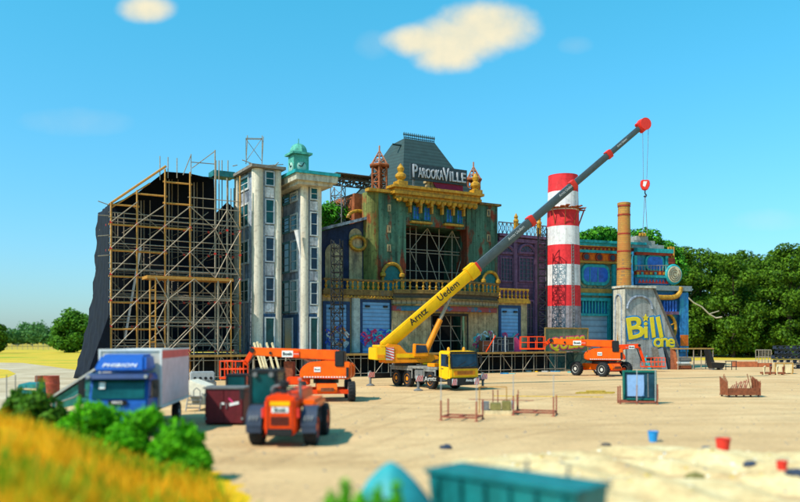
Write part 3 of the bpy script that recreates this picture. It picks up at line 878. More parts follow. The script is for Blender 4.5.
for y0, y1 in ((171, 186), (199, 224), (237, 262), (277, 302)):
    window(t, 265, 274.5, y0, y1, v1+.02, M_tframe, M_winglass if y0 > 230 else M_tealglass, .11, 1, 1)
    zz0, zz1 = t.Z(260, y1, v1), t.Z(260, y0, v1)
    ya = t.Y(A.vv(248, t.u0+xc)); yb2 = t.Y(A.vv(238, t.u0+xc))
    window_side(t.o, xc+.1, ya, yb2, zz0, zz1, None, M_tealglass, .2, 1)
for y0, y1 in ((187.5, 197.5), (225.5, 235.5), (263.5, 275.5), (303.5, 312)):
    mb = MB(); t.box(mb, 265.2, 274.2, y0, y1, v1-.12, v1+.05); mb.build('spandrel', mat('white_stained_panel', (.62, .62, .66), .8, 0, .3, 1.2, patch=(.20, .22, .27), plo=.52, phi=.66), t.o)
window(t, 264.5, 275, 317, 351, v1+.06, M_wframe, M_tealglass, .14, 1, 0, 'door')
mb = MB()
rp = [t.p(246, 164, v1-1), t.p(262, 164, v1-1), t.p(262, 164, v1-4), t.p(246, 164, v1-4)]
for q in rp: mb.tube(q, q+Vector((rnd.uniform(-.2, .2), 0, 2.9)), .045, 5)
for a, b in ((0, 1), (1, 2), (2, 3), (3, 0)):
    mb.tube(rp[a]+Vector((0, 0, 2.6)), rp[b]+Vector((0, 0, 2.6)), .04, 5); mb.tube(rp[a]+Vector((0, 0, .3)), rp[b]+Vector((0, 0, 2.6)), .03, 5)
for k in range(9):
    p = t.p(rnd.uniform(232, 276), 166, v1-rnd.uniform(.2, 3)); mb.tube(p, p+Vector((rnd.uniform(-3, 3), rnd.uniform(-.5, .5), rnd.uniform(-.1, .5))), .05, 5)
mb.build('roof_tubes', M_steel, t.o)

v2 = 4.2
t = T(A, 'clock_tower', 'cream tower with a turquoise domed clock turret on its flat roof', 'tower', 303, v2)
xc, xe = t.X(303, v2), t.X(321.5, v2)
yb = t.Y(A.vv(279.5, t.u0+xc))
z1 = t.Z(303, 186, v2); zb = t.Z(303, 314, v2)
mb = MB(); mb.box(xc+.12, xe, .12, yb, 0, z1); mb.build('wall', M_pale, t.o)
mb = MB()
w = t.X(309, v2)-xc; mb.lathe([(w*.62, ZD), (w*.62, z1)], (xc+w*.42, w*.42, 0), 28); mb.lathe([(.36, ZD), (.36, z1)], (xe-.26, .26, 0), 20)
mb.box(xc-.15, xc+.5, yb-.7, yb+.1, ZD, z1)
mb.build('column', M_cream, t.o)
mb = MB(); mb.box(xc-.9, xe+.8, -1.0, yb+.4, z1, z1+.35); mb.box(xc-1.3, xe+1.2, -1.4, yb+.6, z1+.35, z1+1.0); mb.build('roof', M_concside, t.o)
mb = MB(); mb.box(xc-1.5, xe+1.4, -1.6, yb+.7, z1+1.0, z1+1.3); mb.build('roof_edge', M_tealtrim, t.o)
for y0, y1 in ((184, 200), (212, 236), (247, 270), (282, 305)):
    y0 = max(y0, 187.5)
    window(t, 310, 318, y0, y1, v2+.02, None, M_tealglass if y0 < 200 else M_winglass, .11, 1, 1)
ys = lambda px: t.Y(A.vv(px, t.u0+xc))
for y0, y1 in ((201.5, 210.5), (237.5, 245.5), (271.5, 280.5), (306.5, 313)):
    mb = MB(); t.box(mb, 310.2, 317.8, y0, y1, v2-.12, v2+.05); mb.build('spandrel', MC['white_stained_panel'], t.o)
for y0, y1 in ((188, 198), (210, 228), (237, 270), (278, 312)):
    window_side(t.o, xc+.1, ys(297), ys(289.5), t.Z(303, y1, v2), t.Z(303, y0, v2), None, M_tealglass, .2, 2)
    window_side(t.o, xc+.1, ys(289), ys(281.5), t.Z(303, y1, v2), t.Z(303, y0, v2), M_tealpaint, M_winglass, .2, 3)
mb = MB(); mb.box(t.X(309, v2)+.02, t.X(318.4, v2), -.02, .1, ZD, zb); mb.build('base_panel', M_bluebase, t.o)
mb = MB(); mb.box(xc+.02, xc+.11, 1.3, yb-.8, ZD, zb); mb.build('side_base_panel', M_bluebase, t.o)
window(t, 309.5, 318.5, 317, 351, v2+.06, M_wframe, M_tealglass, .14, 1, 0, 'door')
window_side(t.o, xc-.02, ys(293), ys(284), ZD, t.Z(303, 317, v2), M_wframe, M_tealglass, .2, 0)
# striped banner roll hanging between the two towers
mb = MB(); mb.tube(t.p(300.8, 258, v2+.35), t.p(297.2, 230, v2+.35), .04, 6, .34); mb.build('rolled_cloth', M_whiteband, t.o)
# clock turret
vm = v2-2.6; cx = t.X(298.5, vm); cy = t.Y(vm); hw = (t.X(307, vm)-t.X(291, vm))/2*.92
za, zc = z1+1.3, t.Z(299, 156, vm)
mb = MB(); mb.box(cx-hw, cx+hw, cy-hw, cy+hw, za, zc); 
tr = mb.build('clock_turret', M_verdigris, t.o, .05)
mb = MB(); mb.box(cx-hw*1.35, cx+hw*1.35, cy-hw*1.35, cy+hw*1.35, zc+.01, zc+.22); mb.build('turret_eave', M_verdigris, tr)
mb = MB(); zt = t.Z(299, 143.5, vm)-zc-.22
mb.lathe([(hw*1.18*math.cos(a), zt*math.sin(a)) for a in [k*math.pi/2/8 for k in range(8)]]+[(.05, zt), (.05, zt+.5)], (cx, cy, zc+.22), 8); mb.build('dome', M_verdigris, tr)
for (dx, dy, ax) in ((0, -1, 'y'), (-1, 0, 'x')):
    mb = MB(); c = (cx+dx*(hw+.02), cy+dy*(hw+.02), (za+zc)/2-.1)
    mb.lathe([(hw*.55, -.04), (hw*.62, 0), (hw*.55, .04)], c, 20, ax); cf = mb.build('clock_face', mat('pale_clock_face', (.32, .5, .42), .6), tr)
    mb = MB()
    e = .08
    p0 = Vector(c)+Vector((dx*e, dy*e, 0)); mb.beam(p0, p0+Vector((abs(dy)*.25, abs(dx)*.25, .45)), .05, .07); mb.beam(p0, p0+Vector((abs(dy)*-.35, abs(dx)*-.35, .1)), .05, .07)
    mb.build('clock_hands', M_blackm, cf)

# --- helper: balustrade
def baluster_mesh(h):
    mb = MB(); mb.lathe([(.13, 0), (.13, .08*h), (.07, .14*h), (.17, .36*h), (.07, .68*h), (.07, .8*h), (.13, .88*h), (.13, h)], (0, 0, 0), 10)
    o = mb.build('baluster', M_gold); return o
def balustrade(t, pts, h, m_rail=None, step=.62):
    """pts local polyline at floor level; rail, plinth and separate balusters"""
    m_rail = m_rail or M_dimgold
    rail = MB(); pl = MB()
    for a, b in zip(pts[:-1], pts[1:]):
        rail.beam(Vector(a)+Vector((0, 0, h)), Vector(b)+Vector((0, 0, h)), .42, .22); pl.beam(Vector(a)+Vector((0, 0, .08)), Vector(b)+Vector((0, 0, .08)), .42, .16)
    rail.build('handrail', m_rail, t.o); pl.build('plinth', m_rail, t.o)
    b0 = baluster_mesh(h-.27); first = True
    L = 0; segs = list(zip(pts[:-1], pts[1:])); carry = step/2
    for a, b in segs:
        a, b = Vector(a), Vector(b); l = (b-a).length; s_ = carry
        while s_ < l:
            p = a.lerp(b, s_/l)+Vector((0, 0, .16))
            if first: o = b0; first = False
            else: o = b0.copy(); COL.objects.link(o)
            o.parent = t.o; o.location = p; s_ += step
        carry = s_-l
def arc_pts(cx, cz, y, rx, rz, a0=0, a1=180, n=14):
    return [(cx+rx*math.cos(R(a0+(a1-a0)*k/n)), y, cz+rz*math.sin(R(a0+(a1-a0)*k/n))) for k in range(n+1)]
def arch_poly(x0, x1, z0, z1, n=12):
    """outline (x,z) of a round headed opening"""
    r = (x1-x0)/2; cx = (x0+x1)/2
    return [(x0, z0), (x1, z0)]+[(cx+r*math.cos(math.pi*k/n), z1-r+r*math.sin(math.pi*k/n)) for k in range(n+1)]

# --- navy building with balcony and two roller doors
vl = 3.0
t = T(A, 'shopfront_building', 'dark navy building with golden balcony over two blue roller doors', 'building', 322, vl)
zf = t.Z(323, 290, vl)
x0, x1, x2 = t.X(322, vl), t.X(370, 0), t.X(395, vl)
mb = MB(); mb.prism([(t.X(322, 0), zf), (t.X(371, 0), zf), (t.X(371, 0), t.Z(371, 219, 0)), (t.X(322, 0), t.Z(322, 231, 0))], t.Y(0), t.Y(-.6)); mb.build('upper_wall', M_navy, t.o)
mb = MB(); mb.beam(Vector((t.X(322, 0), t.Y(0)-.05, t.Z(322, 229, 0))), Vector((t.X(371, 0), t.Y(0)-.05, t.Z(371, 217, 0))), 1.0, .3); mb.build('parapet', M_pale, t.o)
for a, b, c in ((325, 343, 243), (349, 362, 228)):
    mb = MB(); mb.prism(arch_poly(t.X(a, 0), t.X(b, 0), zf, t.Z(a, c, 0)), t.Y(0)-.06, t.Y(0)+.1); mb.build('arch_panel', M_stone, t.o)
mb = MB(); cx, cz = t.X(358, .3), t.Z(358, 243, .3); mb.path(arc_pts(cx, cz, t.Y(.3), .95, .75, 0, 360, 18), .19, 8); mb.build('gold_ring', M_gold, t.o)
mb = MB(); cx, cz = t.X(359, -1), t.Z(359, 219, -1); mb.path(arc_pts(cx, cz, t.Y(-1), 1.4, .9, 0, 180, 14), .2, 8); mb.build('gold_arch', M_gold, t.o)
mb = MB(); mb.box(x0, x2, 0, t.Y(0), ZD, zf-.45); mb.build('lower_wall', M_stone, t.o)
mb = MB(); mb.box(x0-.1, x2, -.5, t.Y(0), zf-.44, zf-.01); mb.build('balcony_slab', M_dimgold, t.o)
n = 22; mb = MB()
for k in range(n): 
    x = x0+(x2-x0)*(k+.5)/n; mb.path(arc_pts(x, zf-.5, -.52, (x2-x0)/n*.5, .22, 180, 360, 6), .06, 5)
mb.build('scalloped_trim', M_gold, t.o)
balustrade(t, [(x0, -.3, zf), (x2, -.3, zf)], 1.15)
for a, b in ((323, 349), (359.5, 392)):
    xa, xb = t.X(a, vl), t.X(b, vl); zt = t.Z(a, 304 if a < 350 else 302, vl)
    mb = MB(); mb.box(xa-.05, xa+.32, -.12, -.003, ZD, zt); mb.box(xb-.32, xb+.05, -.12, -.003, ZD, zt); mb.box(xa-.05, xb+.05, -.12, -.003, zt, zt+.3)
    d = mb.build('roller_door', M_shutterframe, t.o)
    mb = MB(); mb.box(xa+.33, xb-.33, -.05, -.004, ZD, zt-.01); mb.build('shutter', M_shutter, d)
    mb = MB()
    for xx in (xa+.9, xb-.9): mb.box(xx-.25, xx+.25, -.25, -.06, zt-.55, zt-.35)
    mb.build('lamp', M_blackm, d)
# graffiti
def scribble(par, x0, x1, y, z0, z1, cols, n, seed, r=.08):
    g = random.Random(seed)
    for ci, m in enumerate(cols):
        mb = MB()
        for k in range(n):
            cx, cz = g.uniform(x0, x1), g.uniform(z0, z1); w = (x1-x0)*.13
            pts = [(cx+w*math.cos(a*1.1+k)*g.uniform(.5, 1.2), y-.01*ci, cz+w*math.sin(a)*g.uniform(.5, 1.2)) for a in [i*.7 for i in range(7)]]
            for p, q in zip(pts[:-1], pts[1:]):
                mb.beam(p, q, .012, r)
        mb.build('graffiti', m, par)
GB = mat('blue_spray_paint', (.03, .10, .60), .6); GR = mat('pink_spray_paint', (.70, .05, .16), .6); GO = mat('orange_spray_paint', (.72, .22, .03), .6); GT = mat('turquoise_spray_paint', (.06, .45, .48), .6); GW2 = mat('pale_spray_paint', (.6, .65, .65), .6)
scribble(t.o, t.X(362, vl), t.X(390, vl), -.13, t.Z(375, 345, vl), t.Z(375, 333, vl), (GB, GT, GR), 12, 5, .16)
scribble(t.o, t.X(327, vl), t.X(347, vl), -.13, t.Z(335, 347, vl), t.Z(335, 328, vl), (GO, GB, GW2), 9, 6, .16)
mb = MB(); mb.box(t.X(351, vl), t.X(358.5, vl), -.45, -.002, ZD, zf-.6); mb.build('pillar', mat('pale_teal_plaster', (.36, .42, .40), .85, 0, .3, .5), t.o, .08)
# artificial foliage above
def foliage(name, label, px, v, blobs, n, size, seed, frm=A):
    u = frm.u(px, v); x, y = frm.pt(u, v)
    o = thing(name, label, 'foliage', (x, y, 0), frm.a)
    leaf_obj('leaves', leaves(blobs, n, size, seed, .6), M_fakeleaf, o)
    mb = MB()
    for b in blobs[:6]: mb.tube((b[0], b[1], 3), (b[0], b[1], b[2]), .08, 5)
    mb.build('support_post', M_bark, o)
    return o
def fb(frm, px, v, lst):
    u0 = frm.u(px, v); out = []
    for (a, b, r) in lst: out.append((frm.u(a, v)-u0, rnd.uniform(-.8, .8), frm.z(a, b, v), r, r, r*.8))
    return out
foliage('artificial_hedge', 'clump of green foliage behind the sloping navy parapet', 345, -4, fb(A, 345, -4, [(324, 216, 1.4), (330, 211, 1.3), (336, 214, 1.4), (343, 214, 1.3), (350, 212, 1.4), (356, 215, 1.3), (362, 217, 1.2), (327, 225, 1.6), (340, 224, 1.6), (352, 222, 1.6)]), 3600, .26, 51)
# black lattice mast in front of the doors
def lattice(mb, p, q, w, n, r=.05, rb=.035):
    p, q = Vector(p), Vector(q); d = (q-p).normalized(); a = d.orthogonal().normalized(); b = d.cross(a)
    cs = [(a*x+b*y)*(w/2) for x, y in ((-1, -1), (1, -1), (1, 1), (-1, 1))]
    for c in cs: mb.tube(p+c, q+c, r, 5)
    for k in range(n):
        f0, f1 = k/n, (k+1)/n
        for i in range(4):
            c0, c1 = cs[i], cs[(i+1) % 4]
            mb.tube(p.lerp(q, f0)+c0, p.lerp(q, f0)+c1, rb, 4)
            if k % 2: c0, c1 = c1, c0
            mb.tube(p.lerp(q, f0)+c0, p.lerp(q, f1)+c1, rb, 4)
t = T(A, 'lattice_mast', 'black lattice mast standing before the leftmost blue roller door', 'mast', 337, 5)
mb = MB(); z0 = ZD; zt = t.Z(337, 240, 5); M0 = Matrix.Identity(4)
lattice(mb, (0, 0, z0), (0, 0, zt), .95, 14, .06, .045); mb.build('truss', M_blackm, t.o)
mb = MB(); mb.box(-.8, .8, -.8, .8, ZD+.001, ZD+.08); mb.build('base_plate', M_blackm, t.o)
# cantilever truss on a post, left of the green building
t = T(A, 'cantilever_truss', 'rusty grey cantilever truss on a lattice post behind the navy parapet', 'truss', 338, -3)
mb = MB(); lattice(mb, (0, 0, 12), (0, 0, t.Z(338, 186, -3)), 1.3, 8, .07, .05); mb.build('post', M_greym, t.o)
M_oldsteel = mat('brown_grey_steel', (.13, .11, .09), .8, 0, .35, 1.5)
mb = MB(); z = t.Z(348, 181, -3); lattice(mb, (t.X(331, -3), 0, z), (t.X(372, -3), 0, z), .9, 8, .09, .07)
for k in range(12):
    p = Vector((t.X(332+3.2*k, -3), -1.0, z+.5+.1*(k % 3))); mb.box(p.x-.1, p.x+.35, -1.4, 1.3, z+.46, z+.56)
mb.tube((.5, 0, t.Z(338, 207, -3)), (t.X(364, -3), 0, z-.4), .08, 5)
mb.build('platform', M_oldsteel, t.o)

# --- green theatre building
vg = 1.0
t = T(A, 'green_theatre', 'rust-streaked green theatre front with gold cornice and dark mansard roof', 'building', 369, vg)
zf = A.z(372, 290, vg); zt = t.Z(380, 192.5, vg)
xa, xb, xc_, xd = t.X(369, vg), t.X(406, vg), t.X(467, vg), t.X(497.5, vg)
dep = 9
xcl = t.X(376, vg)
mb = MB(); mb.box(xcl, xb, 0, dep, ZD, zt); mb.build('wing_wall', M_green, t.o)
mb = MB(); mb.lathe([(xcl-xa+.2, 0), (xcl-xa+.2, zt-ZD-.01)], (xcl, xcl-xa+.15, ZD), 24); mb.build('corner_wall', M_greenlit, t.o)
mb = MB(); mb.box(xc_, xd, 0, dep, ZD, t.Z(483, 205, vg)); mb.build('wing_wall', M_green, t.o)
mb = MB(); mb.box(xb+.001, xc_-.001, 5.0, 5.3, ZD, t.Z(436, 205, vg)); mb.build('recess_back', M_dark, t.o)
zsop = t.Z(436, 227, vg)
mb = MB(); mb.box(xb+.001, xc_-.001, .15, 5, zsop, t.Z(436, 200, vg)); mb.build('attic_wall', M_green, t.o)
# attic windows in two groups with gold sills
for a, b in ((412.5, 419.5), (423.5, 430.5), (446, 452.5), (456.5, 462.5)):
    yo = (a-437)*.09
    window(t, a, b, 206+yo+2, 222+yo, vg-.12, M_tealpaint, M_blueglass, .1, 2, 2)
for a, b in ((411.5, 432.5), (445, 464)):
    yo = ((a+b)/2-437)*.08
    mb = MB(); t.box(mb, a, b, 222.5+yo, 224.5+yo, vg-.2, vg+.35); mb.build('window_sill', M_gold, t.o)
for a in (411, 421.5, 432.5, 443, 454, 464.5):
    yo = (a-437)*.075
    mb = MB(); t.box(mb, a-1.1, a+1.1, 202.5+yo, 207+yo, vg-.1, vg+.9); t.box(mb, a-.8, a+.8, 207+yo, 214+yo, vg-.1, vg+.35); mb.build('corbel', M_gold, t.o)
# cornice: steps following the top
mb = MB()
zc0, zc1 = t.Z(437, 199.5, vg), t.Z(437, 194.5, vg)
xg0, xg1 = t.X(394.5, vg+1), t.X(481.5, vg+1)
mb.box(xg0+.35, xg1-.35, -.7, .6, zc0-.45, zc0); mb.box(xg0, xg1, -1.1, .6, zc0, zc0+.35); mb.box(xg0+.15, xg1-.15, -.95, .6, zc0+.35, zc1+.1); mb.box(xg0-.2, xg1+.2, -1.35, .6, zc1+.1, zc1+.42)
mb.build('cornice', M_gold, t.o, .03)
n = 15; mb = MB()
for k in range(n):
    x = xg0+.4+(xg1-xg0-.8)*(k+.5)/n; mb.lathe([(.02, -.45), (.3, -.3), (.36, 0), (.3, .05)], (x, -.72, zc0-.42), 8)
mb.build('scalloped_trim', M_gold, t.o)
mb = MB(); mb.box(t.X(369, vg)-.3, xg0-.21, -.5, .4, zt, zt+.32); mb.build('wing_cornice', M_gold, t.o)
mb = MB(); mb.box(xg1+.21, xd+.3, -.4, .3, t.Z(483, 205, vg)+.001, t.Z(483, 205, vg)+.25); mb.build('wing_cornice', M_dimgold, t.o)
for px in (401.5, 476.5):
    x = t.X(px, vg+.8); z = zc1+.42
    mb = MB(); mb.box(x-.6, x+.6, -1.2, 0, z, z+.45); mb.lathe([(.5, .45), (.35, .6), (.62, .95), (.62, 1.2), (.3, 1.5), (.38, 1.75), (.42, 1.95), (.2, 2.3), (.03, 2.5)], (x, -.6, z), 14); mb.build('ball_finial', M_gold, t.o)
for px in (427.5, 431.5, 436, 454, 459):
    x = t.X(px, vg-.6); mb = MB(); mb.box(x-.22, x+.22, .4, .8, zc1+.1, zc1+1.3); mb.box(x-.38, x+.38, .3, .9, zc1+1.301, zc1+1.55); mb.build('chimney_pot', M_stone, t.o)
# small slit windows in the wings, gold arched windows at balcony level
for px, py in ((389, 208), (389, 229), (389, 248), (488.5, 213), (488.5, 238)):
    window(t, px-1.6, px+1.6, py-3.6, py+3.6, vg+.03, M_stone, M_winglass, .15)
for a, b, top in ((383, 400, 265), (483, 496, 273)):
    x0, x1 = t.X(a, vg), t.X(b, vg); z1 = t.Z((a+b)/2, top, vg); r = (x1-x0)/2
    mb = MB(); mb.prism(arch_poly(x0, x1, zf, z1), -.05, .1); w_ = mb.build('arched_window', M_tealpaint, t.o)
    mb = MB(); mb.path(arc_pts((x0+x1)/2, z1-r, -.2, r+.12, r+.12), .2, 8); mb.tube((x0-.12, -.2, zf), (x0-.12, -.2, z1-r), .15, 8); mb.tube((x1+.12, -.2, zf), (x1+.12, -.2, z1-r), .15, 8)
    for xx in (x0-.12, x1+.12): mb.lathe([(.1, -.4), (.34, -.2), (.34, .1), (.1, .3)], (xx, -.2, z1-r), 10)
    mb.build('gold_arch', M_gold, w_)
# rust side block, left
mb = MB(); mb.box(t.X(354, -1.5), xa+.6, 2.4, dep, ZD+8, t.Z(362, 194, -1.5)); mb.build('side_block', M_rust, t.o)
# mansard roof
zr0, zr1 = t.Z(437, 196, -1), t.Z(419, 141.5, -4)
bx0, bx1, tx0, tx1 = t.X(404.5, 0), t.X(477, 0), t.X(404.5, -3.5), t.X(434.5, -3.5)
mb = MB(); mb.hexa([(bx0-.3, t.Y(0), zr0), (bx1, t.Y(0), zr0), (bx1, t.Y(-9.5), zr0), (bx0-2.2, t.Y(-9.5), zr0)], [(tx0, t.Y(-3.5), zr1), (tx1, t.Y(-3.5), zr1), (tx1, t.Y(-7), zr1), (tx0+.2, t.Y(-7), zr1)])
rf = mb.build('mansard_roof', M_slate, t.o)
mb = MB()
for k in range(16):
    x = tx0+(tx1-tx0)*k/15; mb.lathe([(.05, 0), (.05, .35), (.14, .5), (.02, .8)], (x, t.Y(-3.6), zr1), 5)
mb.tube((tx0, t.Y(-3.6), zr1+.15), (tx1, t.Y(-3.6), zr1+.15), .06, 5); mb.tube((tx0-1.6, t.Y(-3.6), zr1-.9), (tx0+.2, t.Y(-3.6), zr1-.9), .12, 5); mb.build('ridge_crest', M_slate, rf)
# recess scaffold
for px in (410, 416, 427, 439, 452, 462):
    mb = MB(); mb.tube((t.X(px, vg-1.5), 1.5, ZD), (t.X(px, vg-1.5), 1.5, zsop), .06, 6); mb.build('scaffold_standard', M_steel, t.o)
for py in (251, 254, 272, 236, 288):
    mb = MB(); z = t.Z(437, py, vg-1.5); mb.tube((xb+.1, 1.45, z), (xc_-.1, 1.45, z), .05, 6); mb.build('scaffold_ledger', M_steel, t.o)
for (a, b, c, d) in ((410, 427, 252, 229), (427, 439, 229, 252), (439, 452, 252, 229), (427, 410, 288, 253), (439, 427, 288, 253), (439, 452, 253, 288), (452, 462, 288, 253), (452, 462, 230, 252)):
    mb = MB(); mb.tube((t.X(a, vg-1.5), 1.4, t.Z(437, c, vg-1.5)), (t.X(b, vg-1.5), 1.4, t.Z(437, d, vg-1.5)), .05, 6); mb.build('scaffold_brace', M_steel, t.o)

# turrets
def turret(px, py0, py1, pym, w, label):
    tt = T(A, 'lattice_turret', label, 'turret', px, -.8, 'rusty lattice turrets on the green roof', z=A.z(px, py1, -.8))
    h = tt.Z(px, pym, -.8); ht = tt.Z(px, py0, -.8); n = 6
    mb = MB(); k_ = [Vector((w*math.cos(2*math.pi*i/n), w*math.sin(2*math.pi*i/n), 0)) for i in range(n)]
    for i in range(n):
        a, b = k_[i], k_[(i+1) % n]
        mb.tube(a, a+Vector((0, 0, h)), .13, 6)
        for z in (.1, h*.35, h*.68, h): mb.tube(a+Vector((0, 0, z)), b+Vector((0, 0, z)), .09, 5)
        mb.tube(a+Vector((0, 0, h*.35)), b+Vector((0, 0, h*.68)), .06, 5); mb.tube(b+Vector((0, 0, h*.68)), a+Vector((0, 0, h)), .06, 5); mb.tube(b, a+Vector((0, 0, h*.35)), .06, 5)
    mb.build('cage', M_rust, tt.o)
    mb = MB(); mb.tube((0, 0, 0), (0, 0, h), .34, 8); mb.build('core', M_rust, tt.o)
    mb = MB(); mb.lathe([(w*1.35, h), (w*1.4, h+.15), (w*1.2, h+.3)], (0, 0, 0), 6); mb.build('eave', M_rust, tt.o)
    mb = MB(); e = [v_*1.05+Vector((0, 0, h+.3)) for v_ in k_]; top = Vector((0, 0, ht))
    for i in range(n):
        mb.tube(e[i], top, .10, 5, .05)
        for f in (.3, .6): mb.tube(e[i].lerp(top, f), e[(i+1) % n].lerp(top, f), .06, 4)
        mb.tube(e[i], e[(i+1) % n].lerp(top, .3), .05, 4)
    mb.tube((0, 0, h+.3), top+Vector((0, 0, .5)), .1, 5); mb.build('spire', mat('rust_pink_steel', (.40, .17, .10), .8, 0, .3, 1), tt.o)
turret(379.5, 150, 192, 167, .92, 'larger rusty lattice turret with open spire at the left of the gold cornice')
turret(473.5, 166, 204, 181, .82, 'smaller rusty lattice turret with open spire right of the lettered sign')

# sign
vs = 1.2
t = T(A, 'roof_sign', 'long sign of tall white capital letters on the dark mansard roof', 'sign', 440, vs, z=A.z(440, 182, vs))
xL, xR = t.X(411, vs), t.X(467.5, vs); zB, zT = t.Z(440, 181.5, vs), t.Z(440, 166.5, vs)
mb = MB(); mb.box(xL, xR, .1, .3, zB-.1, zT); mb.build('backing', mat('slate_blue_board', (.035, .055, .07), .7, 0, .25, .8), t.o)
mb = MB(); 
for x in (xL+.6, (xL+xR)/2, xR-.6): mb.box(x-.1, x+.1, .31, .5, -1.8, zT-.3)
mb.build('support_post', M_greym, t.o)
M_sign = mat('grey_white_sign_letter', (.36, .38, .43), .5, 0, .12, 1)
wd = xR-xL; hh = zT-zB
for word, f0, f1, h0, h1 in (('P', .03, .11, .06, .93), ('AROOKA', .12, .56, .10, .76), ('V', .555, .665, .06, .95), ('ILLE', .67, .965, .10, .76)):
    lt = text('lettering', word, M_sign, t.o, 1.0, (0, 0, 0), ext=.08, off=.012)
    xs_ = [v_.co.x for v_ in lt.data.vertices]; ys_ = [v_.co.y for v_ in lt.data.vertices]
    sx, sy = wd*(f1-f0)/(max(xs_)-min(xs_)), hh*(h1-h0)/(max(ys_)-min(ys_))
    lt.scale = (sx, sy, 1); lt.location = (xL+wd*f0-min(xs_)*sx, -.02, zB+hh*h0-min(ys_)*sy)
rp_ = T(A, 'red_banner', 'crimson banner hung below the white sign letters', 'banner', 447, vs-.3, z=A.z(447, 193, vs-.3))
mb = MB(); a, b, c, d = rp_.X(432, vs-.3), rp_.X(463, vs-.3), rp_.Z(447, 193, vs-.3), rp_.Z(447, 182.5, vs-.3)
mb.prism([(a+.6, c+.5), (b, c), (b, d-.2), (a, d)], 0, .08); mb.build('cloth', mat('crimson_cloth', (.20, .015, .06), .8, 0, .25, .7), rp_.o)

# central bowed balcony
t = T(A, 'bowed_balcony', 'bowed stone balcony with gold balustrade over the dark stage doorway', 'balcony', 395, 3.4)
vb0 = 3.4
xl, xr = t.X(392.5, vb0), t.X(497, vb0); zf = t.Z(395, 291, vb0); n = 16
def bow(off, z): return [(xl+(xr-xl)*k/n, -(off+1.6*math.sin(math.pi*k/n)), z) for k in range(n+1)]
def bowslab(o1, z0, z1):
    mb = MB(); f = bow(o1, 0); p = [(a, b) for a, b, _ in f]+[(xr, 2.2), (xl, 2.2)]
    mb.prism(p, z0, z1, axis='z'); return mb
# prism with axis z: points are (x,y)
bowslab(.35, zf-.25, zf).build('floor_slab', M_dimgold, t.o)
bowslab(.1, zf-.75, zf-.251).build('frieze_band', mat('dark_frieze', (.07, .06, .045), .8, 0, .3, .8), t.o)
bowslab(.3, zf-.98, zf-.752).build('moulding', M_dimgold, t.o)
bowslab(.12, zf-1.4, zf-.982).build('patterned_band', slats('patterned_band', (.30, .24, .14), .55, 0, .8, .2), t.o)
bowslab(.25, zf-1.6, zf-1.402).build('lower_moulding', M_dimgold, t.o)
mb = bowslab(.02, zf-2.15, zf-1.602); mb.build('painted_band', mat('blue_red_band', (.03, .15, .26), .7, 0, .3, .6, patch=(.25, .05, .05), pscale=(.5, .5, .5), plo=.5, phi=.56), t.o)
# wall under it with a doorway
dx0, dx1, dz = t.X(432, vb0), t.X(467, vb0), t.Z(450, 316, vb0)
mb = MB(); zl_ = zf-2.152
mb.box(xl, dx0, 0, .5, ZD, zl_); mb.box(dx1, xr, 0, .5, ZD, zl_); mb.box(dx0, dx1, .002, .5, dz, zl_); mb.build('wall', M_stone, t.o)
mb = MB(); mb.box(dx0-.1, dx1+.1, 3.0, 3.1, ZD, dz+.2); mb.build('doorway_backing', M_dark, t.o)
mb = MB()
for k in range(4):
    x = dx0+.2+(dx1-dx0-.4)*k/3; mb.tube((x, .9, ZD), (x, .9, dz), .06, 5)
for z in (ZD+1.3, ZD+3.0): mb.tube((dx0, .9, z), (dx1, .9, z), .05, 5)
mb.tube((dx0, .85, dz), ((dx0+dx1)/2, .85, ZD), .05, 5); mb.tube((dx1, .85, ZD+.5), ((dx0+dx1)/2, .85, dz), .05, 5)
mb.build('doorway_scaffold', M_steel, t.o)
mb = MB(); mb.box(dx0-.12, dx0-.002, -.1, .5, ZD, dz+.1); mb.box(dx1+.002, dx1+.12, -.1, .5, ZD, dz+.1); mb.box(dx0-.12, dx1+.12, -.1, -.002, dz+.001, dz+.25); mb.build('door_frame', M_blackm, t.o)
balustrade(t, bow(.15, zf), 1.15, None, .75)
scribble(t.o, t.X(474, vb0), t.X(492, vb0), -.02, ZD+.4, ZD+2.2, (GT, GW2, GR), 8, 9, .13)

# right shopfront with small balcony
t = T(A, 'corner_shopfront', 'small cream shopfront with a single blue roller door right of the doorway', 'building', 497, 3.0)
vr = 3.0; zf = t.Z(512, 300, vr)
x0, x1 = t.X(495.5, vr)+.2, t.X(527, vr)
mb = MB(); mb.box(x0, x1, 0, 2.6, ZD, zf-.4); mb.build('wall', M_stone, t.o)
mb = MB(); mb.box(x0-.15, x1+.2, -.4, 2.6, zf-.399, zf); mb.build('balcony_slab', M_gold, t.o)
balustrade(t, [(x0, -.2, zf), (x1, -.2, zf)], 1.25, M_gold, .6)
xa, xb = t.X(496.5, vr)+.3, t.X(520, vr); zt = t.Z(508, 308, vr)
mb = MB(); mb.box(xa-.05, xa+.32, -.12, -.003, ZD, zt); mb.box(xb-.32, xb+.05, -.12, -.003, ZD, zt); mb.box(xa-.05, xb+.05, -.12, -.003, zt, zt+.3); d = mb.build('roller_door', M_shutterframe, t.o)
mb = MB(); mb.box(xa+.33, xb-.33, -.05, -.004, ZD, zt-.01); mb.build('shutter', M_shutter, d)
mb = MB()
for xx in (xa+.8, xb-.8): mb.box(xx-.25, xx+.25, -.25, -.06, zt-.55, zt-.35)
mb.build('lamp', M_blackm, d)
scribble(t.o, xa+.4, xb-.3, -.13, ZD+.4, ZD+2.0, (GT, GR), 8, 19, .13)

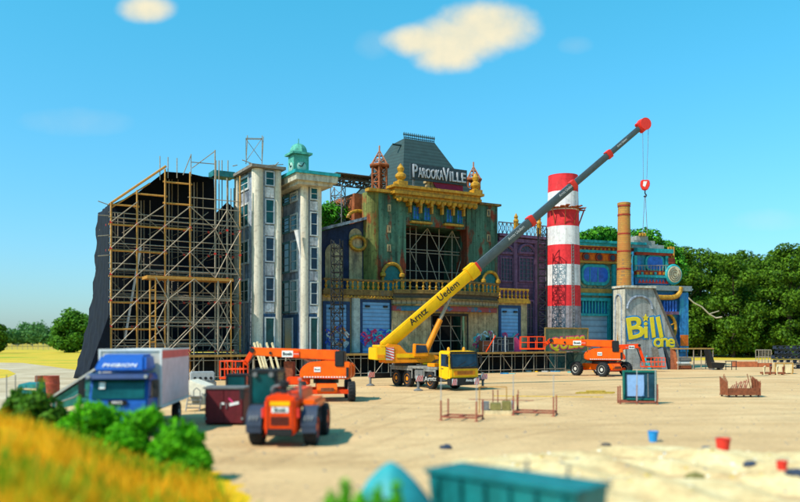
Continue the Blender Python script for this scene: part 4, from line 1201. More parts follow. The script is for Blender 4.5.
# purple building
t = T(A, 'purple_building', 'purple brick warehouse front with barred arched windows', 'building', 497, 0)
x0, x1 = t.X(498, 0), t.X(546, 0); zt = t.Z(520, 238, 0)
mb = MB(); mb.box(x0, x1, 0, 7, 0, zt); mb.build('wall', M_purple, t.o)
mb = MB(); mb.box(x0-.1, x1+.2, -.5, .5, zt+.001, zt+.35); mb.box(x0, x1+.1, -.3, -.002, zt-.6, zt-.15); mb.build('cornice', M_purpletrim, t.o)
for px in (497.7, 515.5, 536.5):
    mb = MB(); t.box(mb, px-1.8, px+1.8, 241, 352, -.1, .25); mb.build('pilaster', M_purpletrim, t.o)
for a, b in ((500, 513), (518.5, 534)):
    xa, xb = t.X(a, 0), t.X(b, 0)
    window(t, a, b, 257, 282, .06, M_purpletrim, M_barred, .18, 4, 5, 'barred_window')
    zc = t.Z((a+b)/2, 253, 0); r = (xb-xa)/2
    mb = MB(); mb.path(arc_pts((xa+xb)/2, zc, -.1, r, r*.85), .2, 6); mb.box(xa-.2, xb+.2, -.2, -.004, zc-.15, zc+.1)
    f = mb.build('fanlight', M_purpletrim, t.o)
    mb = MB(); mb.prism([(p[0], p[2]) for p in arc_pts((xa+xb)/2, zc, 0, r*.95, r*.8)], -.06, -.005); mb.build('pane', M_barred, f)
    mb = MB(); 
    for k in range(1, 6):
        ang = math.pi*k/6; mb.tube(((xa+xb)/2, -.09, zc), ((xa+xb)/2+r*.9*math.cos(ang), -.09, zc+r*.75*math.sin(ang)), .04, 4)
    mb.build('bars', M_purpletrim, f)
window(t, 526, 534, 300, 335, .06, M_purpletrim, M_barred, .2, 2, 3, 'barred_window')
mb = MB(); za = zt+.35; zb_ = t.Z(520, 224, 0); hh = zb_-za
nn = 12
for k in range(nn):
    xa = x0+(x1-x0)*k/nn; xb = x0+(x1-x0)*(k+1)/nn
    mb.tube((xa, -.1, za), (xb, -.1, zb_), .05, 4); mb.tube((xa, -.1, zb_), (xb, -.1, za), .05, 4); mb.tube((xa, -.1, za), (xa, -.1, zb_), .05, 4)
mb.tube((x0, -.1, zb_), (x1, -.1, zb_), .08, 5); mb.build('roof_railing', M_greym, t.o)
for px in (515.5, 538.5):
    x = t.X(px, .2); mb = MB(); mb.box(x-.22, x+.22, -.5, -.1, za, za+1.6); mb.lathe([(.34, 1.6), (.34, 1.75), (.2, 2.0), (.28, 2.2), (.02, 2.7)], (x, -.3, za), 8); mb.build('finial', M_gold, t.o)
# lattice tower beside chimney
t = T(A, 'lattice_mast', 'tall black lattice mast between the purple front and the striped chimney', 'mast', 542.5, 3)
mb = MB(); lattice(mb, (0, 0, ZD), (0, 0, t.Z(542, 228, 3)), 1.05, 18, .06, .045); mb.build('truss', M_blackm, t.o)
mb = MB(); mb.box(-.8, .8, -.8, .8, ZD+.001, ZD+.08); mb.build('base_plate', M_blackm, t.o)

# striped chimney
t = T(A, 'striped_chimney', 'tall chimney in broad red and white bands with a grey foot', 'chimney', 563, 1.5)
dch = A.pt(t.u0, 1.5)[1]
def zc(py): return H+(HY-py)*dch/F
pxm = 1/F*dch
bands = [(177, 14.6, M_redband), (193, 15.0, M_whiteband), (211.5, 15.5, M_redband), (227.5, 15.9, M_whiteband), (246, 16.3, M_redband), (265.5, 16.7, M_whiteband), (286, 17.1, M_redband), (306.5, 17.5, M_greyband), (352, 18.3, None)]
for (a, ra, m), (b, rb, _) in zip(bands[:-1], bands[1:]):
    mb = MB(); mb.lathe([(rb*pxm, zc(b)), (ra*pxm, zc(a))], (0, 0, 0), 48); mb.build('band', m, t.o)
mb = MB(); mb.lathe([(14.6*pxm, zc(177)+.001), (14.7*pxm, zc(177)+.12)], (0, 0, 0), 48); mb.build('rim', M_redband, t.o)
mb = MB()
for k in range(26):
    a = 2*math.pi*k/26; r = 15.4*pxm
    mb.beam((r*math.cos(a), r*math.sin(a), zc(210)), ((r+.9)*math.cos(a+.1), (r+.9)*math.sin(a+.1), zc(210)+.12*(k % 3)), .5, .1)
for a in (200, 235, 270, 305, 340): mb.tube((15.9*pxm*math.cos(R(a)), 15.9*pxm*math.sin(R(a)), zc(226)), ((15.6*pxm+.8)*math.cos(R(a)), (15.6*pxm+.8)*math.sin(R(a)), zc(210)), .06, 5)
mb.build('catwalk', M_rust, t.o)
mb = MB()
for a in (258, 266):
    mb.tube((18.3*pxm*math.cos(R(a)), 18.3*pxm*math.sin(R(a)), ZD), (16.6*pxm*math.cos(R(a)), 16.6*pxm*math.sin(R(a)), zc(246)), .05, 5)
for k in range(34):
    f = k/33; r = (18.3+(16.6-18.3)*f)*pxm+.02; z = ZD+(zc(246)-ZD)*f
    mb.tube((r*math.cos(R(258)), r*math.sin(R(258)), z), (r*math.cos(R(266)), r*math.sin(R(266)), z), .035, 4)
mb.build('ladder', M_greym, t.o)

# --- teal temple building (right)
t = T(B, 'teal_building', 'teal and orange banded building with pill-shaped blue window', 'building', 578, 0)
x0, x1 = t.X(574, 0), t.X(642, 0); Zt = lambda py: t.Z(606, py, 0)
mb = MB(); mb.box(x0, x1, 0, 7, 0, Zt(244)); mb.build('wall', M_tealstone, t.o)
def band(name, ya, yb, out, m):
    mb = MB(); mb.box(x0, x1+.03, -out, -.002, Zt(yb), Zt(ya)); return mb.build(name, m, t.o)
mb = MB(); mb.box(x0, x1+.2, -.75, 6, Zt(244)+.001, Zt(241.5)); mb.build('cornice', M_tealtrim, t.o)
band('upper_trim', 244, 247, .55, M_tealtrim); band('brown_band', 247, 251.2, .35, M_brownband); band('middle_trim', 251.2, 253.8, .6, M_tealtrim)
band('orange_band', 253.8, 261.8, .25, M_orangeband); band('lower_trim', 261.8, 264, .45, M_ochband); band('ochre_band', 289, 293.5, .2, M_ochband)
band('yellow_line', 247, 247.7, .60, M_gold); band('yellow_line', 262.6, 263.4, .5, M_gold); band('lower_ornament', 293.5, 296, .35, M_tealtrim)
for px in (576.5, 614.5):
    mb = MB(); t.box(mb, px-1.5, px+1.5, 264.2, 352, .003, .35); mb.build('pilaster', M_tealtrim, t.o)
for k in range(9):
    mb = MB(); px = 580+4.1*k; t.box(mb, px, px+1.6, 248.2, 250.6, .351, .45); mb.build('dentil', M_gold if k % 2 else M_orangeband, t.o)
for px in (586, 599, 612):
    mb = MB(); mb.lathe([(.55, -.1), (.6, 0), (.5, .12)], (t.X(px, .3), -.3, Zt(258)), 16, 'y'); f = mb.build('porthole', M_brownband, t.o)
    mb = MB(); mb.lathe([(.36, -.03), (.36, .03)], (t.X(px, .3), -.44, Zt(258)), 14, 'y'); mb.build('pane', M_barred, f)
def pill(xa, xb, za, zb, n=8):
    r = (zb-za)*.38; out = []
    for cx, cz, a0 in ((xb-r, zb-r, 0), (xa+r, zb-r, 90), (xa+r, za+r, 180), (xb-r, za+r, 270)):
        for k in range(n+1): out.append((cx+r*math.cos(R(a0+90*k/n)), cz+r*math.sin(R(a0+90*k/n))))
    return out
mb = MB(); mb.prism(pill(t.X(580, 0), t.X(609, 0), Zt(286), Zt(264.8)), -.3, -.003); f = mb.build('pill_window', M_tealtrim, t.o, .08)
mb = MB(); mb.prism(pill(t.X(582.5, 0), t.X(606.5, 0), Zt(282.5), Zt(268)), -.33, -.301); mb.build('pane', M_blueglass, f)
mb = MB()
for px in (590, 598): t.box(mb, px-.4, px+.4, 268.2, 282.3, .301, .38)
mb.build('mullion', M_tealtrim, f)
# grille and shutter
mb = MB(); t.box(mb, 578.5, 611, 298, 301, 0.003, .5); t.box(mb, 578.5, 581, 301, 352, .003, .45); t.box(mb, 608.5, 611, 301, 352, .003, .45); t.box(mb, 581, 608.5, 313.5, 316, .003, .42); f = mb.build('doorway', M_tealtrim, t.o)
for k in range(9):
    mb = MB(); px = 582.5+k*3.1; t.box(mb, px, px+1.3, 301.2, 313.3, .05, .3); mb.build('grille_bar', M_tealtrim, f)
mb = MB(); t.box(mb, 581.1, 608.4, 301.1, 313.4, .003, .04); mb.build('pane', M_blueglass, f)
mb = MB(); t.box(mb, 581.1, 608.4, 316.1, 352, .003, .1); mb.build('shutter', slats('pale_blue_shutter', (.20, .36, .50), .8, 2, .5, .5), f)
# upper right storey
xb0, xb1 = t.X(634, 1), t.X(669, 1)
zA = lambda py: t.Z(650, py, 1)
mb = MB(); mb.box(xb0, xb1, -1, 5, 0, zA(252)); mb.build('upper_storey', M_blue, t.o)
for nm, ya, yb, out, m in (('crown_band', 249, 253, .7, M_tealtrim), ('dark_band', 253, 255.5, .5, M_brownband), ('rust_band', 271, 275.5, .5, M_brownband), ('pale_band', 275.5, 278, .7, M_tealtrim), ('zigzag_base', 278, 284.5, .3, M_blue)):
    mb = MB(); mb.box(xb0, xb1+.2, -1-out, -1.002, zA(yb), zA(ya)); mb.build(nm, m, t.o)
n = 9; mb = MB()
for k in range(n):
    xa = xb0+.4+(xb1-xb0-.8)*k/n; xe = xb0+.4+(xb1-xb0-.8)*(k+1)/n; mb.prism([(xa, zA(283.5)), (xe, zA(283.5)), ((xa+xe)/2, zA(279.5))], -1.36, -1.301)
mb.build('zigzag', M_red, t.o)
for (a, b, c, d) in ((632, 664, 244.5, 249), (634, 655, 240.5, 244.5), (636.5, 648, 236, 240.5)):
    mb = MB(); t.box(mb, a, b, c, d, -3, .6); mb.build('stepped_block', mat('grey_stone_blocks', (.30, .31, .29), .9, 0, .25, .6), t.o)
for px, ya, yb in ((640, 233, 236), (642.5, 232.5, 236), (645, 233, 236), (668.5, 247, 258), (671, 246.5, 258), (673.5, 247, 258)):
    mb = MB(); mb.tube(t.p(px, yb, .8), t.p(px, ya, .8), .16, 8); mb.build('pipe', M_gold, t.o)
mb = MB(); t.box(mb, 667, 675, 258, 263.5, .2, 1.4); mb.build('pipe_base', M_brownband, t.o)
for k in range(7):
    mb = MB(); px = 637+4.4*k; t.box(mb, px, px+2.2, 272, 274.6, 1.501, 1.58); mb.build('dentil', (M_gold, M_tealtrim, M_orangeband)[k % 3], t.o)
for px in (636, 667):
    mb = MB(); t.box(mb, px-1.3, px+1.3, 255.6, 271, 1.003, 1.4); mb.build('pilaster', M_tealtrim, t.o)
xa, xb = t.X(646, 1), t.X(661, 1)
mb = MB(); mb.prism(pill(xa-.3, xb+.3, zA(270.8), zA(255.6)), -1.3, -1.003); f = mb.build('bay_window', M_tealtrim, t.o); mb = MB(); mb.prism(pill(xa, xb, zA(269.5), zA(256.8)), -1.34, -1.301); mb.build('pane', M_blueglass, f)
mb = MB()
for px in range(636, 669, 3): mb.tube(t.p(px, 271, 1.6), t.p(px, 265.5, 1.6), .04, 4)
mb.tube(t.p(635, 265.5, 1.6), t.p(669, 265.5, 1.6), .05, 5); mb.build('railing', M_steel, t.o)
# round disc
c = t.p(673.5, 274.5, 1.6); mb = MB(); mb.lathe([(1.25, -.2), (1.4, 0), (1.25, .15)], c, 28, 'y'); f = mb.build('round_plaque', M_tealtrim, t.o)
mb = MB(); mb.lathe([(1.1, -.05), (1.1, .05)], c-Vector((0, .22, 0)), 28, 'y'); mb.build('plaque_face', mat('cream_plaque', (.62, .52, .34), .7), f)
mb = MB(); 
for r in (.3, .6, .9): mb.path([(c.x+r*math.cos(R(a)), c.y-.3, c.z+r*math.sin(R(a))) for a in range(int(r*100), 330+int(r*100), 24)], .05, 5)
mb.build('plaque_scrolls', M_oldsteel, f)
# lower right wing
xw0, xw1 = t.X(650, 1.5), t.X(688, 1.5); zW = lambda py: t.Z(670, py, 1.5)
mb = MB(); mb.box(xw0, xw1, -1.5, 4, 0, zW(291)); mb.build('lower_wing', M_blue, t.o)
mb = MB(); mb.box(xw0-1.0, xw1+.15, -2.1, 4.1, zW(291)+.001, zW(286)); mb.build('wing_cornice', mat('blue_grey_ledge', (.20, .25, .27), .8, 0, .25, .8), t.o)
mb = MB(); mb.path([t.p(655, 297, 2), t.p(663, 297.5, 2), t.p(672, 297.5, 2), t.p(677, 296, 2), t.p(680, 292, 2), t.p(680.5, 287, 2)], .34, 8); mb.build('gold_pipe', M_gold, t.o)
for k in range(5):
    mb = MB(); px = 664+k*2.9; mb.tube(t.p(px, 311.5, 1.8), t.p(px, 301, 1.8), .17, 8); mb.build('glass_tube', M_blueglass, t.o)
mb = MB(); t.box(mb, 661, 679, 311.5, 314.5, 1.502, 2.2); mb.build('purple_ledge', M_purpletrim, t.o)
mb = MB(); t.box(mb, 680, 688.5, 293, 352, 1.503, 1.95); mb.build('pilaster', M_blue, t.o)
mb = MB(); t.box(mb, 680.5, 688.3, 335, 346, 1.951, 2.0); mb.build('rust_patch', M_orangeband, t.o)
c = t.p(665, 328, 1.9); mb = MB(); mb.path([(c.x+1.75*math.cos(R(a)), c.y, c.z+2.0*math.sin(R(a))) for a in range(0, 361, 20)], .22, 8)
for a in (20, 80, 140): mb.tube((c.x-1.7*math.cos(R(a)), c.y, c.z-1.95*math.sin(R(a))), (c.x+1.7*math.cos(R(a)), c.y, c.z+1.95*math.sin(R(a))), .09, 6)
mb.build('golden_wheel', M_gold, t.o)
foliage('artificial_hedge', 'rounded green foliage along the roof of the teal building left of the brick chimney', 598, -5, fb(B, 598, -5, [(582, 240, 1.2), (588, 236, 1.1), (594, 234, 1.1), (600, 233, 1.2), (606, 234, 1.1), (612, 236, 1.1), (618, 238, 1.2), (585, 243, 1.3), (595, 241, 1.4), (606, 241, 1.4), (615, 243, 1.3)]), 4200, .22, 61, B)
foliage('artificial_hedge', 'dark green foliage hump behind the stepped blocks and round plaque', 655, -5, fb(B, 655, -5, [(630, 240, 1.4), (636, 236, 1.3), (643, 235, 1.3), (650, 238, 1.4), (656, 243, 1.4), (662, 248, 1.4), (668, 250, 1.3), (674, 254, 1.3), (678, 262, 1.3), (672, 262, 1.6), (660, 258, 1.6), (648, 248, 1.6), (679, 270, 1.3)]), 4600, .22, 62, B)

# graffiti concrete wall
vw = 4.0
t = T(B, 'concrete_wall', 'grey concrete buttress wall with yellow graffiti and sloping right edge', 'wall', 625, vw)
zb = lambda py: t.Z(640, py, vw)
pts = [(t.X(625, vw), 0), (t.X(682, vw), 0), (t.X(677, vw), zb(347)), (t.X(653, vw), zb(288)), (t.X(625, vw), zb(288))]
ybk = t.Y(B.vv(614.5, t.u0))
mb = MB(); mb.prism(pts, 0, ybk); mb.build('wall', M_billwall, t.o)
mb = MB(); mb.box(-.12, -.002, -.1, ybk+.1, 0, zb(289)); mb.build('side_wall', M_concside, t.o)
mb = MB(); mb.box(-.3, t.X(653, vw)+.3, -.3, ybk+.2, zb(288)+.001, zb(285.8)); mb.build('coping', M_concside, t.o)
mb = MB(); xa, xb = t.X(627, vw), t.X(652, vw); r = (xb-xa)/2
mb.path(arc_pts((xa+xb)/2, zb(309), -.05, r, r*.85), .17, 6); mb.build('arch_moulding', M_pale, t.o)
mb = MB(); y0, y1 = .5, ybk-.4; mb.path([(-.16, (y0+y1)/2+(y1-y0)/2*math.cos(R(a)), zb(303)+1.1*math.sin(R(a))) for a in range(0, 181, 15)], .13, 6); mb.tube((-.16, y0, ZD), (-.16, y0, zb(303)), .1, 6); mb.tube((-.16, y1, ZD), (-.16, y1, zb(303)), .1, 6); mb.build('side_arch_moulding', M_pale, t.o)
mb = MB(); mb.beam((t.X(653.5, vw)+.05, -.08, zb(288)), (t.X(677.5, vw)+.05, -.08, zb(347)), .12, .3); mb.build('sloping_edge', M_oldsteel, t.o)
GY = mat('yellow_spray_paint', (.78, .58, .02), .6, 0, .12, .8); GD = mat('blue_outline_spray', (.03, .20, .42), .6)
sz = (zb(318)-zb(338))
for nm, m, off, dy in (('graffiti_outline', GD, .26, -.02), ('graffiti_letters', GY, .08, -.09)):
    for ch, sz_, px, py, rt in (('B', 3.9, 634.5, 329, -9), ('i', 3.0, 645.5, 330.5, -2), ('l', 3.7, 652.5, 328.5, -8), ('l', 3.9, 659.5, 328.5, -13)):
        k = text(nm, ch, m, t.o, sz_, (t.X(px, vw), dy, zb(py)), (R(90), R(rt), 0), .01, off, 1.3); k.scale.z = .12
    for ch, sz_, px, py, rt in (('o', 2.4, 657.5, 341.5, 4), ('n', 2.3, 664, 341.2, -2), ('e', 2.4, 670.5, 341.8, 6)):
        k = text(nm, ch, m, t.o, sz_, (t.X(px, vw), dy-.05, zb(py)), (R(90), R(rt), 0), .01, off*.75, 1.15); k.scale.z = .12
mb = MB(); st = []
for k in range(10):
    a = R(90+36*k); rr = .55 if k % 2 == 0 else .24; st.append((t.X(645.5, vw)+rr*math.cos(a), zb(318)+rr*math.sin(a)))
mb.prism(st, -.07, -.02); mb.build('graffiti_star', GY, t.o)
# brick chimney
t = T(B, 'brick_chimney', 'slender yellow brick chimney rising behind the grey graffiti wall', 'chimney', 624, 2.6)
dch = B.pt(t.u0, 2.6)[1]; pxm = 1/F*dch
mb = MB(); mb.lathe([(8.0*pxm, 0), (7.2*pxm, zc(290)), (5.9*pxm, zc(207))], (0, 0, 0), 28); mb.build('shaft', M_ybrick, t.o)
for ya, w in ((207, 6.3), (216, 6.4), (235, 6.5), (252.5, 6.8), (270, 7.1)):
    mb = MB(); mb.lathe([(w*pxm, 0), (w*pxm, .22)], (0, 0, H+(HY-ya)*dch/F), 28); mb.build('collar', M_brownband, t.o)
mb = MB(); mb.lathe([(5.9*pxm, 0), (6.5*pxm, .2), (6.5*pxm, .45), (5.6*pxm, .5)], (0, 0, H+(HY-206.5)*dch/F), 28); mb.build('rim', M_ybrick, t.o)
# graffiti panel on the deck
t = T(A, 'graffiti_panel', 'olive board with yellow and red graffiti letters on the stage beside the chimney', 'panel', 545, 4.5, z=ZD)
x0, x1 = t.X(545, 4.5), t.X(588, 4.5); zt = t.Z(566, 328, 4.5)
mb = MB(); mb.box(x0, x1, 0, .12, .01, zt); mb.build('board', mat('olive_board', (.16, .19, .10), .8, 0, .3, .6, patch=(.28, .24, .14), plo=.55, phi=.68), t.o)
mb = MB(); mb.box(x0-.05, x1+.05, -.06, -.002, zt-.1, zt+.05); mb.box(x0-.05, x0+.08, -.06, -.002, .01, zt-.101); mb.box(x1-.08, x1+.05, -.06, -.002, .01, zt-.101); mb.build('frame', M_deckwood, t.o)
for nm, m, off, dy in (('graffiti_outline', GR, .20, -.01), ('graffiti_letters', GY, .08, -.05)):
    text(nm, 'QUESS', m, t.o, 1.9, ((x0+x1)/2, dy, .95), (R(90), R(-3), 0), .012, off, 1.0, .15).scale.z = .12

# ------------------------------------------------------------------ VEHICLES
def wheel(par, c, ang, r, w, rimm, M=None, name='wheel', treads=True):
    """tyre with a rim as sub-part; axle along local y turned by ang"""
    Rm = Matrix.Translation(c) @ Matrix.Rotation(ang, 4, 'Z')
    if M is not None: Rm = M @ Rm
    mb = MB(Rm); mb.lathe([(r*.58, -w*.42), (r*.62, -w/2), (r*.93, -w/2), (r, -w*.36), (r, w*.36), (r*.93, w/2), (r*.62, w/2), (r*.58, w*.42)], (0, 0, 0), 28, 'y')
    if treads:
        for k in range(20):
            a = 2*math.pi*k/20
            mb.beam((r*.995*math.cos(a), -w*.42, r*.995*math.sin(a)), (r*.995*math.cos(a+.12), w*.0, r*.995*math.sin(a+.12)), .05, .05)
            mb.beam((r*.995*math.cos(a+.12), w*.0, r*.995*math.sin(a+.12)), (r*.995*math.cos(a), w*.42, r*.995*math.sin(a)), .05, .05)
    o = mb.build(name, M_rubber, par)
    mb = MB(Rm)
    for s_ in (-1, 1):
        mb.lathe([(r*.60, s_*w*.40), (r*.57, s_*w*.47), (r*.48, s_*w*.36), (r*.30, s_*w*.24), (r*.28, s_*w*.40), (r*.16, s_*w*.46), (.02, s_*w*.46)], (0, 0, 0), 24, 'y')
    mb.build('rim', rimm, o)
    return o
M_hazard = None
def hazard(par, name, x0, x1, y, z0, z1, n=4, ax='y'):
    """white plate with red slanting bars, facing -y (or -x)"""
    def f(a, b, d): return (a, y-d, b) if ax == 'y' else (y+d, a, b)
    mb = MB(); mb.hexa([f(x0, z0, 0), f(x1, z0, 0), f(x1, z1, 0), f(x0, z1, 0)], [f(x0, z0, .02), f(x1, z0, .02), f(x1, z1, .02), f(x0, z1, .02)])
    o = mb.build(name, M_white, par)
    mb = MB(); h = z1-z0; st = (x1-x0)/n
    for k in range(-2, n+1):
        a = x0+k*st; q = []
        lo, hi = a, a+st*.5; dx = h*.9
        P = [(lo, z0), (hi, z0), (hi+dx, z1), (lo+dx, z1)]
        # clip to plate in x
        def clip(P, lim, sgn):
            out = []
            for i in range(len(P)):
                p, q_ = P[i], P[(i+1) % len(P)]
                ip, iq = sgn*(p[0]-lim) >= 0, sgn*(q_[0]-lim) >= 0
                if ip: out.append(p)
                if ip != iq:
                    t_ = (lim-p[0])/(q_[0]-p[0]); out.append((lim, p[1]+t_*(q_[1]-p[1])))
            return out
        P = clip(P, x0, 1); P = clip(P, x1, -1) if len(P) > 2 else []
        if len(P) > 2: mb.poly([f(a_, b_, .024) for a_, b_ in P])
    if mb.f: mb.build('red_bars', M_red, o, smooth=False)
    return o

# --- boom lifts (x to the right of the picture, boom to -x)
def boom_lift(label, loc, rz, k, chassis, jib, basket, mirror=False, paint=None, boomlen=4.5, group='orange boom lifts'):
    om = paint or M_orange
    r = thing('boom_lift', label, 'boom lift', loc, rz, group)
    K = Matrix.Diagonal((-k if mirror else k, k, k, 1))
    C_ = K @ Matrix.Rotation(chassis, 4, 'Z')            # chassis frame: heading along x
    def m(): return MB(K)
    mb = MB(C_); mb.prism([(-1.75, .55), (1.75, .55), (1.85, .75), (1.6, 1.1), (-1.6, 1.1), (-1.85, .75)], -.62, .62); mb.build('chassis', om, r, .03*k)
    mb = MB(C_)
    for sx in (-1.5, 1.5): mb.box(sx-.16, sx+.16, -1.35, 1.35, .48, .74)
    mb.build('axle', M_orange2, r, .02)
    mb = MB(C_); mb.lathe([(.8, 1.08), (.8, 1.32)], (0, 0, 0), 20); mb.build('slew_ring', M_blackm, r)
    for sx in (-1.5, 1.5):
        for sy in (-1.5, 1.5): wheel(r, (sx, sy, .62), 0, .62, .44, M_rim, C_)
    mb = MB(C_); mb.box(1.86, 1.90, -.4, .4, .66, .88); mb.box(-1.90, -1.86, -.4, .4, .66, .88); pl_ = mb.build('name_plate', M_brown, r)
    # turntable body: two rounded covers and a counterweight
    mb = m(); mb.prism([(-1.45, 1.42), (1.6, 1.36), (1.72, 1.6), (1.72, 2.35), (1.5, 2.5), (.1, 2.52), (-.9, 2.42), (-1.35, 2.1), (-1.5, 1.75)], -1.15, -.28); mb.build('turntable_cover', om, r, .08*k)
    mb = m(); mb.prism([(-1.3, 1.42), (1.6, 1.36), (1.72, 1.6), (1.72, 2.3), (.1, 2.4), (-.9, 2.3), (-1.3, 2.0)], .28, 1.15); mb.build('turntable_cover', om, r, .08*k)
    mb = m(); mb.box(-1.2, 1.5, -.275, .275, 1.33, 2.2); mb.build('turntable_frame', M_blackm, r)
    mb = m()
    for i in range(16): mb.box(-1.2+i*.17, -1.1+i*.17, -1.19, -1.13, 1.47, 1.54)
    mb.build('stripe_band', M_white, r)
    mb = m(); mb.box(.75, 1.32, -1.22, -.2, 2.15, 3.12); mb.build('pivot_housing', M_blackm, r, .05)
    mb = m(); mb.box(1.45, 1.6, -1.2, -1.14, 1.5, 2.1); mb.build('grille', M_blackm, r)
    # boom
    yb = -.62
    mb = m(); mb.hexa([(-boomlen, yb-.26, 2.83), (-boomlen, yb+.26, 2.83), (-boomlen, yb+.26, 3.33), (-boomlen, yb-.26, 3.33)], [(1.0, yb-.30, 2.5), (1.0, yb+.30, 2.5), (1.0, yb+.30, 3.16), (1.0, yb-.30, 3.16)])
    b = mb.build('boom', om, r, .04*k)
    mb = m(); mb.lathe([(.16, -.34), (.16, .34)], (-boomlen-.02, yb, 3.15), 14, 'y'); mb.lathe([(.09, -.33), (.09, .33)], (-boomlen+1.15, yb, 2.98), 10, 'y'); mb.build('pivot_pin', M_blackm, b)
    mb = m(); mb.tube((-.4, yb, 2.2), (-1.5, yb, 2.75), .09, 8); mb.build('ram', M_steel, b)
    j0, j1 = jib
    mb = m(); mb.beam((j0[0], yb, j0[1]), (j1[0], yb, j1[1]), .22, .30); mb.build('jib', M_orange2, r, .03)
    mb = m(); mb.beam((j0[0]+.28, yb, j0[1]-.12), (j1[0]+.3, yb, j1[1]+.1), .1, .1); mb.build('levelling_ram', M_blackm, r)
    # basket
    bx, bz, bl = basket
    mb = m(); mb.box(bx, bx+bl, yb-.55, yb+.55, bz, bz+.12); mb.build('basket_floor', M_orange2, r)
    mb = m()
    for z in (bz+.62, bz+1.12):
        for y in (yb-.52, yb+.52): mb.tube((bx, y, z), (bx+bl, y, z), .035, 6)
        for x in (bx, bx+bl): mb.tube((x, yb-.52, z), (x, yb+.52, z), .035, 6)
    for i in range(4):
        for y in (yb-.52, yb+.52): mb.tube((bx+bl*i/3, y, bz), (bx+bl*i/3, y, bz+1.12), .035, 6)
    mb.build('basket_rail', M_orange2, r)
    mb = m(); mb.box(bx+bl*.55, bx+bl*.85, yb-.5, yb-.25, bz+.8, bz+1.2); mb.build('control_box', M_blackm, r)
    # name plates
    sgn = -1 if mirror else 1
    mb = m(); mb.box(-2.62, -1.92, yb-.335, yb-.30, 2.73, 3.13); p = mb.build('sign_plate', M_white, r)
    text('lettering', 'Boels', M_blackl, p, .27*k, (sgn*-2.27*k, (yb-.345)*k, 2.93*k), ext=.004, off=.006)
    mb = m(); mb.box(-1.91, -1.52, yb-.335, yb-.30, 2.75, 3.10); p = mb.build('sign_plate', M_orange2, r)
    text('lettering', 'RENTAL', M_white, p, .10*k, (sgn*-1.715*k, (yb-.345)*k, 2.92*k), ext=.004)
    mb = m(); mb.box(-.55, -.15, -1.185, -1.13, 1.82, 2.12); p = mb.build('sign_plate', M_white, r)
    text('lettering', 'Boels', M_blackl, p, .15*k, (sgn*-.35*k, -1.195*k, 1.97*k), ext=.004)
    return r
L = boom_lift('orange boom lift with its boom folded left, standing between telehandler and crane', G(326, 400), R(-4), 1.0, R(-78), ((-4.45, 3.3), (-5.05, 2.25)), (-6.5, 1.35, 1.5))
mb = MB(); mb.box(-2.62, -2.0, -.45, .2, 1.05, 2.45); mb.build('boom_rest', M_brown, L, .03)
mb = MB(); mb.box(-2.3, -.9, -1.0, -.5, 1.0, 1.5); mb.build('tool_box', M_orange2, L, .05)
boom_lift('large orange boom lift before the graffiti board, its basket held over the stage edge', G(601, 375.8), R(-3), 1.19, R(-52), ((-4.5, 3.25), (-5.1, 2.7)), (-7.2, 2.35, 2.1))
boom_lift('red-orange boom lift half hidden behind the larger one, basket lowered on the right', (25.2, 93.5, 0), R(4), 1.0, R(10), ((-3.3, 2.95), (-3.9, 1.2)), (-6.3, .55, 2.6), True, M_orange2, 3.2)

# --- mobile crane (heading +x)
cr_h = math.atan2(-.857, .515)
cr = thing('mobile_crane', 'yellow truck crane with long grey boom raised to the right', 'crane', (2.05, 62.9, 0), cr_h)
M_undergrey = mat('grey_carrier_paint', (.26, .25, .23), .6, 0, .25, 1)
mb = MB(); mb.box(-3.5, 3.75, -.55, .55, .75, 1.35); mb.build('carrier_frame', M_blackm, cr)
mb = MB(); mb.box(-3.5, 3.6, -1.3, 1.3, 1.52, 1.72); mb.build('carrier_deck', M_undergrey, cr, .03)
mb = MB()
for sy in (-1.28, 1.28):
    for (a, b) in ((-3.35, .1), (1.75, 3.45)):
        y0, y1 = (sy-.04, sy+.02) if sy < 0 else (sy-.02, sy+.04)
        n = 6
        mb.box(a, b, min(y0, y1), max(y0, y1), 1.36, 1.52); mb.box(a, a+.12, y0, y1, .75, 1.36); mb.box(b-.12, b, y0, y1, .75, 1.36)
mb.build('mudguard', M_undergrey, cr)
mb = MB(); mb.box(.3, 1.6, -1.25, -.7, .7, 1.45); mb.box(.3, 1.6, .7, 1.25, .7, 1.45); mb.build('fuel_tank', M_greym, cr, .06)
for ax in (-2.5, -.8, 2.6):
    for sy in (-1.08, 1.08): wheel(cr, (ax, sy, .68), 0, .68, .42, M_amber)
# driver's cab
mb = MB(); prof = [(3.8, .95), (5.25, .75), (5.42, 1.0), (5.4, 1.75), (5.22, 2.92), (4.0, 3.0), (3.8, 2.9)]
mb.prism(prof, -1.27, 1.27); cab = mb.build('driver_cab', M_yellow, cr, .06)
mb = MB(); mb.hexa([(5.425, -1.12, 1.80), (5.425, 1.12, 1.80), (5.27, 1.12, 2.76), (5.27, -1.12, 2.76)], [(5.455, -1.12, 1.80), (5.455, 1.12, 1.80), (5.30, 1.12, 2.76), (5.30, -1.12, 2.76)]); mb.build('windscreen', glass('windscreen_glass', (.015, .035, .06)), cab)
mb = MB(); mb.box(5.43, 5.47, -1.13, 1.13, 1.66, 1.78); mb.tube((5.50, -.6, 1.85), (5.46, .1, 2.2), .02, 5); mb.tube((5.50, .3, 1.85), (5.46, .95, 2.15), .02, 5); mb.build('wiper', M_blackm, cab)
mb = MB(); mb.prism([(4.15, 1.85), (5.1, 1.8), (4.98, 2.72), (4.15, 2.75)], -1.30, -1.271); mb.build('side_window', M_winglass, cab)
mb = MB(); mb.box(5.40, 5.445, -.95, .95, 1.18, 1.52); gr_ = mb.build('grille', M_amber, cab)
mb = MB()
for k in range(5): mb.box(5.446, 5.456, -.7, .7, 1.24+.05*k, 1.262+.05*k)
mb.build('grille_slat', M_brown, gr_)
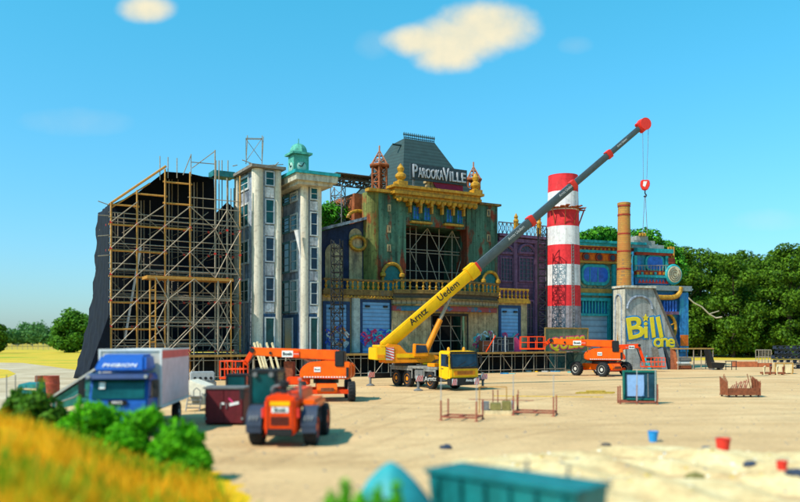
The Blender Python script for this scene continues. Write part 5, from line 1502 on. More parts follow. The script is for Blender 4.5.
mb = MB(); mb.box(5.20, 5.36, -1.2, 1.2, 2.80, 2.93); mb.build('sun_visor', M_blackm, cab, .02)
for sy in (-1.2, 1.2):
    mb = MB(); mb.hexa([(5.42, sy-.06, 1.66), (5.46, sy-.06, 1.66), (5.46, sy+.06, 1.66), (5.42, sy+.06, 1.66)], [(5.25, sy-.06, 2.8), (5.30, sy-.06, 2.8), (5.30, sy+.06, 2.8), (5.25, sy+.06, 2.8)]); mb.build('pillar_trim', M_blackm, cab)
mb = MB(); mb.box(4.12, 4.14, -1.285, -1.272, 1.05, 2.85); mb.box(5.12, 5.14, -1.285, -1.272, 1.05, 2.7); mb.box(4.2, 4.45, -1.30, -1.272, 1.62, 1.68); mb.build('door_seam', M_blackm, cab)
mb = MB(); mb.box(4.2, 4.9, -1.45, -1.15, .45, .50); mb.box(4.2, 4.9, -1.40, -1.15, .78, .82); mb.build('step', M_greym, cab)
mb = MB(); mb.box(4.9, 5.5, -1.27, 1.27, .42, .98); bp = mb.build('bumper', M_blackm, cr, .05)
for sy in (-.95, .95):
    mb = MB(); mb.box(5.5, 5.53, sy-.2, sy+.2, .68, .85); mb.build('headlight', glass('headlight_glass', (.6, .6, .55)), bp)
for sy in (-1.02, 1.02):
    mb = MB(); mb.box(5.535, 5.55, sy-.22, sy+.22, .45, .92); hz = mb.build('hazard_plate', M_white, bp)
    mb = MB()
    for q in range(3):
        y0 = sy-.22+q*.15; mb.prism([(y0, .45), (min(sy+.22, y0+.08), .45), (min(sy+.22, y0+.22), .92), (min(sy+.22, y0+.14), .92)], 5.551, 5.556, 'x')
    mb.build('red_bars', M_red, hz)
text('lettering', 'Arntz', M_whitel, bp, .26, (5.512, .35, .77), (R(90), 0, R(90)), .004, .006)
for sy in (-1, 1):
    mb = MB(); mb.tube((5.1, sy*1.27, 2.7), (5.35, sy*1.55, 2.65), .03, 5); mb.box(5.25, 5.4, sy*1.55-.1, sy*1.55+.1, 2.0, 2.6); mb.build('mirror', M_blackm, cab, .03)
mb = MB(); mb.lathe([(.11, 0), (.11, .2), (.03, .28)], (4.3, -.7, 2.98), 10); mb.lathe([(.11, 0), (.11, .2), (.03, .28)], (4.3, .7, 2.98), 10); mb.build('beacon', mat('amber_beacon', (.85, .35, .02), .3), cab)
mb = MB(); mb.tube((4.9, 1.0, 2.96), (4.9, 1.0, 3.5), .015, 5); mb.build('aerial', M_blackm, cab)
# deck clutter
for nm_, (a, b, c_, d, e, f_), m_ in (('tool_locker', (-3.3, -2.6, -1.2, -.6, 1.725, 2.05), M_undergrey), ('tool_locker', (2.2, 3.2, -1.25, -.8, 1.725, 2.0), M_amber), ('hydraulic_block', (2.9, 3.6, -.4, .5, 1.725, 2.2), M_blackm)):
    mb = MB(); mb.box(a, b, c_, d, e, f_); mb.build(nm_, m_, cr, .03)
mb = MB()
for k in range(3): mb.path([(3.2, -.9+.2*k, 1.75), (2.9, -.8+.2*k, 2.3), (2.2, -.6+.15*k, 2.2), (1.6, -.5+.15*k, 2.0)], .035, 6)
mb.build('hydraulic_hose', M_blackm, cr)
# outriggers
for nm, ox in (('front', 3.66), ('rear', -3.75)):
    mb = MB(); mb.box(ox-.18, ox+.18, -3.05, 3.05, .62, 1.05); mb.build('outrigger_beam', M_blackm, cr)
    for sy in (-1, 1):
        y = sy*3.0
        mb = MB(); mb.tube((ox, y, .12), (ox, y, 1.25), .10, 8); mb.lathe([(.36, .02), (.36, .07), (.14, .18)], (ox, y, 0), 14); j = mb.build('outrigger_jack', M_greym, cr)
        # plates face both forward and sideways
        mb = MB(); mb.box(ox+.17, ox+.19, y-.32, y+.32, .72, 1.14); hz = mb.build('hazard_plate', M_white, cr)
        mb = MB()
        for q in range(4):
            z0 = .72; yy = y-.32+q*.16; y2 = min(y+.32, yy+.08)
            mb.hexa([(ox+.191, yy, z0), (ox+.191, y2, z0), (ox+.191, min(y+.32, y2+.2), z0+.42), (ox+.191, min(y+.32, yy+.2), z0+.42)], [(ox+.196, yy, z0), (ox+.196, y2, z0), (ox+.196, min(y+.32, y2+.2), z0+.42), (ox+.196, min(y+.32, yy+.2), z0+.42)])
        mb.build('red_bars', M_red, hz)
for sy, yy in ((-1, -2.05), (1, 2.05)):
    text('lettering', 'Arntz', M_whitel, cr, .46, (3.855, yy, .86), (R(90), 0, R(90)), .005, .012)
# superstructure, slewed towards the boom
tipY = 70.0
pivot = W(389, 343, 63.3); tip = W(642, 126, tipY)
bd = (tip-pivot); sl = math.atan2(bd.y, bd.x)
crM = Matrix.Translation(cr.location) @ Matrix.Rotation(cr_h, 4, 'Z'); inv = crM.inverted()
SM = inv @ Matrix.Translation((pivot.x, pivot.y, 0)) @ Matrix.Rotation(sl, 4, 'Z')      # x along boom in plan, origin below pivot
def sb(): return MB(SM)
mb = sb(); mb.lathe([(.9, 1.70), (.9, 1.95)], (1.4, 0, 0), 22); mb.build('slew_ring', M_blackm, cr)
mb = sb(); mb.box(2.6, 4.4, -1.0, -.4, 1.8, 2.3); mb.box(.3, 2.9, -1.10, -1.06, 2.35, 2.72); mb.build('side_box', M_yellow, cr, .03)
mb = sb(); mb.prism([(-.6, 1.95), (3.9, 1.95), (3.9, 2.5), (2.8, 2.75), (1.2, 2.75), (.6, 3.4), (-.35, 3.5), (-.6, 3.2)], -1.05, -.5); up = mb.build('superstructure', M_amber, cr, .05)
mb = sb(); mb.prism([(-.6, 1.95), (3.4, 1.95), (3.4, 2.5), (1.2, 2.75), (.6, 3.4), (-.35, 3.5), (-.6, 3.2)], .5, 1.05); mb.build('superstructure', M_amber, cr, .05)
mb = sb(); mb.box(-.5, 3.3, -.499, .499, 1.96, 2.25); mb.build('superstructure_floor', M_amber, cr)
mb = sb(); mb.box(-1.4, -.61, -1.3, 1.3, 2.2, 3.2); mb.box(-1.1, -.62, -1.25, 1.25, 3.201, 3.4); cw = mb.build('counterweight', M_yellow, cr, .05)
mb = sb(); mb.box(-1.3, -.72, -1.325, -1.302, 2.35, 2.62); mb.build('grille', M_amber, cw)
mb = sb(); mb.box(-.58, .1, -1.10, -1.055, 2.2, 3.2); hz = mb.build('hazard_plate', M_white, cr)
mb = sb()
for q in range(5):
    z0 = 2.2+q*.22; mb.hexa([(-.58, -1.105, z0), (.1, -1.105, z0-.0), (.1, -1.105, z0+.1), (-.58, -1.105, z0+.1)], [(-.58, -1.115, z0+.12), (.1, -1.115, z0-.0), (.1, -1.115, z0+.1), (-.58, -1.115, z0+.22)]) if 0 else mb.prism([(-.58, min(3.2, z0+.2)), (.1, z0), (.1, z0+.1), (-.58, min(3.2, z0+.3))], -1.112, -1.102)
mb.build('red_bars', M_red, hz)
text('lettering', 'ARNTZ', M_blackl, cr, .3, tuple(SM @ Vector((1.9, -1.06, 2.35))), (R(90), 0, sl-cr_h), .004)
# operator's cab
mb = sb(); mb.prism([(1.75, 2.45), (2.9, 2.45), (3.0, 2.8), (2.75, 3.45), (1.8, 3.5)], -1.35, -.70); oc = mb.build('operator_cab', M_amber, cr, .04)
mb = sb(); mb.prism([(1.85, 2.75), (2.88, 2.8), (2.68, 3.36), (1.88, 3.4)], -1.375, -1.351); mb.build('side_window', M_winglass, oc)
# boom
u = bd.normalized(); Lb = bd.length
lp, lt_ = inv @ pivot, inv @ tip
def bp_(f): return lp.lerp(lt_, f)
def secbeam(f0, f1, w, h, m, name, par, bev=.06):
    mb = MB(); p, q = bp_(f0), bp_(f1); d = (q-p).normalized(); a = d.cross(Vector((0, 0, 1))).normalized(); b = a.cross(d)
    def ring(c): return [c+a*(x*w)+b*(y*h) for x, y in ((-.5, -.15), (-.5, .5), (.5, .5), (.5, -.15), (.28, -.5), (-.28, -.5))]
    A_, B_ = ring(p), ring(q); i = [mb.P(x) for x in A_]; j = [mb.P(x) for x in B_]
    mb.face(i[::-1]); mb.face(j)
    for k in range(6): mb.face((i[k], i[(k+1) % 6], j[(k+1) % 6], j[k]))
    return mb.build(name, m, par, bev)
fs = [0.32, .535, .705, .855, 1.0]
main = secbeam(-.02, .318, .74, .98, M_yellow, 'main_boom', cr, .10)
secbeam(.288, .325, .9, 1.24, M_yellow, 'boom_head_collar', main, .12)
w, h = .58, .78
for k in range(4):
    s_ = secbeam(fs[k]-.06, fs[k+1], w, h, M_boomgrey, 'boom_section', cr, .08)
    if k < 3: secbeam(fs[k+1]-.006, fs[k+1]+.010, w+.12, h+.16, M_red, 'section_collar', s_, .03)
    w *= .88; h *= .86
secbeam(.318, .330, .70, .92, M_red, 'section_collar', main, .03)
hd = secbeam(.985, 1.012, .55, 1.0, M_red, 'boom_head', cr, .06)
q = bp_(1.008); mb = MB()
side = (lt_-lp).normalized().cross(Vector((0, 0, 1))).normalized()
mb.tube(q-side*.34, q+side*.34, .55, 16); mb.build('sheave', M_red, hd)
# lettering along the boom
def boomtext(s, f, dn, size, m, wd, par):
    d = (lt_-lp).normalized(); a = d.cross(Vector((0, 0, 1))).normalized(); b = a.cross(d)
    # a points to the viewer's side?
    vd = (inv.to_3x3() @ Vector((0, -1, 0)))
    a = a if a.dot(vd) > 0 else -a
    M3 = Matrix((d, b, a)).transposed()
    t_ = text('lettering', s, m, par, size, tuple(bp_(f)+a*(wd/2+.012)+b*dn), tuple(M3.to_euler()), .004, .01)
    return t_
boomtext('Arntz', .105, .14, .78, M_blackl, .74, main)
boomtext('Uedem', .215, .14, .78, M_blackl, .74, main)
boomtext('Arntz Uedem', .475, .10, .34, M_cloudgrey, .58, cr)
boomtext('Arntz Uedem', .675, .08, .30, M_cloudgrey, .51, cr)
boomtext('Arntz Uedem', .91, .06, .22, M_cloudgrey, .40, cr)
# luffing cylinder
c0 = SM @ Vector((2.9, 0, 2.3)); c1 = bp_(.225)-Vector((0, 0, .5))
mb = MB(); mb.tube(c0, c0.lerp(c1, .62), .24, 12); mb.build('luffing_cylinder', M_amber, cr)
mb = MB(); mb.tube(c0.lerp(c1, .62), c1, .15, 12); mb.build('luffing_rod', M_steel, cr)
# rope, hook block, slings
hk = W(645, 184, tipY); hl = inv @ hk
mb = MB()
for o_ in (-.26, .26): mb.tube(bp_(1.008)+side*.1+Vector((0, 0, -.2))+inv.to_3x3() @ Vector((o_+.1, 0, 0)), hl+inv.to_3x3() @ Vector((o_*.6, 0, .4)), .022, 5)
mb.build('hoist_rope', M_greym, cr)
mb = MB(inv @ Matrix.Translation(hk)); mb.prism([(-.35, .35), (.35, .35), (.42, -.1), (.2, -.55), (-.2, -.55), (-.42, -.1)], -.2, .2); hb = mb.build('hook_block', M_red, cr, .06)
mb = MB(inv @ Matrix.Translation(hk)); mb.prism([(-.2, .2), (.12, .2), (-.05, -.3), (-.25, -.2)], -.215, -.202); mb.build('white_mark', M_white, hb)
mb = MB(inv @ Matrix.Translation(hk)); mb.path([(0, 0, -.55), (0, 0, -.85), (.14, 0, -1.0), (.06, 0, -1.16), (-.12, 0, -1.1)], .06, 6); mb.build('hook', M_blackm, hb)
mb = MB(inv @ Matrix.Translation(hk))
for o_ in (-.07, .07): mb.tube((o_*.3, 0, -1.0), (o_*3, 0, -4.4), .028, 5)
mb.build('chain_sling', M_greym, cr)

# --- telehandler seen from behind
th = thing('telehandler', 'orange telehandler seen from behind with dark glazed cab on its left', 'telehandler', G(283, 446), R(-2))
for sx in (-.98, .98):
    for sy in (0.0, 3.0): wheel(th, (sx, sy+.35, .64), R(90), .64, .46, M_orange2)
M_mud = mat('grey_mudguard', (.035, .05, .085), .6, 0, .2, 1)
mb = MB()
for sx in (-.98, .98):
    pts = [(.35+.76*math.cos(R(a)), .64+.76*math.sin(R(a))) for a in range(10, 200, 15)]
    for (p, q) in zip(pts[:-1], pts[1:]):
        mb.hexa([(sx-.27, p[0], p[1]), (sx+.27, p[0], p[1]), (sx+.27, q[0], q[1]), (sx-.27, q[0], q[1])], [(sx-.27, p[0]*1.0, p[1]+.04), (sx+.27, p[0], p[1]+.04), (sx+.27, q[0], q[1]+.04), (sx-.27, q[0], q[1]+.04)])
mb.build('mudguard', M_mud, th)
mb = MB(); mb.box(-.5, .5, -.1, 3.6, .55, .95); mb.build('chassis', M_blackm, th)
mb = MB(); mb.prism([(-.52, .42), (.50, .42), (.58, .75), (.55, 1.72), (.40, 1.86), (-.42, 1.86), (-.55, 1.70), (-.58, .75)], -.55, .75); tail = mb.build('rear_hood', M_orange2, th, .07)
mb = MB(); mb.box(-.46, .44, -.66, -.553, .42, .68); mb.build('tow_bar', M_blackm, tail, .03)
mb = MB(); mb.box(-.36, .34, -.572, -.552, 1.48, 1.64); p = mb.build('plate', M_yellow, tail)
mb = MB(); mb.box(-.30, .30, -.572, -.552, 1.24, 1.44); p = mb.build('sign_plate', M_white, tail)
text('lettering', 'Boels', M_blackl, p, .19, (0, -.58, 1.34), ext=.003, off=.004)
mb = MB()
for k in range(6): mb.box(-.34, .32, -.57, -.548, .80+.055*k, .825+.055*k)
mb.box(-.45, -.43, -.572, -.55, .7, 1.68); mb.box(.42, .44, -.572, -.55, .7, 1.68)
mb.build('grille', M_blackm, tail)
mb = MB(); mb.path([(-.36, -.45, 1.86), (-.36, -.5, 1.98), (.34, -.5, 1.98), (.34, -.45, 1.86)], .025, 6); mb.build('grab_rail', M_blackm, tail)
mb = MB(); mb.tube((.48, .9, 1.6), (.48, .9, 2.25), .06, 8); mb.tube((.48, .9, 2.25), (.48, .75, 2.36), .06, 8); mb.build('exhaust', M_greym, th)
for sx in (-.98, .98):
    mb = MB()
    for k in range(3): mb.beam((sx-.15+.12*k, -.385, .95), (sx-.11+.12*k, -.385, 1.12), .02, .03)
    mb.build('stencil_mark', M_cloudgrey, th)
for sx in (-.62, .62):
    mb = MB(); mb.box(sx-.06, sx+.06, -.5, -.4, 1.05, 1.4); mb.build('tail_light', M_red, tail, .02)
mb = MB(); mb.box(.55, 1.15, .4, 2.9, 1.25, 1.62); mb.build('engine_cover', M_orange, th, .10)
mb = MB(); mb.box(-.25, .42, .76, 4.4, 1.45, 1.9); mb.build('boom', M_orange2, th, .05)
mb = MB(); mb.tube((-.02, .3, 1.85), (-.02, .3, 2.15), .12, 10); mb.lathe([(.2, 0), (.2, .18)], (-.02, .3, 2.12), 14); mb.build('air_intake', M_blackm, th)
mb = MB(); mb.path([(-.45, .1, 1.86), (-.4, .15, 2.1), (-.1, .2, 2.18)], .05, 6); mb.build('hose', M_greym, th)
# cab
x0, x1, y0, y1 = -1.38, -.42, .95, 2.5
mb = MB()
for x in (x0, x1):
    for y in (y0, y1): mb.box(x-.06, x+.06, y-.06, y+.06, 1.0, 2.55)
mb.box(x0-.06, x1+.06, y0-.06, y1+.06, 2.551, 2.70); mb.box(x0-.06, x1+.06, y0-.06, y1+.06, .85, 1.45)
cab = mb.build('cab', M_blackm, th, .03)
mb = MB(); mb.box(x0+.05, x1-.05, y0-.02, y0+.01, 1.45, 2.56); mb.box(x0-.02, x0+.01, y0+.05, y1-.05, 1.45, 2.56); mb.box(x1-.01, x1+.02, y0+.05, y1-.05, 1.45, 2.56); mb.box(x0+.05, x1-.05, y1-.01, y1+.02, 1.45, 2.56); mb.build('window', M_tealglass, cab)
for xx in (x0+.18, x1-.18):
    mb = MB(); mb.lathe([(.09, -.05), (.09, .03), (.03, .04)], (xx, y0-.1, 2.52), 12, 'y'); mb.build('work_light', M_greym, cab)
mb = MB(); mb.tube((x0-.05, y0, 1.9), (x0-.3, y0-.1, 1.9), .02, 5); mb.box(x0-.38, x0-.22, y0-.16, y0-.08, 1.6, 2.0); mb.build('mirror', M_blackm, cab)
mb = MB(); mb.box(x0+.2, x1-.2, y0+.5, y0+.9, 1.5, 2.2); mb.build('seat', M_blackm, cab, .05)

# second machine's cab, mostly behind the red cabinet
m2 = thing('compact_loader', 'dark loader cab with teal window showing behind the dark red steel cabinet', 'loader', (W(236, 340, 38).x, 38, 0), R(4))
mb = MB()
for x in (-.45, .45):
    for y in (0, 1.2): mb.box(x-.05, x+.05, y-.05, y+.05, .9, 2.02)
mb.box(-.5, .5, -.05, 1.25, 2.021, 2.12); mb.box(-.5, .5, -.05, 1.25, .5, 1.1); cb = mb.build('cab', M_blackm, m2, .02)
mb = MB(); mb.box(-.41, .41, -.02, .01, 1.1, 2.02); mb.box(-.46, -.44, .05, 1.15, 1.1, 2.02); mb.box(.44, .46, .05, 1.15, 1.1, 2.02); mb.build('window', M_tealglass, cb)
for sx in (-.6, .6):
    for sy in (.1, 1.1): wheel(m2, (sx, sy, .4), R(90), .4, .25, M_orange, treads=False)

# --- blue box truck facing the camera
tr = thing('box_truck', 'blue-cabbed lorry with white box body standing nose-on behind the bushes', 'truck', (W(118, 340, 30.3).x, 30.3, 0), R(5))
M_boxw = mat('white_box_body', (.68, .64, .58), .5, 0, .12, .6)
M_boxside = mat('pink_white_box_side', (.95, .62, .63), .5, 0, .12, .5)
M_cabblue = mat('truck_blue_paint', (.015, .10, .42), .35, 0, .12, .6)
mb = MB(); mb.box(-1.25, 1.25, 1.9, 8.1, 1.0, 3.4); bx = mb.build('cargo_box', M_boxw, tr, .03)
mb = MB(); mb.box(1.252, 1.262, 1.98, 8.05, 1.12, 3.02); mb.build('side_panel', M_boxside, bx)
mb = MB(); mb.box(1.252, 1.264, 1.98, 8.05, 3.021, 3.36); mb.build('red_panel', mat('faded_red_panel', (.92, .14, .13), .5, 0, .1, .6), bx)
mb = MB()
for (a, b, c, d) in ((-1.27, -1.19, 1.0, 3.42), (1.19, 1.27, 1.0, 3.42)): mb.box(a, b, 1.86, 1.899, c, d)
mb.box(-1.18, 1.18, 1.86, 1.899, 3.34, 3.42); mb.box(1.263, 1.285, 1.87, 8.12, 3.36, 3.43); mb.box(1.263, 1.285, 1.87, 8.12, .98, 1.08); mb.build('edge_trim', M_white, bx)
mb = MB(); mb.box(-.45, .45, 1.0, 8.0, .62, .98); mb.build('chassis', M_blackm, tr)
for sx in (-1.0, 1.0):
    for sy in (.9, 6.3): wheel(tr, (sx, sy, .46), R(90), .46, .3, M_rim, treads=False)
mb = MB(); mb.prism([(1.85, .55), (-.0, .55), (-.06, 1.2), (.02, 1.5), (.22, 2.25), (.35, 2.42), (1.85, 2.45)], -1.12, 1.12, 'x'); cab = mb.build('cab', M_cabblue, tr, .07)
mb = MB(); mb.hexa([(-1.0, -.04, 1.52), (1.0, -.04, 1.52), (.98, .16, 2.22), (-.98, .16, 2.22)], [(-1.0, .0, 1.52), (1.0, .0, 1.52), (.98, .2, 2.22), (-.98, .2, 2.22)]); mb.build('windscreen', M_tealglass, cab)
mb = MB(); mb.prism([(.5, 1.5), (1.5, 1.5), (1.5, 2.2), (.62, 2.2)], 1.121, 1.14, 'x'); mb.build('side_window', M_winglass, cab)
mb = MB(); mb.prism([(-.16, 2.26), (.5, 2.30), (.5, 2.5), (-.05, 2.48)], -1.2, 1.2, 'x'); mb.build('sun_visor', mat('dark_blue_visor', (.01, .035, .14), .3), cab, .04)
mb = MB(); mb.hexa([(-1.0, .1, 2.56), (1.0, .1, 2.56), (1.06, 1.8, 2.56), (-1.06, 1.8, 2.56)], [(-.85, .75, 3.2), (.85, .75, 3.2), (.98, 1.75, 3.24), (-.98, 1.75, 3.24)]); fr_ = mb.build('wind_deflector', M_cabblue, cab, .10)
text('lettering', 'PHIBION', M_whitel, fr_, .26, (-.02, .29, 2.80), (R(45), 0, 0), .006, .002, 1.2, .15, space=1.1)
mb = MB(); mb.box(-.35, .35, -.115, -.03, 1.28, 1.45); mb.build('grille', M_blackm, cab)
text('lettering', 'IVECO', M_whitel, cab, .14, (0, -.13, 1.37), (R(90), 0, 0), .004, .004)
for sx in (-1, 1):
    mb = MB(); mb.tube((sx*1.1, .25, 2.2), (sx*1.4, .1, 2.2), .025, 5); mb.tube((sx*1.1, .25, 1.55), (sx*1.4, .1, 1.6), .025, 5); mb.box(sx*1.4-.12, sx*1.4+.12, .04, .14, 1.55, 2.25); mb.build('mirror', M_blackm, cab, .03)
    mb = MB(); mb.lathe([(.07, -.03), (.07, .03)], (sx*1.08, -.13, 2.38), 10, 'y'); mb.build('marker_light', M_cloudgrey, cab)
    mb = MB(); mb.box(sx*.85-.2, sx*.85+.2, -.09, -.04, .75, .98); mb.build('headlight', M_cloudgrey, cab)
mb = MB(); mb.box(-.7, -.5, -.06, -.045, 1.85, 2.12) if 0 else mb.hexa([(-.72, .02, 1.9), (-.5, .02, 1.9), (-.5, .1, 2.15), (-.72, .1, 2.15)], [(-.72, .0, 1.9), (-.5, .0, 1.9), (-.5, .08, 2.15), (-.72, .08, 2.15)]); mb.build('windscreen_paper', M_white, cab)
mb = MB(); mb.box(-1.15, 1.15, -.12, .3, .45, .72); mb.build('bumper', M_cabblue, cab, .05)

# ------------------------------------------------------------------ YARD OBJECTS
def at(px, py): return G(px, py)
# dark red steel cabinet
c = at(224, 425.5); t = thing('steel_cabinet', 'dark red two-door steel cabinet beside the telehandler', 'cabinet', c, R(-3))
M_maroon = mat('maroon_steel', (.13, .012, .018), .55, 0, .2, 1)
mb = MB(); mb.box(-.86, .86, 0, 1.3, .08, 1.62); mb.build('body', M_maroon, t, .02)
for a, b in ((-.83, -.012), (.012, .83)):
    mb = MB(); mb.box(a, b, -.04, -.002, .12, 1.56); d = mb.build('door', M_maroon, t, .012)
    mb = MB(); x = b-.12 if a < 0 else a+.12; mb.box(x-.02, x+.02, -.09, -.041, .75, 1.0); mb.build('handle', M_greym, d)
    mb = MB(); xx = a if a < 0 else b; mb.box(xx-.05, xx+.05, -.07, -.041, 1.3, 1.42); mb.box(xx-.05, xx+.05, -.07, -.041, .25, .37); mb.build('hinge', M_greym, d)
mb = MB(); mb.beam((.22, -.05, 1.22), (.42, -.05, 1.02), .012, .07); mb.build('pink_tape', mat('pink_tape', (.8, .05, .2), .5), t)
mb = MB(); mb.beam((.25, -.05, .92), (.68, -.05, 1.02), .012, .13); mb.build('white_label', M_white, t)
mb = MB(); mb.beam((-.1, -.05, .97), (.03, -.05, .97), .012, .1); mb.build('white_label', M_white, t)
mb = MB(); mb.box(-.92, .92, -.08, 1.36, 1.621, 1.70); mb.build('lid', M_greym, t)
mb = MB(); 
for x in (-.7, .7): mb.box(x-.1, x+.1, .05, 1.2, 0, .079)
mb.build('foot', M_blackm, t)
# white site unit with steps
c = W(197.5, 340, 42); t = thing('white_site_box', 'white equipment box with open metal steps between lorry and red cabinet', 'box', (c.x, 42, 0), R(-3))
mb = MB(); mb.prism([(-.3, .3), (.5, .3), (.5, 1.3), (-.5, 1.65), (-.5, 1.1)], 0, 1.6); mb.build('body', mat('off_white_enamel', (.80, .72, .58), .5, 0, .15, 1), t, .04)
mb = MB()
for k in range(4): mb.box(-.45, .25, -.55+.1*k, -.25+.1*k, .15+.2*k, .19+.2*k)
for x in (-.47, .27): mb.beam((x, -.55, .0), (x, -.05, .95), .04, .08)
mb.build('steps', M_greym, t)
mb = MB(); mb.path([(.3, -.5, .1), (.3, -.5, 1.1), (.1, -.5, 1.25), (-.05, -.5, 1.1), (-.05, -.5, .75)], .025, 6); mb.build('handrail', M_greym, t)
c = W(203, 340, 60); t = thing('crate_pile', 'grey plastic machine casing on the ground behind the lorry box', 'casing', (c.x, 60, 0), R(20))
mb = MB(); mb.box(-.9, .9, 0, 1.2, .6, 1.35); mb.build('casing', M_cloudgrey, t, .08)
mb = MB(); mb.box(-1.0, 1.0, -.1, 1.3, 0, .59); mb.build('base', M_greym, t, .03)
mb = MB(); 
for k in range(4): mb.lathe([(.12, -.03), (.12, .02)], (-.6+.4*k, -.02, .85), 10, 'y')
mb.build('socket', M_blackm, t)
# leaning timbers behind the lift
for i, (a, b) in enumerate((((254, 343), (268, 380)), ((257, 342), (271, 382)), ((260, 344), (273, 384)), ((266.5, 343), (279, 383)), ((272, 343), (284, 383)))):
    p = W(*b, 60); p.z = 0; q = W(*a, 62.5)
    mb = MB(); mb.beam((0, 0, .02), q-p, .12, .16); o = mb.build('timber_plank', M_wood, loc=p)
    tag(o, ('pale plank leaning behind the lift, %s' % ('leftmost of five', 'second from the left of five', 'middle one of five', 'fourth from the left of five', 'rightmost of five')[i]), 'plank', 'pale planks leaning behind the boom lift')
# planks' trestle
p = W(268, 340, 63.2); t = thing('trestle', 'steel trestle that the pale leaning planks rest on', 'trestle', (p.x, p.y, 0), 0)
mb = MB(); mb.tube((-1.2, -.35, 2.75), (1.6, -.35, 2.75), .06, 6); mb.build('rail', M_steel, t)
for x in (-1.1, 1.5):
    mb = MB(); mb.tube((x, -.35, 2.75), (x, -.9, 0), .05, 6); mb.tube((x, -.35, 2.75), (x, .4, 0), .05, 6); mb.build('leg', M_steel, t)

# stillages: rusty four-post racks
M_stil = mat('red_rusty_rack', (.30, .085, .05), .75, 0, .35, 3)
def stillage(label, px, py, w, d, h, rz, tall):
    t = thing('stacking_rack', label, 'rack', at(px, py), rz, 'four-post stacking racks on the sand')
    mb = MB()
    for y in (-d/2, d/2): mb.box(-w/2, w/2, y-.03, y+.03, .14, .22)
    for x in (-w/2+.04, w/2-.04, 0): mb.box(x-.04, x+.04, -d/2+.041, d/2-.041, .141, .219)
    mb.build('base_frame', M_stil, t)
    for i, (x, y) in enumerate(((-w/2, -d/2), (w/2, -d/2), (w/2, d/2), (-w/2, d/2))):
        mb = MB(); mb.box(x-.033, x+.033, y-.033, y+.033, .05, h); mb.lathe([(.11, 0), (.08, .06)], (x, y, 0), 8); p = mb.build('post', M_stil, t)
        if i in tall:
            mb = MB(); mb.tube((x, y, h+.001), (x, y, h+1.1), .02, 6); mb.build('pale_tube', M_cloudgrey, p)
    return t
stillage('rusty four-post rack on the sand left of the olive pallet load', 462, 420, 1.72, 1.2, .95, R(-20), (0, 1))
stillage('rusty four-post rack on the sand right of the olive pallet load', 535, 415, 2.0, 1.2, .98, R(-18), (0, 1))
# loaded stillage: teal framed panels
c = at(640, 404); t = thing('panel_rack', 'rack holding a turquoise framed panel with blue sheet, standing on the sand', 'rack', c, R(-8))
s_ = 1/ (F/c.y)
mb = MB()
for y in (-.4, .5): mb.box(-1.25, .95, y-.04, y+.04, .1, .2)
for x in (-1.2, 0, .9): mb.box(x-.04, x+.04, -.359, .459, .101, .199)
mb.build('base_frame', M_stil, t)
for x, y, h in ((-1.2, -.4, 1.1), (-.25, -.44, 1.15), (.92, -.4, 1.2), (.92, .5, 1.3), (-1.2, .5, 1.0)):
    mb = MB(); mb.box(x-.04, x+.04, y-.04, y+.04, 0, h); mb.build('post', M_stil, t)
M_fr = mat('turquoise_frame', (.006, .13, .10), .5, 0, .2, 1); M_pv = glass('dark_navy_sheet', (.012, .04, .06), .2); M_lb = mat('pale_blue_sheet', (.22, .36, .60), .4, 0, .1, 1)
Mx = Matrix.Rotation(R(-7), 4, 'X')
mb = MB(Mx); mb.box(-.98, -.86, -.1, .12, .22, 2.0); mb.box(.86, .98, -.1, .12, .22, 2.0); mb.box(-.859, .859, -.1, .12, 1.86, 2.0); mb.box(-.859, .859, -.1, .12, .22, .32); pn = mb.build('panel_frame', M_fr, t, .02)
mb = MB(Mx); mb.box(-.859, .859, .0, .06, .32, 1.86); mb.build('dark_sheet', M_pv, pn)
mb = MB(Mx); mb.box(-.72, .25, -.05, -.01, .45, 1.72); mb.build('blue_sheet', M_lb, pn)
mb = MB(Mx); mb.box(.45, .5, -.06, -.01, .4, 1.8); mb.build('divider', M_greym, pn)
for x in (-.25, .80):
    mb = MB(); mb.tube((x, -.47, .2), (x, -.47, 2.05), .03, 6); mb.build('pale_tube', M_cloudgrey, t)
mb = MB(); mb.tube((.98, -.3, .9), (.98, -.3, .3), .02, 5); mb.build('strap', M_blackm, t)
# brown rack with slanting bars
c = at(740, 397); t = thing('bar_rack', 'rust brown steel rack with raised mesh ends alone on the sand', 'rack', c, R(4))
mb = MB(); mb.box(-1.05, 1.05, -.55, -.49, .15, .62); mb.box(-1.05, 1.05, .49, .55, .15, .5); mb.box(-1.05, 1.05, -.489, .489, .15, .22); mb.build('base_tray', M_brown, t)
for sx in (-1, 1):
    mb = MB()
    mb.hexa([(sx*1.06, -.55, .15), (sx*1.06, .55, .15), (sx*1.1, .55, 1.35), (sx*1.12, -.55, .95)], [(sx*1.1, -.55, .15), (sx*1.1, .55, .15), (sx*1.14, .55, 1.35), (sx*1.16, -.55, .95)]); mb.build('end_panel', M_brown, t)
    mb = MB()
    for k in range(5): mb.tube((sx*1.12, -.55+.27*k, .1), (sx*(1.12-.08*k), -.5+.27*k, 1.1+.1*k), .03, 5)
    mb.build('end_bars', M_brown, t)
mb = MB()
for k in range(8):
    x = -.6+.16*k; mb.tube((x-.35, -.3, .35), (x+.25, .3, .75+.06*k), .035, 5)
for k in range(3): mb.tube((-.3+.3*k, -.2, .2), (-.25+.3*k, .0, 1.05), .03, 5)
mb.build('slanting_bars', M_stil, t)
mb = MB()
for x in (-1.0, 0, 1.0):
    for y in (-.5, .5): mb.box(x-.05, x+.05, y-.05, y+.05, 0, .15)
mb.build('foot', M_blackm, t)
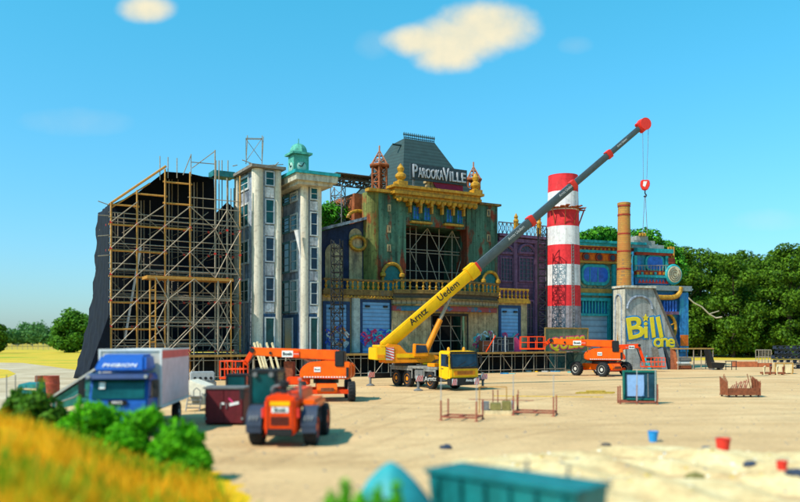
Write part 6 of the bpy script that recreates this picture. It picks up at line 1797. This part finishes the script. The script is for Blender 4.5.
# olive pallet load with ochre frame
c = at(500, 414); t = thing('loaded_pallet', 'pallet of olive boxes under a thin ochre frame on the sand', 'pallet', c, R(-6))
M_olive = mat('olive_boxes', (.22, .19, .06), .7, 0, .3, 1.5)
mb = MB(); mb.box(-1.0, .6, -.4, .5, .1, .2); mb.box(-1.0, .6, -.4, -.3, 0, .099); mb.box(-1.0, .6, .4, .5, 0, .099); mb.build('pallet_base', M_wood, t)
for (a, b, h, m) in ((-.95, -.55, .62, M_greym), (-.5, .05, .56, M_olive), (.1, .55, .66, M_olive)):
    mb = MB(); mb.box(a, b, -.35, .4, .201, h); mb.build('box', m, t, .03)
mb = MB(); mb.box(.6, .72, -.2, .4, .25, .7); mb.build('blue_tub', mat('pale_blue_plastic', (.25, .40, .55), .5), t)
mb = MB()
for x in (-1.05, .35): mb.tube((x, .55, 0), (x, .55, 1.35), .03, 5)
mb.tube((-1.05, .55, 1.35), (.35, .55, 1.35), .03, 5); mb.build('ochre_frame', M_ochre, t)
for x in (-.35, -.1, .7, .95):
    mb = MB(); mb.tube((x, .6, 0), (x, .6, 1.2), .03, 5); mb.build('post', M_stil, t)
mb = MB(); mb.tube((-1.6, -.2, .75), (1.7, -.2, .72), .022, 5); mb.build('long_tube', M_stil, t)
# yellow timber on the ground
c = at(594, 393.5)
mb = MB()
for k in range(5): mb.box(-1.4+.13*k, 1.2+.1*k, -.5+.22*k, -.32+.22*k, .0, .09+.02*(k % 2))
mb.box(-.5, .8, -.1, .3, .12, .2)
o = mb.build('plank_stack', mat('yellow_planks', (.50, .33, .05), .8, 0, .3, 2), loc=c); tag(o, 'low stack of yellow boards lying flat on the sand', 'planks')
o = MB().box(-3.6, 3.6, -.05, .05, 0, .06).build('long_batten', mat('yellow_batten', (.60, .40, .08), .8, 0, .2, 2), loc=at(548, 397)); o.rotation_euler = (0, 0, R(-8)); tag(o, 'long thin yellow batten lying on the sand before the crane', 'batten')

# things at the right end of the stage
c = W(696, 340, 100); c.z = 0; t = thing('scaffold_bench', 'low scaffold platform of steel legs and timber deck at the stage right end', 'scaffold', c, R(12))
mb = MB(); mb.box(-2.6, 2.6, 0, 1.8, 2.6, 2.75); mb.build('platform', M_deckwood, t)
for x in (-2.5, -.3, .8, 2.5):
    for y in (.1, 1.7):
        mb = MB(); mb.tube((x, y, 0), (x, y, 2.599), .06, 6); mb.build('leg', M_steel, t)
mb = MB(); mb.tube((-2.5, .1, .6), (2.5, .1, .6), .05, 6); mb.tube((-2.5, .1, 1.6), (2.5, .1, 1.6), .05, 6); mb.build('ledger', M_steel, t)
for k, (x0, x1, z0, z1, m) in enumerate(((-2.4, -.4, .0, .5, M_brown), (-2.3, -.5, .501, .75, M_oldsteel), (-2.4, -.7, .751, 1.0, M_white), (-2.2, -.4, 1.001, 1.5, M_greym))):
    o = MB().box(x0, x1, .3, 1.5, z0, z1).build('panel_stack', m, None, .03); o.location = c; o.rotation_euler = (0, 0, R(12))
    tag(o, ('rust brown sheets at the bottom of the stack under the scaffold platform', 'dark sheets second from the bottom under the scaffold platform', 'white packages third from the bottom under the scaffold platform', 'grey case on top of the stack under the scaffold platform')[k], 'sheets', 'stack under the scaffold platform')
for i, (px, h, w, lean, m, lab) in enumerate(((632, 2.6, .45, .5, M_greym, 'grey set panel leaning at the graffiti wall left of the red basket'), (661, 3.0, .4, -.6, M_oldsteel, 'dark grey set panel leaning right of the red basket'), (665, 2.8, .35, -.3, M_greym, 'tall grey set panel in the leaning row before the graffiti wall'),
                                   (669, 2.9, .4, -.5, M_blackm, 'black set panel in the leaning row before the graffiti wall'), (673.5, 2.8, .33, .2, M_brown, 'rust brown set panel leaning in the row beside the scaffold platform'), (678, 2.6, .22, -.25, M_rust, 'narrow rusty set panel at the right end of the leaning row'), (650, 3.1, .22, -.75, M_tealtrim, 'turquoise beam leaning across behind the red basket'))):
    c = W(px, 340, 100.2-.25*(i % 3)); c.z = 0
    mb = MB(); mb.hexa([(-w, 0, 0), (w, 0, 0), (w+lean, .9, h), (-w*.8+lean, .9, h*.93)], [(-w, .18, 0), (w, .18, 0), (w+lean, 1.08, h), (-w*.8+lean, 1.08, h*.93)])
    o = mb.build('set_panel', m, loc=c, bev=.02); tag(o, lab, 'panel', 'set panels leaning at the graffiti wall')
c = at(717, 370); t = thing('tipping_skip', 'black tipping skip with raised back and side rails on the sand edge', 'skip', c, R(8))
mb = MB(); mb.hexa([(-.9, -.5, .25), (.6, -.5, .25), (.6, .6, .25), (-.9, .6, .25)], [(-1.1, -.6, 1.0), (.8, -.6, .9), (.8, .7, .9), (-1.1, .7, 1.0)]); mb.build('tub', M_blackm, t)
mb = MB(); mb.hexa([(-1.1, -.5, 1.0), (-.6, -.5, 1.0), (-.6, .6, 1.0), (-1.1, .6, 1.0)], [(-1.5, -.5, 2.6), (-1.2, -.5, 2.6), (-1.2, .6, 2.6), (-1.5, .6, 2.6)]); mb.build('back', M_blackm, t)
mb = MB()
for x in (.9, 1.7, 2.3): mb.tube((x, -.5, 0), (x, -.5, 1.1), .05, 5)
for z in (.4, 1.1): mb.tube((.8, -.5, z), (2.4, -.5, z), .05, 5)
mb.build('frame', M_blackm, t)
mb = MB()
for x in (-.7, .4): mb.box(x-.15, x+.15, -.4, .5, 0, .249)
mb.build('foot', M_greym, t)
o = MB().box(-2.6, .6, -.5, .5, 0, .75).box(.62, 2.9, -.4, .5, 0, .55).build('orange_panels', mat('rust_orange_sheet', (.45, .13, .05), .7, 0, .3, 1), None, .04); o.location = at(752, 367); tag(o, 'low rust-orange slabs lying before the yellow grass verge', 'slabs')
c = at(765, 364); t = thing('metal_cage', 'grey mesh cage standing at the edge of the wood behind the orange slabs', 'cage', c, 0)
mb = MB()
for x in (-1, 0, 1):
    for y in (0, 1): mb.tube((x, y, 0), (x, y, 2.2), .06, 5)
for z in (.1, 1.1, 2.2):
    for y in (0, 1): mb.tube((-1, y, z), (1, y, z), .06, 5)
mb.build('frame', M_steel, t)
mb = MB(); 
for k in range(9): mb.tube((-1+.25*k, 0, 1.1), (-1+.25*k, 0, 2.2), .025, 4)
mb.build('mesh', M_steel, t)
# stack of black sections, right edge
for k in range(5):
    c = at(792, 369); t = thing('truss_bundle', ('black trussing at the right edge, %s of its stack' % ('bottom layer', 'second layer up', 'middle layer', 'second layer from the top', 'top layer')[k]), 'truss', (c.x, c.y, .62*k), R(3), 'black trussing stacked at the right edge')
    x0 = -2.6+.35*(k % 2)+.1*k
    mb = MB()
    for z in (.05, .5):
        for y in (0, .7): mb.box(x0, 5.5, y-.06, y+.06, z, z+.1)
    mb.build('chord', M_blackm, t)
    mb = MB()
    for i in range(9):
        x = x0+.9*i; mb.box(x, x+.08, -.05, .75, .151, .499)
        mb.tube((x, -.02, .1), (x+.8, -.02, .55), .04, 4)
    mb.build('strut', mat('blue_black_metal', (.02, .03, .06), .5), t)
# crates
c = at(784, 374); t = thing('wooden_crate', 'pale wooden crate on the sand near the right edge', 'crate', c, R(-12))
mb = MB(); mb.box(-.95, .95, 0, 1.2, .1, 1.25); mb.build('body', M_wood, t, .01)
mb = MB()
for x in (-.9, 0, .9): mb.box(x-.07, x+.07, -.05, -.002, .1, 1.25)
for z in (.1, 1.15): mb.box(-.95, .95, -.052, -.003, z, z+.12) if z > 1 else None
mb.build('batten', M_deckwood, t)
mb = MB()
for x in (-.8, .8): mb.box(x-.1, x+.1, 0, 1.2, 0, .099)
mb.build('skid', M_deckwood, t)
c = at(775, 375); t = thing('cable_cradle', 'low brown cradle of curved ribs beside the pale wooden crate', 'cradle', c, R(-10))
for k in range(4):
    mb = MB(); x = -1.2+.65*k; mb.path([(x, -.4, 0), (x-.05, -.3, .8), (x+.2, 0, .95), (x+.2, .4, .3), (x+.1, .6, 0)], .07, 6); mb.build('rib', M_brown if k % 2 else M_wood, t)
mb = MB(); mb.box(-1.4, 1.0, -.3, .5, .12, .3); mb.build('base', M_brown, t)

# on the stage deck, right: cases, frames and odds and ends
def deck(px, v): 
    u = A.u(px, v); x, y = A.pt(u, v); return Vector((x, y, ZD))
for i, (px, w, h, m, lab) in enumerate(((488, .7, 1.3, M_brown, 'rust brown equipment case at the left end of the stage clutter'), (496, .8, 1.7, M_blackm, 'tall black equipment case with pale upright beside it on the stage'), (503, .75, 1.45, mat('navy_case', (.02, .04, .08), .5), 'navy equipment case on the stage between two black ones'),
                                     (509, .7, 1.7, M_blackm, 'tall black equipment case left of the pink spray on the stage'))):
    t = thing('equipment_case', lab, 'case', deck(px, 4.8), A.a, 'equipment cases on the stage')
    mb = MB(); mb.box(-w, w, 0, .9, .08, h); mb.build('body', m, t, .03)
    mb = MB()
    for x in (-w, w): mb.box(x-.04, x+.04, -.03, .0, .08, h)
    for z in (.08, h*.6, h): mb.box(-w, w, -.025, -.002, z-.03, z+.03)
    mb.build('edging', M_greym, t)
    mb = MB()
    for x in (-w*.7, w*.7): mb.lathe([(.06, -.04), (.06, .04)], (x, .15, .06), 8, 'y')
    mb.build('castor', M_blackm, t)
for i, (px, h, lean, m, lab) in enumerate(((486, 1.9, 1.1, M_orange2, 'orange pole leaning on the brown case on the stage'), (493, 2.1, .1, M_cloudgrey, 'pale upright pole by the tall black case on the stage'), (505.5, 1.9, 0, M_cloudgrey, 'pale upright pole beside the navy case on the stage'))):
    c = deck(px, 5.1); mb = MB(); mb.tube((0, 0, 0), (lean, .1, h), .06, 6); o = mb.build('pole', m, loc=c); tag(o, lab, 'pole', 'poles among the stage cases')
o = MB().prism([(-1.0, 0), (1.0, 0), (.9, 1.2), (.3, 1.7), (-.5, 1.5), (-.9, .8)], 0, .1).build('cut_out_board', GR, loc=deck(514.5, 4.6)); o.rotation_euler = (0, 0, A.a); tag(o, 'crimson cut-out board with uneven top standing on the stage before the blue door', 'board')
# debris under the stage edge
g = random.Random(12)
for i in range(9):
    px = 505+11*i+g.uniform(-4, 4); c = at(px, 374.0+g.uniform(-2.0, 1.2)-.02*(px-505))
    m = (M_blue, GT, M_white, M_yellow, M_cloudgrey)[i % 5]; nm = ('dark blue', 'turquoise', 'white', 'yellow', 'grey')[i % 5]
    mb = MB(); w = g.uniform(.25, .8); pts = [(w*math.cos(a)*g.uniform(.6, 1.1), .3*math.sin(a)*g.uniform(.6, 1.2)) for a in [k*.9 for k in range(7)]]
    mb.prism(pts, 0, g.uniform(.05, .16), 'z'); o = mb.build('plastic_scrap', m, loc=c); tag(o, '%s plastic scrap under the stage edge, %s from the left of the debris' % (nm, ('first', 'second', 'third', 'fourth', 'fifth', 'sixth', 'seventh', 'eighth', 'ninth')[i]), 'scrap', 'scraps strewn under the stage edge')

# left background: teal ramp, drums, hopper
c = W(74, 340, 37); t = thing('loading_ramp', 'dark teal inclined conveyor ramp with pale rails left of the blue lorry', 'ramp', (c.x, 37, 0), R(4))
p0, p1 = Vector((-1.1, 0, 1.05)), Vector((.75, .6, 2.4))
mb = MB(); mb.hexa([(-1.0, 0, .5), (1.2, 0, .9), (1.2, 0, 2.35), (-1.0, 0, .95)], [(-1.0, .9, .5), (1.2, .9, .9), (1.2, .9, 2.35), (-1.0, .9, .95)]); mb.build('side_panel', M_tealpaint, t)
for y in (-.08, .98):
    mb = MB(); mb.beam((-1.15, y, 1.0), (1.0, y, 2.42), .08, .1); mb.build('rail', M_cloudgrey, t)
mb = MB(); mb.beam((-1.1, .45, .98), (1.1, .45, 2.43), .85, .04); mb.build('belt', M_mud, t)
for x in (-.8, .2, 1.0):
    mb = MB(); mb.tube((x, -.02, 0), (x, -.02, .9), .05, 6); mb.tube((x, .9, 0), (x, .9, .9), .05, 6); mb.build('leg', M_greym, t)
mb = MB(); mb.path([(-.5, -.2, .9), (.1, -.3, 1.1), (.6, -.2, 1.45)], .04, 6); mb.build('hose', M_greym, t)
for i, (px, m, w, lab) in enumerate(((42, M_brown, 1.0, 'brown steel drum on the gravel path at the left'), (51, mat('red_drum_paint', (.42, .07, .035), .6, 0, .3, 1), 1.2, 'larger red drum beside the brown one on the gravel path'))):
    c = W(px, 340, 48); mb = MB(); r_ = .42*w; mb.lathe([(r_*.96, 0), (r_*.9, .05), (r_, .5), (r_*1.03, .55), (r_, .6), (r_, 1.05), (r_*1.03, 1.1), (r_, 1.15), (r_*.95, 1.55), (r_*.98, 1.58), (r_*.98, 1.6)], (0, 0, 0), 24)
    o = mb.build('drum', m, loc=(c.x, 48, 0)); tag(o, lab, 'drum', 'drums on the gravel path')
c = W(25, 340, 40); t = thing('feed_hopper', 'turquoise hopper with pale stripes left of the drums', 'hopper', (c.x, 40, 0), R(-10))
mb = MB(); mb.hexa([(-.7, 0, .5), (.6, 0, .5), (.6, 1, .5), (-.7, 1, .5)], [(-.55, .2, 1.5), (.55, .2, 1.55), (.55, .9, 1.6), (-.4, .9, 1.6)]); mb.build('tub', M_teal, t, .03)
mb = MB()
for k in range(3): mb.beam((-.62+.05*k, -.0+.05*k, .75+.27*k), (.6, .0+.05*k, .72+.27*k), .03, .08)
mb.build('stripe', M_wood, t)
mb = MB()
for x in (-.6, .5):
    for y in (.1, .9): mb.tube((x, y, 0), (x, y, .55), .05, 6)
for x in (-.9, -.4, .8): mb.tube((x, -.2, 0), (x, -.2, 2.0), .025, 5)
mb.build('leg', M_greym, t)

# foreground: turquoise skip, tarpaulin heap, bush, rubbish
c = Vector((2.05, 13.7, 0)); t = thing('turquoise_skip', 'turquoise closed steel skip cut by the bottom edge of the picture', 'skip', c, math.atan2(12.6-14.9, 3.15-.70))
L2 = 1.55
mb = MB(); mb.hexa([(-L2+.1, -.55, .15), (L2-.1, -.55, .15), (L2-.1, .35, .15), (-L2+.1, .35, .15)], [(-L2, -.6, 1.36), (L2, -.6, 1.36), (L2, .40, 1.36), (-L2, .40, 1.36)]); mb.build('body', M_teal, t, .02)
mb = MB()
for k in range(6):
    x = -L2+.25+k*(2*L2-.5)/5; mb.box(x-.05, x+.05, -.69, -.55, .2, 1.3); mb.box(x-.05, x+.05, .39, .47, .2, 1.3)
mb.build('rib', M_teal, t)
mb = MB(); mb.box(-L2-.05, L2+.05, -.67, .46, 1.361, 1.44); mb.build('lid', M_teal, t, .02)
mb = MB()
for x in (-.1, .75): mb.box(x-.02, x+.02, .44, .50, 1.44, 1.62)
mb.build('fitting', M_greym, t)
c = W(391, 340, 14); mb = MB(); g = random.Random(2); prof = [(1.02, 0), (.95, .35), (.78, .75), (.6, 1.0), (.4, 1.3), (.22, 1.5), (.06, 1.6)]
mb.lathe([(r_*(1+.04*math.sin(7*z)), z) for r_, z in prof], (0, 0, 0), 22)
mb.v = [Vector((v.x*(1+.09*math.sin(5*math.atan2(v.y, v.x)+2*v.z)), v.y*(1+.09*math.cos(4*math.atan2(v.y, v.x))), v.z)) for v in mb.v]
o = mb.build('tarpaulin_heap', mat('turquoise_tarpaulin', (.03, .30, .33), .5, 0, .2, 1), loc=(c.x, 14, 0)); tag(o, 'heap under a turquoise tarpaulin at the bottom edge, left of the skip', 'tarpaulin')
c = W(370, 340, 12.5); bl = [(-.45, 0, 1.0, .2, .2, .3), (-.4, .1, 1.35, .1, .1, .2), (-.1, .1, .9, .25, .25, .3), (.2, 0, 1.05, .22, .2, .25), (.42, .1, 1.35, .08, .1, .3), (.45, 0, 1.0, .15, .15, .3), (0, 0, .7, .45, .35, .5), (-.45, 0, .8, .3, .3, .45), (.35, 0, .8, .3, .3, .4), (-.15, -.2, 1.2, .16, .15, .25), (-.62, 0, 1.15, .12, .12, .25), (.12, -.1, 1.3, .1, .1, .2)]
make_bush('blurred yellow-green weeds before the turquoise tarpaulin at the bottom edge', (c.x, 12.5, 0), 71, bl, 2600, .065, M_leaf2)
# rubbish on the rubble
for px, py, s_, m, nm, lab in ((653, 442, .19, mat('bright_blue_plastic', (.02, .30, .72), .5), 'plastic_bucket', 'bright blue plastic bucket lying on the pale rubble'), (723, 455, .24, M_red, 'plastic_bucket', 'bright red plastic bucket on the pale rubble'),
                               (782, 482, .15, M_red, 'plastic_bucket', 'small dull red bucket near the lower right corner')):
    c = at(px, py); c.z = max(0, hrub(c.x, c.y)); t = thing(nm, lab, 'bucket', c, 0, 'buckets on the rubble')
    mb = MB(); mb.lathe([(s_*.72, 0), (s_*.75, .02), (s_, s_*2.0), (s_*1.08, s_*2.0), (s_*1.08, s_*2.08), (s_*.93, s_*2.08), (s_*.7, .06), (.01, .05)], (0, 0, 0), 20); mb.build('body', m, t)
    mb = MB(); mb.path([(s_*1.05*math.cos(a), s_*.5*math.sin(a)*0-.02, s_*2.0-s_*.5*math.sin(a)*-1) for a in [math.pi*k/10 for k in range(11)]], .012, 5); mb.build('handle', M_steel, t)
for px, py, s_, lab, m in ((750, 473, .16, 'dark stone on the rubble below the red bucket', M_mud), (606, 446, .13, 'dark brown stone left of the blue bucket', M_oldsteel), (446, 449, .16, 'dark stone on the sand right of the tarpaulin', M_mud), (797, 489, .2, 'dark stone at the right edge in the lower corner', M_mud), (706, 449, .12, 'grey-green stone just left of the red bucket', M_greym), (695, 480, .2, 'olive brown stone low on the rubble', M_olive), (322, 430, .2, 'dark stone on the sand right of the telehandler', M_mud)):
    c = at(px, py); c.z = max(0, hrub(c.x, c.y))-.02; g = random.Random(px)
    bm = bmesh.new(); bmesh.ops.create_icosphere(bm, subdivisions=2, radius=s_)
    for v in bm.verts: v.co = Vector((v.co.x*1.4, v.co.y, v.co.z*.7+s_*.45))*(1+g.uniform(-.14, .14))
    me = bpy.data.meshes.new('stone'); bm.to_mesh(me); bm.free(); me.materials.append(m); o = bpy.data.objects.new('stone', me); COL.objects.link(o); o.location = c; tag(o, lab, 'stone', 'stones on the sand and rubble')
# loose bits of the rubble
mb = MB(); g = random.Random(77)
for k in range(700):
    x = g.uniform(.8, 18); y = g.uniform(14, 27); z = hrub(x, y)
    if z < .02: continue
    s_ = g.uniform(.02, .07); a = g.uniform(0, 3); mb.cur = g.choice((0, 0, 0, 1, 1, 2, 3))
    ca, sa = math.cos(a), math.sin(a)
    b0 = [(x+s_*(ca*p-sa*q), y+s_*(sa*p+ca*q), z) for p, q in ((-1, -.6), (1, -.5), (.8, .7), (-.9, .5))]
    mb.hexa(b0, [(p[0]*1.0+.2*s_, p[1], z+s_*g.uniform(.4, 1.2)) for p in b0])
o = mb.build('rubble_litter', [mat('pale_chips', (.66, .58, .40), .9), mat('yellow_chips', (.55, .40, .12), .9), mat('grey_chips', (.25, .27, .28), .9), mat('white_chips', (.75, .73, .66), .9)], smooth=False); tag(o, 'pale and yellow chips scattered over the rubble', 'rubble', kind='stuff')
# pebbles and scraps over the lot
mb = MB(); g = random.Random(78)
for k in range(900):
    d = 18+52*g.random()**1.3; px = g.uniform(190, 800); x = (px-400)/F*d
    s_ = g.uniform(.015, .05); mb.cur = g.choice((0, 0, 1)); mb.hexa([(x-s_, d-s_, 0), (x+s_, d-s_, 0), (x+s_*.8, d+s_, 0), (x-s_, d+s_*.7, 0)], [(x-s_*.5, d-s_*.4, s_), (x+s_*.6, d-s_*.5, s_*.9), (x+s_*.4, d+s_*.5, s_), (x-s_*.5, d+s_*.4, s_*.8)])
o = mb.build('pebbles', [mat('sand_pebble', (.40, .30, .18), .9), mat('grey_pebble', (.22, .20, .18), .9)], smooth=False); tag(o, 'small pebbles scattered over the sandy lot', 'pebbles', kind='stuff')

# ------------------------------------------------------------------ every separate leg, post or tube its own part
def explode(o):
    me = o.data; n = len(me.vertices); par = list(range(n))
    def fd(a):
        while par[a] != a: par[a] = par[par[a]]; a = par[a]
        return a
    for e in me.edges:
        a, b = fd(e.vertices[0]), fd(e.vertices[1]); par[a] = b
    isl = {}
    for v in range(n): isl.setdefault(fd(v), []).append(v)
    isl = list(isl.values())
    box = [[min(me.vertices[v].co[k] for v in i)-.02 for k in range(3)]+[max(me.vertices[v].co[k] for v in i)+.02 for k in range(3)] for i in isl]
    grp = list(range(len(isl)))
    for a in range(len(isl)):
        for b in range(a):
            if all(box[a][k] <= box[b][k+3] and box[b][k] <= box[a][k+3] for k in range(3)):
                ga, gb = grp[a], grp[b]; grp = [gb if g_ == ga else g_ for g_ in grp]
    if len(set(grp)) < 2: return
    name = o.name.split('.')[0]; first = True
    for gk in sorted(set(grp)):
        vs = {v for a, i in enumerate(isl) if grp[a] == gk for v in i}
        m2 = me.copy(); bm = bmesh.new(); bm.from_mesh(m2); bm.verts.ensure_lookup_table()
        bmesh.ops.delete(bm, geom=[bm.verts[i] for i in range(n) if i not in vs], context='VERTS'); bm.to_mesh(m2); bm.free()
        if first: o.data = m2; first = False
        else:
            c = o.copy(); c.data = m2; c.name = name; COL.objects.link(c)
for o in list(bpy.data.objects):
    if o.type == 'MESH' and o.parent is not None and not o.children and o.name.split('.')[0] in ('leg', 'standard', 'loose_tube', 'foot', 'skid', 'rib', 'fitting', 'finial', 'lamp', 'support_post', 'beacon', 'socket', 'stripe', 'end_bars', 'castor', 'column', 'chord', 'axle', 'mudguard', 'graffiti', 'coupler', 'post', 'name_plate', 'rail'):
        explode(o)
